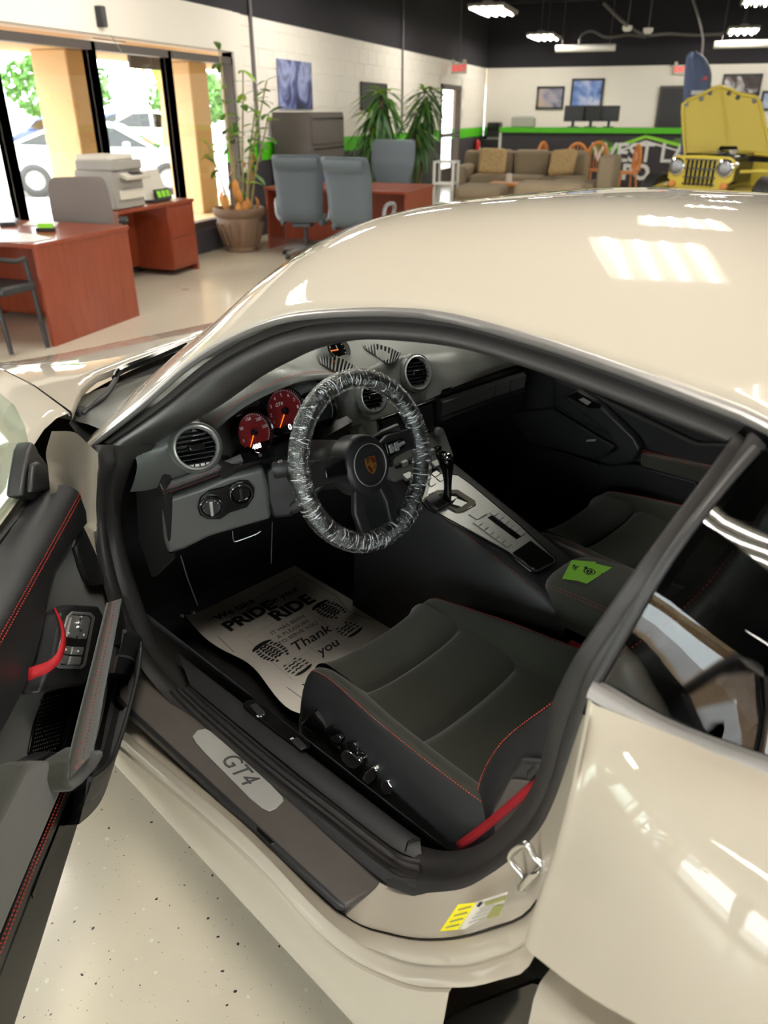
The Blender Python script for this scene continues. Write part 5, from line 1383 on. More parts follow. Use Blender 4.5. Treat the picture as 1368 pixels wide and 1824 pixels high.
    if sy > 0:
        MB().prism([T(-.665, .276, .43), T(-.61, .276, .45), T(-.598, .276, .52), T(-.622, .276, .60), T(-.67, .276, .63), T(-.705, .276, .53)], V((0, .006, 0))).build('recline_cover', M['filecab'], pl, bevel=.005)
    # control strip on the door side
    if sy > 0:
        st = MB().prism([CY(u, v, .632) for u, v in [(575,1300),(592,1294),(640,1330),(690,1385),(716,1425),(722,1450),(700,1440),(650,1395),(596,1345),(578,1325)]], (0, -.012, 0)).build('seat_switch_panel', M['gloss'], root, bevel=.004)
        def knobby(px, nm, m, y=.645, th=.012):
            return MB().prism([CY(u, v, y) for u, v in px], (0, -th, 0)).build(nm, M[m], st, bevel=.003, bseg=3)
        knobby([(589,1312),(600,1309),(608,1318),(606,1326),(594,1325),(588,1318)], 'memory_button', 'gloss')
        knobby([(614,1325),(628,1323),(638,1336),(637,1342),(622,1338)], 'memory_button', 'gloss')
        knobby([(637,1338),(652,1346),(656,1360),(648,1364),(636,1350)], 'memory_button', 'gloss')
        knobby([(606,1345),(612,1337),(624,1342),(640,1354),(642,1363),(632,1371),(620,1367),(608,1355)], 'cushion_control', 'chrome', .655, .02)
        knobby([(644,1388),(650,1376),(664,1366),(671,1374),(666,1390),(655,1399)], 'slide_control', 'chrome', .655, .02)
        knobby([(676,1404),(680,1390),(690,1391),(698,1404),(695,1416),(684,1417)], 'recline_control', 'chrome', .655, .02)
        for px in ([(588,1318),(604,1332),(606,1338),(592,1328)], [(640,1398),(652,1404),(650,1412),(640,1405)]):
            knobby(px, 'panel_rib', 'gloss', .645, .006)
        MB().prism([CY(u, v, .63) for u, v in [(534,1290),(556,1268),(566,1280),(600,1330),(590,1332)]], (0, -.05, 0)).build('rail_cover', M['gloss'], root, bevel=.004)
    return root
seat(1, .405, 'driver_seat', '')
seat(-1, -.385, 'passenger_seat', '')
# ---- red belt of the driver seat
be = [(812,1506,.676),(860,1470,.684),(905,1432,.690),(950,1392,.692),(976,1366,.693)]
w1 = catmull([CY(u, v-5, y) for u, v, y in be], 20); w2 = catmull([CY(u+5, v+12, y+.006) for u, v, y in be], 20)
MB().grid([w1, w2]).build('seat_belt', M['belt'], CAR, smooth=60, solid=.0015)
MB().prism([CY(u, v, .695) for u, v in [(936,1376),(950,1364),(964,1366),(962,1378),(946,1394),(936,1390)]], (0, -.012, 0)).build('belt_guide', M['plastic'], CAR, bevel=.004)
MB().box(CZ(1018,1146,.40)+V((-.01, 0, -.02)), (.03, .016, .05)).build('belt_buckle', M['belt'], CAR, bevel=.004)
# ================================================================== far (passenger) door card
pc = [CY(u, v, -.675) for u, v in [(960,660),(1010,672),(1320,792),(1330,1000),(1000,1000),(930,880),(930,700)]]
pd = MB().prism([V((.40,-.70,.80)), V((-.95,-.70,.84)), V((-.95,-.70,.14)), V((.52,-.70,.14)), V((.52,-.70,.70))], (0, -.03, 0)).build('passenger_door_card', M['leather'], CAR, bevel=.006)
def pslab(name, px, y, th, m, bevel=.006):
    return MB().prism([CY(u, v, y) for u, v in px], (0, -th, 0)).build(name, M[m], pd, bevel=bevel, bseg=3)
pslab('door_upper_pad', [(985,672),(1030,690),(1240,790),(1310,790),(1290,845),(1140,800),(1030,752),(985,720)], -.672, .02, 'leather', .008)
pslab('grab_bar', [(1000,708),(1030,694),(1060,712),(1130,780),(1140,800),(1128,822),(1096,832),(1070,826),(1064,818),(1100,800),(1080,770)], -.635, .03, 'leather', .008)
pslab('speaker_panel', [(905,735),(985,728),(1060,775),(1095,795),(1080,815),(1050,815),(950,800)], -.68, .01, 'plastic', .004)
pslab('speaker_badge', [(1043,787),(1046,783),(1062,782),(1060,786)], -.679, .003, 'satin', .0006)
pslab('switch_pod', [(1010,706),(1028,697),(1072,720),(1068,728),(1050,728)], -.632, .008, 'gloss', .003)
pslab('window_switch', [(1030,712),(1038,709),(1052,717),(1046,722)], -.628, .006, 'galv', .001)
pslab('elbow_rest', [(1140,808),(1270,835),(1330,850),(1320,870),(1240,860),(1140,830)], -.645, .03, 'alcantara', .008)
stitches('elbow_stitching', [CY(u, v, -.643) for u, v in ((1142,802),(1200,814),(1262,829),(1310,842))], M['thread'], pd, .0068, .0044, .0010)
stitches('elbow_stitching', [CY(u, v, -.643) for u, v in ((1142,807),(1200,820),(1262,835),(1310,848))], M['thread'], pd, .0068, .0044, .0010)
pslab('lower_pocket', [(940,798),(1060,828),(1130,828),(1240,858),(1260,950),(960,950)], -.66, .02, 'plastic', .006)
pslab('pocket_edge', [(945,795),(980,800),(1060,826),(1064,830),(980,806),(944,800)], -.655, .006, 'leather', .001)

# ================================================================== paper floor mat on the driver's carpet
MZ = .170
mat_px = [CZ(525,1008,MZ), CZ(330,1103,MZ), CZ(545,1281,MZ)]
mA, mB, mC = mat_px
mD = V((mC.x-.01, mA.y+.012, MZ))
rows = []
for i in range(25):
    f = i/24; r = []
    for j in range(19):
        k = j/18
        p = mB.lerp(mC, f).lerp(mA.lerp(mD, f), k)
        edge = max(0, .14-k)/.14
        p = p+V((0, .010*edge*math.sin(f*9), .0015+.014*edge*edge*(.5+.5*math.sin(f*11+1))+.012*max(0, f-.9)*10))
        r.append(p)
    rows.append(r)
pm = MB().grid(rows).build('paper_floor_mat', M['paper'], None, smooth=60)
MX, MY = V((0, -1, 0)), V((1, 0, 0))
ZT = MZ+.0026
def fit_text(body, uvl, uvr, bold=0.0, **kw):
    a, b = CZ(*uvl, ZT), CZ(*uvr, ZT)
    wdt = abs(a.y-b.y); m_ = (a+b)*.5
    cu = bpy.data.curves.new('probe', 'FONT'); cu.body = body; cu.size = 1; cu.offset = bold; cu.space_character = kw.get('spacing', 1.0)
    t = bpy.data.objects.new('probe', cu); COL.objects.link(t); bpy.context.view_layer.update()
    w1 = t.dimensions.x; bpy.data.objects.remove(t); bpy.data.curves.remove(cu)
    sz = wdt/max(w1, 1e-3)
    return text_mesh('mat_lettering', body, M['black_print'], pm, sz, V((m_.x, m_.y, ZT)), MX, MY, bold=bold*sz, depth=.0001, **kw)
fit_text('We take', (384,1102), (452,1069), .02)
fit_text('PRIDE', (400,1118), (489,1077), .045)
fit_text('in your', (482,1072), (529,1048), .012)
fit_text('RIDE', (487,1102), (553,1064), .045)
fit_text('IT HAS BEEN', (484,1129), (541,1097))
fit_text('A PLEASURE', (494,1136), (551,1105))
fit_text('TO SERVE YOU', (497,1147), (565,1109))
fit_text('Thank', (523,1160), (581,1116), .01, shear=.35)
fit_text('you', (566,1164), (599,1143), .01, shear=.35)
fit_text('WE', (541,1222), (565,1210), .04)
def mline(pts, w=.0016):
    P = [CZ(u, v, ZT) for u, v in pts]; mb = MB()
    for a, b in zip(P, P[1:]):
        d = (b-a).normalized(); s = V((-d.y, d.x, 0))*w*.5
        mb.add([a-s, b-s, b+s, a+s], [[0, 1, 2, 3]])
    return mb.build('mat_border', M['black_print'], pm)
mline([(455,1066),(532,1023),(600,1062),(622,1090),(668,1106)])
mline([(380,1101),(364,1110),(415,1160),(455,1184),(543,1247),(560,1236)])
for pts in ([(436,1138),(560,1070)], [(470,1160),(610,1080)], [(500,1190),(640,1105)], [(440,1140),(520,1210)], [(500,1110),(580,1175)], [(545,1085),(620,1140)]):
    mline(pts, .0005)
def sole(u, v, L, Wd, ang, heel=False):
    c = CZ(u, v, ZT); ca, sa = math.cos(ang), math.sin(ang); ex, ey = V((sa, -ca, 0)), V((ca, sa, 0)); mb = MB()
    n = 8 if not heel else 5
    for i in range(n):
        f = -1+2*(i+.5)/n
        w = Wd*math.sqrt(max(.15, 1-f*f*.8))
        yy = f*L
        for x0, x1 in ((-1, -.62), (.62, 1)):
            mb.add([c+ex*(w*x0)+ey*(yy-L*.10), c+ex*(w*x1)+ey*(yy-L*.10), c+ex*(w*x1)+ey*(yy+L*.06), c+ex*(w*x0)+ey*(yy+L*.06)], [[0, 1, 2, 3]])
        if 0 < i < n-1:
            m_ = [(-.5, 0), (-.25, .10), (0, -.02), (.25, .10), (.5, 0), (.5, .17), (.25, .27), (0, .15), (-.25, .27), (-.5, .17)]
            q = [c+ex*(w*a)+ey*(yy+L*(b-.1)) for a, b in m_]
            mb.add(q, [[0, 1, 8, 9], [1, 2, 7, 8], [2, 3, 6, 7], [3, 4, 5, 6]])
    A = [math.pi*i/12 for i in range(13)]
    s = -1 if heel else 1
    top = [c+ex*(Wd*.95*math.cos(a))+ey*(s*(L*.78+L*.35*math.sin(a))) for a in A]
    mb.add(top, [list(range(13))])
    return mb.build('boot_print', M['black_print'], pm)
sole(484, 1160, .044, .036, .1); sole(588, 1086, .044, .036, .1)
sole(528, 1186, .030, .032, .1, True); sole(620, 1120, .030, .032, .1, True)
tag(in_car(pm), 'white paper floor mat printed with thanks and boot soles on the driver side', 'floor mat')
# ================================================================== furniture near the windows
DZ_ = 0.69
def desk(name, x0, x1, y0, y1, h, label, cat, front, ped=None, knee=None):
    """panel desk; front: 'x' or 'y' side where the knee space opens"""
    d = empty(name, ((x0+x1)/2, (y0+y1)/2, 0)); cx, cy = d.location.x, d.location.y; t = .03
    w, dp = x1-x0, y1-y0
    MB().box((0, 0, h-t/2), (w+.02, dp+.02, t)).build('desk_top', M['cherry'], d, bevel=.004)
    if front == '-x' or front == 'x':
        for s in (-1, 1): MB().box((0, s*(dp/2-t/2), (h-t)/2), (w-.01, t, h-t)).build('end_panel', M['cherry'], d, bevel=.002)
    else:
        for s in (-1, 1): MB().box((s*(w/2-t/2), 0, (h-t)/2), (t, dp-.01, h-t)).build('end_panel', M['cherry'], d, bevel=.002)
    return tag(d, label, cat)
# near desk: knee panel set back, end panel towards the car
dA = desk('office_desk', -5.07, -3.95, 4.22, 5.22, DZ_, 'cherry laminate desk nearest the car, its end panel facing the hood', 'desk', 'y')
MB().box((0, .12, .36), (1.04, .025, .58)).build('modesty_panel', M['cherry'], dA, bevel=.002)
MB().box((-.30, .32, .33), (.42, .34, .60)).build('drawer_pedestal', M['cherry'], dA, bevel=.004)
dB = desk('credenza', -5.06, -4.62, 6.01, 7.22, DZ_, 'cherry laminate credenza under the window carrying the printer', 'desk', 'x')
MB().box((.02, .36, .36), (.40, .44, .60)).build('drawer_pedestal', M['cherry'], dB, bevel=.004)
MB().box((.226, .36, .50), (.015, .42, .26)).build('drawer_front', M['cherry'], dB, bevel=.003)
MB().box((.226, .36, .22), (.015, .42, .26)).build('drawer_front', M['cherry'], dB, bevel=.003)
MB().box((-.19, -.02, .36), (.02, 1.1, .55)).build('modesty_panel', M['cherry'], dB, bevel=.002)
dC = desk('office_desk', -4.55, -2.80, 8.66, 9.70, DZ_, 'cherry laminate desk behind the two bluish grey executive chairs', 'desk', 'y')
MB().box((0, -.12, .36), (1.66, .025, .58)).build('modesty_panel', M['cherry'], dC, bevel=.002)
MB().box((.55, .25, .33), (.42, .46, .60)).build('drawer_pedestal', M['cherry'], dC, bevel=.004)
# ---- office chairs
def star_base(e, r=.30, m='silverplas', h=.10):
    MB().lathe([(.035, .07), (.03, .12), (.025, .16), (.022, .34), (.0, .34)], (0, 0, 0), (0, 0, 1), 14).build('gas_lift', M['blackplas'], e, smooth=40)
    for k in range(5):
        a = 2*math.pi*k/5+.3; d = V((math.cos(a), math.sin(a), 0))
        MB().tube([V((0, 0, .11)), d*r*.5+V((0, 0, .10)), d*r+V((0, 0, .075))], [.03, .024, .018], 6, flat=.7).build('base_arm', M[m], e, smooth=40)
        MB().lathe([(.012, -.022), (.028, -.02), (.028, .02), (.012, .022)], d*r+V((0, 0, .03)), V((-d.y, d.x, 0)), 12).build('caster', M['blackplas'], e, smooth=40)
def exec_chair(loc, rz, label, m, group=None, hb=.72, wtop=.54, wbot=.50, arms=True):
    e = empty('office_chair', loc, rz)          # local: sits facing +y, back at -y
    star_base(e)
    rows = []
    for z, w, y, th in ((.42,.23,.20,.03),(.47,.26,.24,.05),(.50,.26,.235,.05)):
        pass
    seat = []
    for y, z, w in ((.25,.43,.235),(.22,.475,.25),(.05,.465,.255),(-.15,.455,.25),(-.24,.47,.235)):
        seat.append([V((-w, y, z-.07)), V((-w-.01, y, z-.02)), V((-w*.85, y, z+.012)), V((0, y, z)), V((w*.85, y, z+.012)), V((w+.01, y, z-.02)), V((w, y, z-.07))])
    MB().grid(smooth_rows(loft(seat, 3), 3)).build('seat', M[m], e, smooth=70, solid=.04)
    back = []
    for k, (z, w, y) in enumerate(((.46,wbot*.44,-.22),(.54,wbot*.5,-.25),(.75,wbot*.52,-.27),(.95,wtop*.50,-.30),(1.05,wtop*.5,-.33),(.46+hb-.04,wtop*.5,-.37),(.46+hb,wtop*.47,-.385))):
        b = .045
        back.append([V((-w, y-.02, z)), V((-w*1.03, y+.012, z)), V((-w*.8, y+b, z)), V((0, y+b*.6, z)), V((w*.8, y+b, z)), V((w*1.03, y+.012, z)), V((w, y-.02, z)), V((w*.7, y-.05, z)), V((0, y-.06, z)), V((-w*.7, y-.05, z))])
    rr = loft(back, 4); mb = MB().grid(rr, cu=True); mb.f.append(list(range(10))); mb.f.append(list(range(len(mb.v)-10, len(mb.v))))
    mb.build('backrest', M[m], e, smooth=75)
    MB().grid([[V((-wtop*.44, -.385, 1.04)), V((0, -.40, 1.02)), V((wtop*.44, -.385, 1.04))], [V((-wtop*.44, -.43, 1.10)), V((0, -.45, 1.09)), V((wtop*.44, -.43, 1.10))], [V((-wtop*.44, -.425, 1.15)), V((0, -.44, 1.15)), V((wtop*.44, -.425, 1.15))]]).build('headrest_roll', M[m], e, smooth=80)
    MB().box((0, -.1, .40), (.22, .30, .05)).build('seat_mechanism', M['blackplas'], e, bevel=.01)
    if arms:
        for s in (-1, 1):
            MB().tube(catmull([(s*.27, -.10, .44), (s*.31, -.08, .50), (s*.32, -.06, .64), (s*.32, .02, .68), (s*.31, .18, .67), (s*.30, .22, .60), (s*.29, .16, .48), (s*.27, .10, .44)], 30), .022, 8).build('armrest', M['silverplas'], e, smooth=60)
    e.scale = (.95, .95, .91)
    return tag(e, label, 'chair', group)
exec_chair((-3.88, 8.30, 0), .25, 'left bluish grey leather executive chair seen from behind at the far desk', 'bluegrey', 'bluish grey executive chairs')
c2 = RZ(612, 452, 0)
exec_chair((-3.10, 8.04, 0), -.12, 'right bluish grey leather executive chair seen from behind, silver armrest showing', 'bluegrey', 'bluish grey executive chairs')
exec_chair((-3.58, 10.25, 0), math.pi+.1, 'grey ribbed office chair behind the far cherry desk', 'bluegrey', None, .80, .60, .50, False)
# task chair between near desk and credenza
g = empty('task_chair', (-4.55, 5.75, 0), math.pi*.55)
star_base(g, .25, 'blackplas')
MB().box((0, .02, .45), (.48, .48, .08)).build('seat', M['greyfab'], g, bevel=.035, bseg=4)
bk = []
for z, w, y in ((.52,.20,-.22),(.58,.225,-.235),(.75,.235,-.25),(.92,.225,-.265),(.99,.20,-.275),(1.01,.17,-.28)):
    bk.append([V((-w, y, z)), V((-w*.6, y-.03, z)), V((0, y-.04, z)), V((w*.6, y-.03, z)), V((w, y, z)), V((w*.6, y+.03, z)), V((0, y+.035, z)), V((-w*.6, y+.03, z))])
mb = MB().grid(loft(bk, 4), cu=True); mb.f.append(list(range(8))); mb.f.append(list(range(len(mb.v)-8, len(mb.v)))); mb.build('backrest', M['greyfab'], g, smooth=70)
MB().tube([(0, -.05, .40), (0, -.26, .45), (0, -.29, .60)], .025, 8).build('back_spine', M['blackplas'], g, smooth=60)
for s in (-1, 1):
    MB().tube([(s*.24, -.02, .44), (s*.30, -.02, .46), (s*.31, -.02, .63)], .018, 8).build('arm_post', M['blackplas'], g, smooth=60)
    MB().box((s*.31, .02, .645), (.085, .26, .03)).build('arm_pad', M['blackplas'], g, bevel=.012, bseg=3)
gl_ = RX(140, 330, -4.55)
g.location = (-4.22, RX(146, 340, -4.22).y, 0)
g.rotation_euler = (0, 0, rad(38)); g.location = (-4.68, 5.63, 0)
tag(g, 'grey fabric task chair with black armrests between desk and credenza', 'chair')
# guest chair at the left edge: dark bent tube frame
p = RZ(18, 636, 0)
gc = empty('guest_chair', (p.x+.02, p.y, 0), -0.05)
MB().tube(catmull([(0, 0, .02), (-.02, .0, .30), (-.05, 0, .56), (-.03, .06, .62), (.03, .16, .60), (.04, .24, .61)], 26), .016, 10).build('frame_tube', M['blackplas'], gc, smooth=60)
MB().tube([(-.50, .0, .0), (-.52, .0, .30), (-.55, 0, .56)], .016, 10).build('frame_tube', M['blackplas'], gc, smooth=60)
MB().tube([(.04, .28, .0), (.04, .26, .35), (.04, .24, .60)], .016, 10).build('frame_tube', M['blackplas'], gc, smooth=60)
MB().tube([(-.45, .28, .0), (-.46, .26, .35), (-.42, .24, .60)], .016, 10).build('frame_tube', M['blackplas'], gc, smooth=60)
MB().box((-.20, .13, .43), (.52, .30, .06)).build('seat', M['blackplas'], gc, bevel=.02, bseg=3)
MB().box((-.22, -.02, .72), (.48, .05, .34)).build('backrest', M['blackplas'], gc, bevel=.02, bseg=3)
tag(gc, 'black guest chair with bent tube frame at the left edge by the near desk', 'chair')
# ---- things on the near desk
def flat(name, pts, z, th, m, label, cat):
    q = [RZ(u, v, z) for u, v in pts]; c = sum(q, V((0, 0, 0)))/len(q)
    o = MB().prism([p-V((c.x, c.y, z)) for p in q], (0, 0, th)).build(name, M[m], None, bevel=.001)
    o.location = (c.x, c.y, z); return tag(o, label, cat)
dz = DZ_+.0005
flat('papers', [(0,432),(0,412),(60,418),(95,425),(60,431)], dz, .004, 'white', 'white papers lying at the front of the near desk', 'papers')
flat('papers', [(40,402),(55,393),(105,397),(100,404)], dz, .006, 'white', 'white papers at the back of the near desk by the chair', 'papers')
flat('black_tray', [(0,404),(0,393),(35,396),(28,403)], dz, .03, 'blackplas', 'flat black tray at the left end of the near desk', 'tray')
ch = RZ(82, 412, dz)
hol = empty('card_holder', (ch.x, ch.y, dz), .4)
MB().box((0, 0, .012), (.13, .05, .024)).build('stand', M['blackplas'], hol, bevel=.002)
MB().box((.0, .006, .03), (.105, .02, .045), Matrix.Rotation(-.35, 3, 'X')).build('cards', M['card_green'], hol)
tag(hol, 'card holder with bright green cards on the near desk', 'card holder')
# ---- printer and document stand on the credenza
pr_ = empty('printer', (-4.84, 6.24, DZ_+.001), 0)
MB().box((0, 0, .16), (.40, .44, .32)).build('printer_body', M['greyplas'], pr_, bevel=.015)
MB().box((.02, 0, .36), (.40, .42, .08)).build('scanner_lid', M['greyplas'], pr_, bevel=.012)
MB().box((0, -.02, .42), (.34, .36, .05)).build('document_feeder', M['offwhite'], pr_, bevel=.015)
MB().box((.235, .06, .27), (.09, .36, .035), Matrix.Rotation(.35, 3, 'Y')).build('control_panel', M['offwhite'], pr_, bevel=.006)
MB().box((.245, .06, .292), (.05, .16, .004), Matrix.Rotation(.35, 3, 'Y')).build('control_screen', M['screen'], pr_)
MB().box((.205, .02, .12), (.02, .36, .08)).build('paper_tray', M['offwhite'], pr_, bevel=.004)
tag(pr_, 'grey and white office printer behind the task chair', 'printer')
ds_ = empty('document_stand', (-4.80, 6.84, DZ_+.001), 0)
MB().box((0, 0, .012), (.16, .30, .024)).build('stand_base', M['blackplas'], ds_, bevel=.004)
MB().box((-.03, .02, .15), (.008, .36, .27), Matrix.Rotation(-.3, 3, 'Y')).build('document', M['offwhite'], ds_)
MB().box((.04, .08, .06), (.008, .26, .10), Matrix.Rotation(-.3, 3, 'Y')).build('flyer_rack', M['blackplas'], ds_)
for k in range(3): MB().box((.05, .0+.075*k, .065), (.006, .055, .06), Matrix.Rotation(-.3, 3, 'Y')).build('flyer', M['card_green'], ds_)
tag(ds_, 'document stand with green flyers beside the printer', 'document stand')
bx_ = MB().box((0, 0, .14), (.16, .10, .28)).build('white_box', M['offwhite'], None, bevel=.01); bx_.location = (-4.92, 6.56, DZ_+.001)
tag(bx_, 'narrow cream box standing between printer and document stand', 'box')
# ---- filing cabinets
YC0 = RX(552, 200, -4.55).y; YC1 = RX(611, 200, -4.55).y
fc = empty('filing_cabinet', (-4.82, (YC0+YC1)/2, 0)); L = YC1-YC0
MB().box((0, 0, .735), (.54, L, 1.47)).build('cabinet_body', M['filecab'], fc, bevel=.006)
for k in range(4):
    dr = MB().box((.275, 0, .20+.355*k), (.02, L-.04, .335)).build('drawer_front', M['filecab'], fc, bevel=.004)
    MB().box((.288, 0, .33+.355*k), (.012, L-.10, .02)).build('drawer_pull', M['gloss'], dr)
tag(fc, 'tall dark grey metal lateral filing cabinet against the wall', 'cabinet')
# blue tissue box edge showing over the chair
tb = MB().box((0, 0, .05), (.12, .24, .10)).build('tissue_box', M['blue'], None, bevel=.004); tb.location = (-4.2, 9.35, DZ_+.001)
tag(tb, 'small light blue box on the far cherry desk', 'box')
# ---- posters and frames
def picture(name, c, w, h, axis, m, label, frame=.03, cat='picture'):
    e = empty(name, c)
    n = V((1, 0, 0)) if axis == 'x' else V((0, -1, 0)); t = V((0, 1, 0)) if axis == 'x' else V((1, 0, 0))
    def slab(w_, h_, d0, d1):
        return [t*(sx*w_/2)+V((0, 0, sz*h_/2))+n*d0 for sx, sz in ((-1, -1), (1, -1), (1, 1), (-1, 1))], n*(d1-d0)
    a, b = slab(w, h, .0, .012); MB().prism(a, b).build('print', m, e)
    if frame:
        fr = MB()
        for sx, sz, ww, hh in ((0, 1, w+frame, frame), (0, -1, w+frame, frame), (1, 0, frame, h+frame), (-1, 0, frame, h+frame)):
            o = t*(sx*w/2)+V((0, 0, sz*h/2)); pts = [o+t*(a1*ww/2)+V((0, 0, b1*hh/2)) for a1, b1 in ((-1, -1), (1, -1), (1, 1), (-1, 1))]
            fr.prism(pts, n*.025)
        fr.build('picture_frame', M['frame_black'], e)
    return tag(e, label, cat)
def pic_on_left(u0, v0, u1, v1, m, label, **k):
    a, b = RX(u0, v0, XW), RX(u1, v1, XW)
    return picture('poster' if not k.get('frame') else 'framed_picture', (XW+.012, (a.y+b.y)/2, (a.z+b.z)/2), abs(b.y-a.y), abs(a.z-b.z), 'x', m, label, **k)
pst1 = pic_on_left(491, 104, 555, 195, art_mat('racing_poster_print', [srgb(24,24,44), srgb(58,66,120), srgb(150,160,205), srgb(40,40,60)], 2.6, 3.1), 'dark blue racing poster above the filing cabinet', frame=0, cat='poster')
pic_on_left(641, 147, 686, 195, art_mat('dark_print', [srgb(20,20,22), srgb(46,44,48)], 4, 1.7), 'dark framed picture behind the drooping plants', frame=.03)
def pic_on_back(u0, v0, u1, v1, m, label, **k):
    a, b = RY(u0, v0, YB-.02), RY(u1, v1, YB-.02)
    return picture('framed_picture', ((a.x+b.x)/2, YB-.016, (a.z+b.z)/2), abs(b.x-a.x), abs(a.z-b.z), 'y', m, label, **k)
pic_on_back(959, 156, 1001, 193, art_mat('landscape_print', [srgb(60,60,80), srgb(150,150,170), srgb(190,170,150)], 2.5, 6.0), 'small framed picture on the back wall left of the large one', frame=.05)
pic_on_back(1021, 142, 1070, 190, art_mat('blue_car_print', [srgb(40,60,120), srgb(110,140,205), srgb(210,215,230)], 2.2, 2.0), 'tall blue framed picture on the back wall above the monitors', frame=.05)
pic_on_back(1291, 134, 1350, 168, art_mat('helmet_print', [srgb(26,24,28), srgb(70,50,50), srgb(220,220,220)], 3.2, 9.0), 'framed picture with white helmet behind the open yellow hood', frame=.05)
pic_on_back(1360, 164, 1420, 195, art_mat('blue_white_print', [srgb(60,110,190), srgb(230,235,240)], 3.0, 4.0), 'white and blue framed picture at the right edge', frame=.05)
# ---- small wall things
sp_ = RX(168, 30, XW)
ws = empty('wall_speaker', (XW+.01, sp_.y, sp_.z)); MB().box((.05, 0, 0), (.10, .07, .16)).build('speaker_body', M['blackplas'], ws, bevel=.008); MB().tube([(.02, .03, -.05), (.02, .15, -.12), (.01, .3, -.25)], .004, 5).build('cable', M['greyplas'], ws)
tag(ws, 'small black speaker mounted above the windows', 'speaker')
def conduit(name, pts, label, r=.015):
    o = MB().tube(pts, r, 6).build(name, M['conduit'], None, smooth=60); return tag(o, label, 'conduit')
a = RX(451, 100, XW+.02)
conduit('wall_conduit', [(XW+.02, a.y, ZC-.05), (XW+.02, a.y, .9)], 'white vertical conduit on the wall beside the cane plant', .025)
a = RX(717, 130, XW+.02)
conduit('wall_conduit', [(XW+.02, a.y, ZC-.05), (XW+.02, a.y, 1.1)], 'thin dark vertical conduit on the wall between the drooping plants', .018)
a = RX(590, 100, XW+.02)
# ---- exit signs
def exit_sign(c, along, label, drop):
    e = empty('exit_sign', c)
    sz = (.03, .34, .20) if along == 'y' else (.34, .03, .20)
    MB().box((0, 0, 0), sz).build('sign_body', M['offwhite'], e, bevel=.006)
    if along == 'y':
        text_mesh('sign_lettering', 'EXIT', M['exit_red'], e, .15, (.018, 0, 0), (0, 1, 0), (0, 0, 1), bold=.006, depth=.002)
        text_mesh('sign_lettering', 'EXIT', M['exit_red'], e, .15, (-.018, 0, 0), (0, -1, 0), (0, 0, 1), bold=.006, depth=.002)
    else:
        text_mesh('sign_lettering', 'EXIT', M['exit_red'], e, .15, (0, -.018, 0), (1, 0, 0), (0, 0, 1), bold=.006, depth=.002)
    for s in (-1, 1):
        d = V((0, s*.13, -.14)) if along == 'y' else V((s*.13, -.02, .14))
        MB().lathe([(.03, 0), (.045, .05), (.0, .05)], d, (1, 0, -.4) if along == 'y' else (0, -1, -.3), 10).build('emergency_lamp', M['offwhite'], e, smooth=40)
    if drop: MB().tube([(0, 0, .1), (0, 0, ZC-c[2])], .012, 6).build('hanger', M['conduit'], e)
    return tag(e, label, 'sign')
q = RX(818, 122, XW+.25); exit_sign((XW+.25, q.y, q.z), 'x', 'exit sign hanging from the ceiling by the glass side door', True)
q = RY(1213, 124, YB-.05); exit_sign((q.x, YB-.06, q.z), 'x', 'exit sign on the back wall beside the blue feather flag', False)

# ================================================================== plants
def leaf_mesh(name, l, w, m, droop=.3, fold=.15, n=5):
    vs, fs = [], []
    for i in range(n+1):
        f = i/n; ww = w*math.sin(math.pi*min(.98, f*.92+.06))**.8*.5
        y = l*f*(1-.25*droop*f); z = -droop*l*f*f
        vs += [(-ww, y, z+fold*ww), (0, y, z), (ww, y, z+fold*ww)]
    for i in range(n):
        a = i*3; fs += [[a, a+1, a+4, a+3], [a+1, a+2, a+5, a+4]]
    me = bpy.data.meshes.new(name); me.from_pydata(vs, [], fs); me.materials.append(m)
    for p in me.polygons: p.use_smooth = True
    return me
LM = {'g': leaf_mesh('leaf', .30, .11, M['leaf']), 'l': leaf_mesh('leaf', .28, .10, M['leaf_lime']), 'd': leaf_mesh('leaf', .26, .09, M['leaf_dry'], .9),
      'D': leaf_mesh('leaf', .55, .060, M['leaf_dark'], 1.3, .2, 7), 'L': leaf_mesh('leaf', .50, .065, M['leaf'], 1.2, .2, 7), 'Y': leaf_mesh('leaf', .36, .08, M['leaf_lime'], .9, .2, 6), 'B': leaf_mesh('leaf', .34, .15, M['leaf_dark'], .5, .2, 6)}
def leaf(parent, kind, at, az, pitch, s=1.0):
    o = bpy.data.objects.new('leaf', LM[kind]); COL.objects.link(o); o.parent = parent
    o.location = at; o.rotation_euler = (pitch, random.uniform(-.3, .3), az-math.pi/2); o.scale = (s, s, s)
    return o
def pot(e, r=.30, h=.50, m='terracotta'):
    o = MB().lathe([(r*.62, 0), (r*.66, .02), (r*.62, .05), (r*.80, h*.35), (r*.92, h*.68), (r*.90, h*.78), (r*1.02, h*.84), (r*1.06, h*.92), (r*1.06, h*.97), (r*.98, h), (r*.90, h*.97), (r*.88, h*.90)], (0, 0, 0), (0, 0, 1), 32, caps=False).build('pot', M[m], e, smooth=40)
    for k in range(16):
        a = 2*math.pi*k/16; d = V((math.cos(a), math.sin(a), 0))
        MB().tube([d*r*.70+V((0, 0, h*.15)), d*r*.83+V((0, 0, h*.38)), d*r*.94+V((0, 0, h*.66))], .012, 5).build('pot_rib', M[m], o)
    MB().lathe([(r*.89, h*.90), (0, h*.92)], (0, 0, 0), (0, 0, 1), 24, caps=False).build('soil', M['soil'], e)
random.seed(11)
pp = RZ(415, 446, 0)
pl1 = empty('potted_plant', (pp.x+.10, pp.y+.05, 0)); pot(pl1, .29, .52)
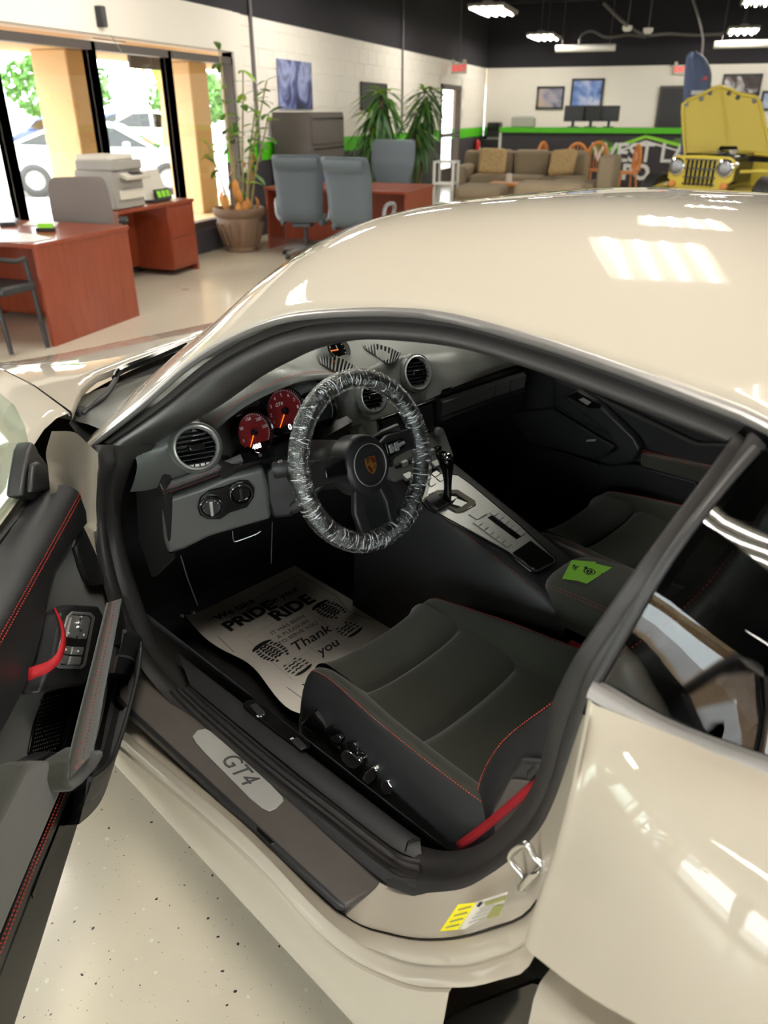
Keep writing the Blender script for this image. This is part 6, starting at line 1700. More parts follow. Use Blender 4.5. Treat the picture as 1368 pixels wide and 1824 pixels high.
canes = [(.05,.02,1.55,.10,.05),(-.04,.05,1.2,-.06,.02),(.0,-.08,1.75,.02,-.10),(.10,-.02,.9,.20,-.02),(-.08,-.08,.8,-.08,-.22),(.04,.10,1.35,.14,.22),(-.03,.0,1.0,-.02,.1),(.12,.06,1.1,.28,.06),(.10,.0,1.45,.22,.28)]
for k, (x, y, h, dx, dy) in enumerate(canes):
    pts = catmull([V((x, y, .46)), V((x+dx*.3, y+dy*.3, .46+h*.4)), V((x+dx*.8, y+dy*.7, .46+h*.8)), V((x+dx, y+dy, .46+h))], 14)
    MB().tube(pts, [.016-.0006*i for i in range(14)], 6).build('cane', M['cane'], pl1, smooth=60)
    for i in range(2, 14):
        if i < 7 and random.random() < .35: continue
        kd = random.choice('ggl') if i > 6 else random.choice('dldg')
        for q in range(2 if i > 9 else 1):
            leaf(pl1, kd, pts[i], random.uniform(0, 6.28), random.uniform(-.5, .7) if kd != 'd' else random.uniform(-1.3, -.6), random.uniform(.35, .75))
for k in range(10):
    a = random.uniform(0, 6.28); leaf(pl1, 'd', (math.cos(a)*.22, math.sin(a)*.22, .62+random.uniform(-.1, .3)), a, -1.0, random.uniform(.6, 1.0))
pl1.scale = (1, 1, .93)
tag(pl1, 'tall sparse cane plant with yellowing leaves in a ribbed brown pot by the window', 'plant')
def dracaena(loc, h, label, n, seed, s=1.0, lean=.12):
    random.seed(seed)
    e = empty('potted_plant', loc); pot(e, .22, .38, 'terracotta')
    heads = []
    for k, (dx, dy, hh) in enumerate(((lean, .02, h), (-lean*.6, .05, h*.82), (.02, -lean*.5, h*.66))):
        pts = catmull([V((dx*.1, dy*.1, .32)), V((dx*.6, dy*.6, hh*.6)), V((dx, dy, hh))], 10)
        MB().tube(pts, [.03-.0012*i for i in range(10)], 7).build('trunk', M['trunk'], e, smooth=60); heads.append(pts[-1])
    for hi, c in enumerate(heads):
        m_ = n if hi == 0 else n//2
        for i in range(m_):
            f = i/m_
            kd = 'Y' if f > .90 else ('L' if random.random() < .35 else 'D')
            leaf(e, kd, c+V((random.uniform(-.05, .05), random.uniform(-.05, .05), -.25+.35*f)), i*2.4+random.uniform(-.3, .3), -.5+1.5*f+random.uniform(-.2, .2), s*random.uniform(.75, 1.1))
    return tag(e, label, 'plant')
q = RY(655, 250, 12.05); dracaena((q.x+.10, 12.05, 0), 1.62, 'left drooping dracaena plant with brown trunk behind the filing cabinet', 90, 21, .80)
q = RY(750, 250, 13.45); dracaena((q.x-.05, 13.45, 0), 1.68, 'right drooping dracaena plant beside the glass side door', 84, 22, .80)
# broad-leaved plant in a pot behind the photographer (shows in the quarter glass)
random.seed(5)
pl4 = empty('potted_plant', (-2.6, -.9, 0)); pot(pl4, .22, .42)
for k in range(26):
    a = random.uniform(0, 6.28); r = random.uniform(.05, .22); z = random.uniform(.7, 1.5)
    MB().tube([V((0, 0, .4)), V((math.cos(a)*r*.5, math.sin(a)*r*.5, z*.8)), V((math.cos(a)*r, math.sin(a)*r, z))], .006, 5).build('stem', M['leaf_dark'], pl4)
    leaf(pl4, 'B', (math.cos(a)*r, math.sin(a)*r, z), a, random.uniform(-.2, .8), random.uniform(.8, 1.2))
tag(pl4, 'broad-leaved dark green potted plant standing behind the car', 'plant')
# ================================================================== lounge and reception
# ---- reception counter with banner
YCT = 18.2
x0 = RY(893, 230, YCT).x; x1 = 3.4
ctr = empty('reception_counter', ((x0+x1)/2, YCT+.4, 0)); L = x1-x0
MB().box((0, 0, .545), (L, .70, 1.09)).build('counter_body', M['wall_black'], ctr)
MB().box((0, -.02, 1.135), (L+.06, .86, .10)).build('counter_top', M['wall_green'], ctr, bevel=.006)
MB().box((-L/2-.02, 0, .545), (.05, .74, 1.09)).build('counter_end', M['white'], ctr)
tag(ctr, 'long dark reception counter with bright green top', 'counter')
ban = empty('shop_banner', (0, YCT+.045, 0))
bx0, bx1 = RY(1040, 250, YCT).x, 2.6
yb = -.012
MB().prism([(bx0, yb, .10), (bx1, yb, .10), (bx1, yb, 1.08), (bx0, yb, 1.08)], (0, .006, 0)).build('banner_cloth', M['wall_black'], ban)
pk = RY(1150, 246, YCT)
def bp(u, v): p = RY(u, v, YCT); return V((p.x, yb-.004, p.z))
MB().prism([bp(1085,270), bp(1150,246), bp(1240,270), bp(1240,263), bp(1150,240), bp(1085,263)], (0, -.004, 0)).build('banner_roof_line', M['card_green'], ban)
MB().prism([bp(1100,272), bp(1150,254), bp(1215,272), bp(1215,269), bp(1150,250), bp(1100,268)], (0, -.004, 0)).build('banner_roof_line', M['white_print'], ban)
# grey-green hills printed behind the lettering
MB().prism([bp(1045,275), bp(1055,254), bp(1075,248), bp(1098,258), bp(1104,275)], (0, -.002, 0)).build('banner_hill', M['leaf'], ban)
MB().prism([bp(1190,255), bp(1205,246), bp(1235,250), bp(1240,262)], (0, -.002, 0)).build('banner_hill', M['leaf'], ban)
c = bp(1150, 274); text_mesh('banner_lettering', 'WEST LA', M['white_print'], ban, .50, (c.x-.13, c.y-.004, c.z), (1, 0, 0), (0, 0, 1), bold=.008, depth=.002, spacing=.95)
c = bp(1132, 308); text_mesh('banner_lettering', 'PO', M['white_print'], ban, .40, (c.x, c.y-.004, c.z), (1, 0, 0), (0, 0, 1), bold=.018, depth=.002, spacing=1.1)
tag(ban, 'black printed banner with green roof line and large white lettering on the counter', 'banner')
# on the counter: screens, printer
for i, (u, ln) in enumerate(((1022, 'left'), (1052, 'middle'), (1084, 'right'))):
    q = RY(u, 205, YCT+.35)
    e = empty('monitor', (q.x, YCT+.36+.12*i, 1.187), (.2, -.1, .05)[i])
    MB().box((0, .03, .26), (.40, .04, .30)).build('monitor_housing', M['blackplas'], e, bevel=.01)
    MB().box((0, .03, .07), (.06, .04, .14)).build('monitor_neck', M['blackplas'], e)
    MB().box((0, .03, .008), (.22, .16, .016)).build('monitor_foot', M['blackplas'], e, bevel=.004)
    tag(e, 'black computer monitor on the green counter, %s of the three' % ln, 'monitor', 'monitors on the counter')
q = RY(932, 222, YCT+.4)
e = empty('desk_printer', (q.x, YCT+.42, 1.187)); MB().box((0, 0, .09), (.48, .36, .18)).build('printer_body', M['offwhite'], e, bevel=.02); MB().box((0, -.02, .19), (.40, .30, .03)).build('printer_lid', M['white'], e, bevel=.006)
tag(e, 'white desktop printer at the left end of the green counter', 'printer')
# ---- orange wooden chairs in front of the counter
def wood_chair(u, v, Y, rz, label, s=1.0):
    p = RY(u, v, Y); e = empty('wooden_chair', (p.x, Y, 0), rz); h = p.z
    for sx in (-.18, .18):
        for sy in (-.17, .17):
            MB().tube([(sx*1.1, sy*1.1, 0), (sx*.8, sy*.8, .45)], .018, 6).build('leg', M['orange_wood'], e, smooth=60)
    MB().lathe([(.20, .44), (.225, .46), (.22, .48), (0, .475)], (0, 0, 0), (0, 0, 1), 20).build('seat', M['orange_wood'], e, smooth=40)
    hoop = [V((.21*math.cos(a), .17, .50+(h-.50)*math.sin(a)**.7)) for a in [math.pi*i/20 for i in range(21)]]
    MB().tube(hoop, .028, 8, flat=.8).build('back_hoop', M['orange_wood'], e, smooth=60)
    for k in range(-2, 3):
        x = k*.07; zt = .50+(h-.50)*math.sqrt(max(0, 1-(x/.21)**2))**.7
        MB().tube([(x*.8, .16, .48), (x, .17, zt-.01)], .009, 5).build('spindle', M['orange_wood'], e)
    return tag(e, label, 'chair', 'orange wooden chairs at the counter')
wood_chair(982, 254, 16.6, 1.2, 'orange wooden chair farthest left at the counter, turned sideways')
wood_chair(1028, 256, 16.5, 0, 'orange wooden chair with round hoop back between sofa back and banner')
wood_chair(1070, 254, 16.9, .3, 'orange wooden chair in front of the letters of the banner')
wood_chair(1122, 258, 16.4, -1.2, 'orange wooden chair farthest right, turned sideways before the banner')
# ---- sofa
XS0, XS1 = RY(826, 290, 14.6).x, RY(1048, 290, 14.6).x
so = empty('sofa', ((XS0+XS1)/2, 14.3, 0)); L = XS1-XS0
def cushion(name, c, s, par, m='sofa', b=.06, rot=None):
    return MB().box(c, s, rot).build(name, M[m], par, bevel=b, bseg=4)
cushion('sofa_base', (0, 0, .18), (L, .95, .30), so, b=.03)
cushion('sofa_back', (0, .40, .50), (L, .24, .74), so, b=.07)
for k in range(3): cushion('seat_cushion', (-L/2+.28+(L-.30)*(k+.5)/3, -.05, .42), ((L-.30)/3-.01, .85, .20), so, b=.06)
for k in range(3): cushion('back_cushion', (-L/2+.28+(L-.30)*(k+.5)/3, .26, .69), ((L-.30)/3-.01, .22, .42), so, b=.09)
cushion('sofa_arm', (-L/2+.12, -.02, .36), (.24, .97, .62), so, b=.09)
tag(so, 'taupe fabric sofa facing the car in front of the reception counter', 'sofa')
# return piece of the sectional: channelled back towards the jeep
XR_ = RY(1066, 300, 13.1).x
sr = empty('sofa_return', (XR_, 13.15, 0))
cushion('return_base', (-.18, 0, .18), (.86, 1.15, .30), sr, b=.03)
cushion('return_seat', (-.35, 0, .42), (.75, 1.10, .20), sr, b=.07)
for k in range(7): cushion('back_channel', (.16, -.50+.165*k, .58), (.26, .16, .62+.03*math.sin(k)), sr, b=.06)
tag(sr, 'taupe sofa section with channelled back turned towards the yellow jeep', 'sofa')
ot = empty('ottoman', (RY(985, 330, 11.9).x, 11.7, 0)); cushion('ottoman_top', (0, 0, .44), (.95, .60, .34), ot, b=.10); cushion('ottoman_base', (0, 0, .16), (.90, .55, .28), ot, b=.03)
tag(ot, 'taupe upholstered ottoman in front of the sofa, behind the car roof', 'ottoman')
oa = empty('armchair', (RY(862, 335, 12.6).x, 12.5, 0))
cushion('chair_base', (0, 0, .16), (.75, .7, .28), oa, b=.03); cushion('chair_seat', (0, 0, .38), (.72, .66, .22), oa, b=.09)
tag(oa, 'low taupe footstool left of the coffee table', 'footstool')
for (u, v, Y, rz, lab) in ((876, 306, 13.95, .1, 'tan patterned pillow at the left end of the sofa'), (1000, 312, 13.9, -.5, 'tan patterned pillow leaning at the right end of the sofa')):
    p = RY(u, v, Y); o = cushion('throw_pillow', (0, 0, 0), (.46, .16, .40), None, 'pillow', .07); o.location = (p.x, Y, max(p.z, .74)); o.rotation_euler = (-.35, .2*rz, rz); tag(o, lab, 'pillow', 'pillows on the sofa')
ct = empty('coffee_table', (RY(908, 330, 12.9).x, 13.1, 0))
MB().box((0, 0, .46), (.70, .45, .04)).build('table_top', M['orange_wood'], ct, bevel=.006)
for sx in (-.3, .3):
    for sy in (-.18, .18): MB().box((sx, sy, .22), (.05, .05, .44)).build('leg', M['orange_wood'], ct)
tag(ct, 'small orange wooden table in front of the sofa', 'table')
cd = MB().lathe([(.05, 0), (.055, .02), (.045, .10), (.05, .13), (0, .13)], (0, 0, 0), (0, 0, 1), 14).build('candle_jar', M['label_white'], None, smooth=40); cd.location = (ct.location.x-.05, 13.05, .481)
tag(cd, 'cream candle jar on the orange coffee table', 'jar')
# ---- white stand, bag, extinguisher, coffee machine
p = RZ(790, 285, .8)
stn_ = empty('white_stand', (p.x+.12, p.y-.25, 0))
for sx in (-.15, .15):
    for sy in (-.15, .15): MB().box((sx, sy, .40), (.035, .035, .80)).build('post', M['white'], stn_)
for z in (.18, .48, .79): MB().box((0, 0, z), (.34, .34, .025)).build('shelf', M['white'], stn_, bevel=.003)
tag(stn_, 'white open shelf stand beside the far cherry desk', 'stand')
bg = MB().sphere((0, 0, .22), (.16, .14, .22), 14, 10).build('plastic_bag', M['offwhite'], None, smooth=60); bg.location = (p.x+.40, p.y+.3, 0)
tag(bg, 'white plastic bag on the floor between stand and footstool', 'bag')
fe = empty('fire_extinguisher', (XW+.10, RX(843, 270, XW).y, .40))
MB().lathe([(.07, 0), (.075, .02), (.075, .36), (.05, .42), (.02, .45), (0, .45)], (0, 0, 0), (0, 0, 1), 18).build('cylinder', M['red'], fe, smooth=40)
MB().box((.0, 0, .49), (.05, .12, .05)).build('valve_handle', M['blackplas'], fe, bevel=.006); MB().box((.075, 0, .2), (.004, .09, .14)).build('instruction_label', M['white'], fe)
MB().tube([(.02, .05, .47), (.06, .10, .40), (.07, .09, .15)], .012, 6).build('hose', M['blackplas'], fe)
tag(fe, 'red fire extinguisher on the left wall near the corner', 'fire extinguisher')
q = RY(878, 250, YB-.4)
cb = empty('cabinet', (q.x, YB-.32, 0)); MB().box((0, 0, .42), (.6, .5, .84)).build('cabinet_body', M['blackplas'], cb, bevel=.01); MB().box((0, -.255, .42), (.54, .02, .76)).build('cabinet_door', M['blackplas'], cb, bevel=.004)
tag(cb, 'black low cabinet in the far corner under the coffee machine', 'cabinet')
cm = empty('coffee_machine', (q.x, YB-.32, .842)); MB().box((0, .05, .20), (.36, .30, .40)).build('machine_body', M['blackplas'], cm, bevel=.03); MB().box((0, -.10, .30), (.30, .14, .16)).build('brew_head', M['gloss'], cm, bevel=.02); MB().box((0, -.10, .02), (.30, .14, .04)).build('drip_tray', M['greyplas'], cm, bevel=.006)
tag(cm, 'black coffee machine in the far corner beside the counter', 'coffee machine')
# ---- back-wall door
a, b = RY(1180, 158, YB), RY(1262, 158, YB)
d2 = struct(empty('door_2', ((a.x+b.x)/2, YB-.02, 0)))
MB().box((0, 0, a.z/2), (b.x-a.x, .05, a.z)).build('door_leaf', M['frame_black'], d2, bevel=.004)
MB().box((0, 0, a.z+.03), (b.x-a.x+.12, .08, .06)).box((-(b.x-a.x)/2-.03, 0, a.z/2), (.06, .08, a.z)).box(((b.x-a.x)/2+.03, 0, a.z/2), (.06, .08, a.z)).build('door_frame', M['alu_dark'], d2)
MB().tube([(-.25, -.05, 1.0), (-.15, -.07, 1.0)], .012, 6).build('door_handle', M['silverplas'], d2)
# ---- unlit tube housings, conduits below the ceiling
for u0, u1, v, Y, lab in ((990, 1096, 87, 21.5, 'unlit white tube housing hanging near the back wall, left'), (1272, 1400, 80, 21.0, 'unlit white tube housing hanging near the back wall, right')):
    a, b = RY(u0, v, Y), RY(u1, v, Y)
    e = empty('tube_housing', ((a.x+b.x)/2, Y, a.z)); MB().tube([(a.x-e.location.x, 0, 0), (b.x-e.location.x, 0, 0)], .075, 10).build('housing', M['fixture'], e, smooth=50)
    for s in (-.4, .4): MB().tube([(s*(b.x-a.x), 0, .05), (s*(b.x-a.x), 0, ZC-a.z)], .008, 5).build('hanger', M['conduit'], e)
    tag(e, lab, 'tube housing', 'unlit tube housings')
def RZc(u, v, z): return RZ(u, v, z)
def ceil_pipe(px, z, label, r=.02):
    o = MB().tube(catmull([RZ(u, v, z) for u, v in px], 24), r, 6).build('ceiling_conduit', M['conduit'], None, smooth=60); return tag(o, label, 'conduit')
def pipeY(px, Y, label, r=.03):
    o = MB().tube(catmull([RY(u, v, Y) for u, v in px], 24), r, 6).build('ceiling_conduit', M['conduit'], None, smooth=60); return tag(o, label, 'conduit')
pipeY([(1075,5),(1100,30),(1118,46)], 17.0, 'grey conduit slanting across the ceiling above the counter')
pipeY([(1118,46),(1150,62),(1190,60),(1240,62),(1290,60)], 18.5, 'grey conduit running level below the ceiling towards the right')
pipeY([(1032,78),(1036,62),(1055,55),(1080,66),(1120,62),(1150,66)], 20.5, 'looped grey conduit above the left tube housing')
pipeY([(1232,-10),(1245,35),(1252,70),(1250,100)], 16.5, 'thin vertical conduit beside the feather flag', .02)
for u, v, lab in ((1118, 46, 'left'), (1155, 50, 'right')):
    q = RY(u, v, 17.5); o = empty('smoke_detector', q); MB().lathe([(.09, 0), (.09, .05), (.06, .09), (0, .09)], (0, 0, 0), (0, 0, -1), 14).build('detector_head', M['fixture'], o, smooth=40); MB().tube([(0, 0, 0), (0, 0, ZC-q.z)], .012, 5).build('drop_rod', M['conduit'], o); tag(o, 'round white ceiling fitting on the conduit, %s one' % lab, 'ceiling fitting', 'ceiling fittings')
# ---- feather flag
fl = empty('feather_flag', (RY(1222, 300, 15).x, 15, 0))
fo = fl.location
prof = [(1210,300,1222,300),(1212,270,1226,270),(1214,230,1240,232),(1216,190,1252,195),(1218,150,1260,160),(1220,125,1264,140),(1222,105,1262,122),(1226,96,1254,106),(1232,92,1244,96)]
rows = []
for k, (ul, vl, ur, vr) in enumerate(prof):
    a, b = RY(ul, vl, 15), RY(ur, vr, 15)
    rows.append([V((a.lerp(b, i/6).x-fo.x, .04*math.sin(i*1.3+k*.5), a.lerp(b, i/6).z)) for i in range(7)])
MB().grid(loft(rows, 3)).build('flag_cloth', M['flag'], fl, smooth=60, solid=.002)
pole = [RY(u, v, 15)-V((fo.x, 15, 0)) for u, v in ((1224,330),(1228,270),(1242,232),(1254,195),(1262,160),(1266,138),(1262,118),(1252,102),(1238,92))]
MB().tube([V((pole[0].x, 0, .05))]+catmull(pole, 24), .018, 6).build('flag_pole', M['blackplas'], fl, smooth=60)
MB().lathe([(.30, 0), (.30, .02), (.05, .05), (.03, .12), (0, .12)], (pole[0].x, 0, 0), (0, 0, 1), 20).build('flag_base', M['blackplas'], fl, smooth=40)
q = RY(1244, 165, 14.93)-fo; MB().box(q, (.22, .02, .06)).build('flag_print', M['white_print'], fl)
q = RY(1254, 139, 14.93)-fo; MB().prism([q+V((-.05, 0, -.04)), q+V((.06, 0, -.02)), q+V((.03, 0, .04))], (0, .02, 0)).build('flag_emblem', M['red'], fl)
tag(fl, 'blue feather flag on a curved pole left of the yellow jeep', 'flag')
# ---- yellow jeep with raised hood
YJ = 11.6
def jp(u, v, Y=YJ): return RY(u, v, Y)-V((jx, YJ, 0))
jx = RY(1247, 305, YJ).x
JT = -.38
jeep = empty('yellow_jeep', (jx, YJ, 0), JT)
JR = Matrix.Rotation(-JT, 3, 'Z')
g0, g1 = RY(1186, 305, YJ).x-jx, RY(1311, 305, YJ).x-jx
zt, zb_ = RY(1247, 278, YJ).z, .48
shape = [(-.50,zt-.10),(-.47,zt-.03),(-.40,zt),(0,zt+.012),(.40,zt),(.47,zt-.03),(.50,zt-.10),(.50,zt-.28),(.40,zt-.34),(.36,zb_),(-.36,zb_),(-.40,zt-.34),(-.50,zt-.28)]
kx = (g1-g0)/1.0
grille = MB().prism([(x*kx, 0, z) for x, z in shape], (0, .06, 0)).build('grille_shell', M['jeep'], jeep, bevel=.02, bseg=3)
for k in range(7):
    x = -.20+.067*k
    MB().box((x*kx, -.002, zt-.20), (.036*kx, .03, .30)).build('grille_slot', M['gloss'], grille, bevel=.004)
for z in (zt-.04, zt-.15, zt-.25, zt-.33):
    MB().box((0, -.016, z), (.50*kx, .012, .016)).build('grille_bar', M['chrome'], grille)
for s in (-1, 1):
    c = V((s*.37*kx, -.01, zt-.13))
    hd = MB().lathe([(.105, .03), (.11, .0), (.105, -.02), (.092, -.025)], c, (0, 1, 0), 28, caps=False).build('headlamp_ring', M['chrome'], grille, smooth=40)
    MB().lathe([(.094, .0), (.075, -.02), (.04, -.032), (0, -.036)], c, (0, 1, 0), 24, caps=False).build('headlamp', M['silverplas'], grille, smooth=60)
    MB().lathe([(.045, .02), (.045, -.01), (0, -.025)], V((s*.40*kx, -.03, zt-.34)), (0, 1, 0), 16).build('indicator', M['orange'] if False else M['orange_wood'], grille, smooth=50)
    fdr = []
    for x, yy, z in ((.42, -.05, zt-.52), (.42, .12, zt-.40), (.42, .45, zt-.36), (.42, .75, zt-.38), (.42, .95, zt-.55)):
        fdr.append([V((s*x*kx, yy, z)), V((s*(x+.28), yy, z)), V((s*(x+.30), yy, z-.05))])
    MB().grid(loft(fdr, 3)).build('front_fender', M['jeep'], jeep, smooth=50, solid=.012)
    MB().lathe([(.20, -.09), (.34, -.10), (.37, -.07), (.37, .07), (.34, .10), (.20, .09)], V((s*.74, .42, .37)), (1, 0, 0), 28, caps=False).build('tyre', M['rubber'], jeep, smooth=40)
    MB().lathe([(.20, -.05), (.12, -.06), (0, -.06)], V((s*.74, .42, .37)), (-s, 0, 0), 20).build('wheel_disc', M['jeep'], jeep, smooth=40)
MB().box((0, -.16, .52), (1.5, .06, .12)).build('bumper', M['blackplas'], jeep, bevel=.01)
MB().box((0, .62, .80), (.62, .95, .38)).build('engine_block', M['gloss'], jeep, bevel=.04)
MB().lathe([(.12, 0), (.13, .06), (.10, .10), (0, .10)], (.18, .35, .98), (0, 0, 1), 18).build('air_cleaner', M['chrome'], jeep, smooth=40)
MB().lathe([(.05, 0), (.05, .12), (0, .12)], (.36, .20, .86), (0, -1, .1), 14).build('horn', M['chrome'], jeep, smooth=40)
MB().box((0, 1.18, .62), (1.20, .05, .48)).build('firewall', M['jeep'], jeep, bevel=.01)
for s in (-1, 1): MB().box((s*.70, 1.95, .62), (.05, 1.55, .50)).build('body_side', M['jeep'], jeep, bevel=.01)
MB().box((0, 1.95, .42), (1.40, 1.55, .08)).build('body_floor', M['jeep'], jeep)
MB().box((0, 2.72, .66), (1.45, .05, .52)).build('tailgate', M['jeep'], jeep, bevel=.01)
for s in (-1, 1): MB().lathe([(.20, -.09), (.34, -.10), (.37, -.07), (.37, .07), (.34, .10), (.20, .09)], V((s*.70, 2.35, .37)), (1, 0, 0), 28, caps=False).build('tyre', M['rubber'], jeep, smooth=40)
for s in (-.35, .35): MB().box((s, 1.75, .78), (.45, .45, .5)).build('front_seat', M['blackplas'], jeep, bevel=.05, bseg=3)
# raised hood: outer skin behind, ribbed inner face towards us
YH = YJ+1.05
hp = [(1222,278),(1219,250),(1216,200),(1217,186),(1225,178),(1252,168),(1268,158),(1285,153),(1302,158),(1318,166),(1348,172),(1356,182),(1370,250),(1376,276),(1300,270)]
H3 = [RY(u, v, YH)-V((jx, YJ, 0)) for u, v in hp]
H3 = [JR @ V((p.x, p.y+(p.z-1.0)*.22, p.z)) for p in H3]
hood_ = MB().prism(H3, (0, .03, 0)).build('raised_hood', M['jeep_in'], jeep, bevel=.012, bseg=3)
edge_ = MB().tube([p+V((0, -.015, 0)) for p in H3[:-1]], .022, 8).build('hood_flange', M['jeep'], hood_, smooth=60)
MB().tube([p+V((0, -.03, 0)) for p in (H3[0], H3[14], H3[13])], .028, 8).build('hood_hinge_rail', M['jeep'], hood_, smooth=60)
MB().tube([H3[7]+V((0, -.02, -.02)), (H3[14]+V((0, -.02, .02)))], .008, 6).build('hood_centre_rib', M['jeep'], hood_)
for k in (4, 5, 6, 8, 9, 10):
    q = H3[k]+V((0, -.03, -.05)); MB().lathe([(.03, 0), (.03, .004), (0, .004)], q, (0, -1, 0), 12).build('hood_hole', M['gloss'], hood_)
MB().tube([JR @ jp(1318,306), JR @ jp(1390,303)], .02, 6).build('radiator_stay', M['jeep'], jeep)
tag(jeep, 'yellow vintage jeep with raised hood behind the sports car roof', 'car')
# ================================================================== outside the windows
lot = struct(MB().box((-60, 10, -.20), (109.4, 160, .1)).build('parking_lot', M['asphalt'], None), 'pale parking lot outside the windows')
front_walk = struct(MB().box((20, -38, -.20), (50.6, 65, .1)).build('front_lot', M['asphalt'], None), 'pale parking lot in front of the building')
walk = struct(MB().box((-6.75, 4, -.08), (2.9, 40, .16)).build('walkway', M['stucco'], None), 'beige walkway under the canopy')
soff = struct(MB().box((-6.75, 4, 2.36), (3.0, 42, .42)).build('canopy', M['stucco'], None), 'beige canopy over the shopfront')
for k in range(9):
    y = -10+3.0*k
    MB().box((-6.2, y, 2.145), (.55, .55, .02)).build('soffit_light', M['fixture'], soff)
CS = .50
for k, y in enumerate([9.08-2.72*j for j in range(6, 0, -1)]+[9.08, 11.80, 14.5]):
    c = struct(MB().box((-7.47, y, 1.07), (.54, CS, 2.16)).build('canopy_column', M['stucco'], None, bevel=.02), 'square beige canopy column')
q = RX(256, 95, -6.4)
hs = empty('hanging_sign', (-6.4, q.y, q.z)); MB().box((0, 0, 0), (.05, .62, .34)).build('sign_panel', M['alu_dark'], hs, bevel=.004); MB().box((0, -.42, .06), (.05, .16, .12)).build('sign_tab', M['red'], hs)
for s in (-.25, .25): MB().tube([(0, s, .17), (0, s, 2.15-q.z)], .008, 5).build('sign_hanger', M['conduit'], hs)
tag(hs, 'dark hanging sign with red tab under the canopy outside', 'sign')
# ---- parked cars
def vehicle(name, loc, heading, paint, prof, roof, L, Wd, wheels, label, glass='privacy', tail=False):
    """prof: lower body side outline (x, z); roof: greenhouse outline (x, z)"""
    e = empty(name, loc, heading); m = M[paint]
    secs = []
    for y, k in ((-Wd/2+.02, .94), (-Wd/2, .985), (-Wd/2, 1.0), (-Wd/2+.05, 1.0), (0, 1.02), (Wd/2-.05, 1.0), (Wd/2, 1.0), (Wd/2, .985), (Wd/2-.02, .94)):
        secs.append([V((x*(k if abs(x) > L*.4 else 1), y, z if z < .5 else z)) for x, z in prof])
    mb = MB().grid(secs, cu=True); n = len(prof)
    mb.f.append(list(range(n))); mb.f.append([len(secs)*n-n+i for i in range(n)])
    body = mb.build('car_body', m, e, smooth=35)
    top = []
    for k, z_in in ((1.0, 0), (.97, .5), (.86, .92), (.0, 1.0), (-.86, .92), (-.97, .5), (-1.0, 0)):
        pass
    zb = roof[0][1]; zt = max(z for x, z in roof)
    gh = []
    for s, ins in ((-1, 0), (-1, 1), (1, 1), (1, 0)):
        pass
    lower = [(x, z) for x, z in roof]
    def gy(z): return (Wd/2-.06)-(z-zb)/(zt-zb)*.16
    rows = [[V((x, -gy(z), z)) for x, z in roof], [V((x, -gy(z)*.5, z+.01)) for x, z in roof], [V((x, gy(z)*.5, z+.01)) for x, z in roof], [V((x, gy(z), z)) for x, z in roof]]
    mb = MB().grid(rows); n = len(roof); mb.f.append(list(range(n))); mb.f.append([3*n+i for i in range(n)])
    mb.build('cabin', m, e, smooth=35)
    for s in (-1, 1):
        xs = [x for x, z in roof]; x0_, x1_ = min(xs)+.22, max(xs)-.22
        pts = [(x, z) for x, z in roof]
        cx_ = sum(xs)/len(xs)
        for a0, a1 in ((0, .48), (.52, 1)):
            wl = []
            xa, xb = x0_+(x1_-x0_)*a0, x0_+(x1_-x0_)*a1
            def top_z(x):
                o = sorted(pts); return interp(x, [p[0] for p in o], [p[1] for p in o])
            q = [(xa, zb+.03), (xb, zb+.03), (xb, min(zt-.07, top_z(xb)-.06)), ((xa+xb)/2, min(zt-.07, top_z((xa+xb)/2)-.06)), (xa, min(zt-.07, top_z(xa)-.06))]
            MB().prism([V((x, s*(gy(z)+.002), z)) for x, z in q], V((0, s*.008, 0))).build('side_window', M[glass], e)
    # windscreen and rear window panels
    o = roof
    for (a, b) in ((o[0], o[1]), (o[-1], o[-2])):
        v = [V((a[0], -gy(a[1])+.08, a[1]+.02)), V((a[0], gy(a[1])-.08, a[1]+.02)), V((b[0], gy(b[1])-.06, b[1]-.03)), V((b[0], -gy(b[1])+.06, b[1]-.03))]
        nrm = (v[1]-v[0]).cross(v[2]-v[0]).normalized()
        if nrm.x*(1 if a[0] > 0 else -1) < 0: nrm = -nrm
        MB().prism([p+nrm*.008 for p in v], nrm*.006).build('windscreen', M[glass], e)
    for x in wheels:
        for s in (-1, 1):
            MB().lathe([(.20, -.10), (.30, -.11), (.33, -.09), (.33, .09), (.30, .11), (.20, .10)], V((x, s*(Wd/2-.10), .33)), (0, 1, 0), 28, caps=False).build('tyre', M['rubber'], e, smooth=40)
            r = MB().lathe([(.21, .06), (.19, .09), (.05, .10), (0, .10)], V((x, s*(Wd/2-.10), .33)), (0, s, 0), 20)
            r.build('wheel_disc', M['silverplas'], e, smooth=40)
    for s in (-1, 1):
        MB().box((-L/2+.10, s*(Wd/2-.18), prof[0][1]*0+.82 if not tail else .92), (.14, .30, .16)).build('tail_lamp', M['red'], e, bevel=.02)
        MB().box((L/2-.14, s*(Wd/2-.22), .70), (.16, .32, .13)).build('headlamp', M['silverplas'], e, bevel=.02)
        MB().box((L*.13, s*(Wd/2+.06), 1.0), (.14, .18, .12)).build('door_mirror', m, e, bevel=.03)
    return tag(e, label, 'car')
sed_p = [(-2.3,.45),(-2.35,.70),(-2.30,.95),(-1.6,1.02),(-.5,.98),(.9,.95),(1.7,.86),(2.2,.72),(2.35,.55),(2.30,.30),(1.0,.22),(-1.0,.22),(-2.2,.28)]
sed_r = [(1.25,.90),(.45,1.38),(.0,1.45),(-.7,1.42),(-1.9,.98)]
suv_p = [(-2.2,.50),(-2.28,.80),(-2.2,1.08),(-1.0,1.06),(.9,1.02),(1.9,.98),(2.25,.80),(2.3,.55),(2.25,.36),(1.0,.30),(-1.0,.30),(-2.1,.36)]
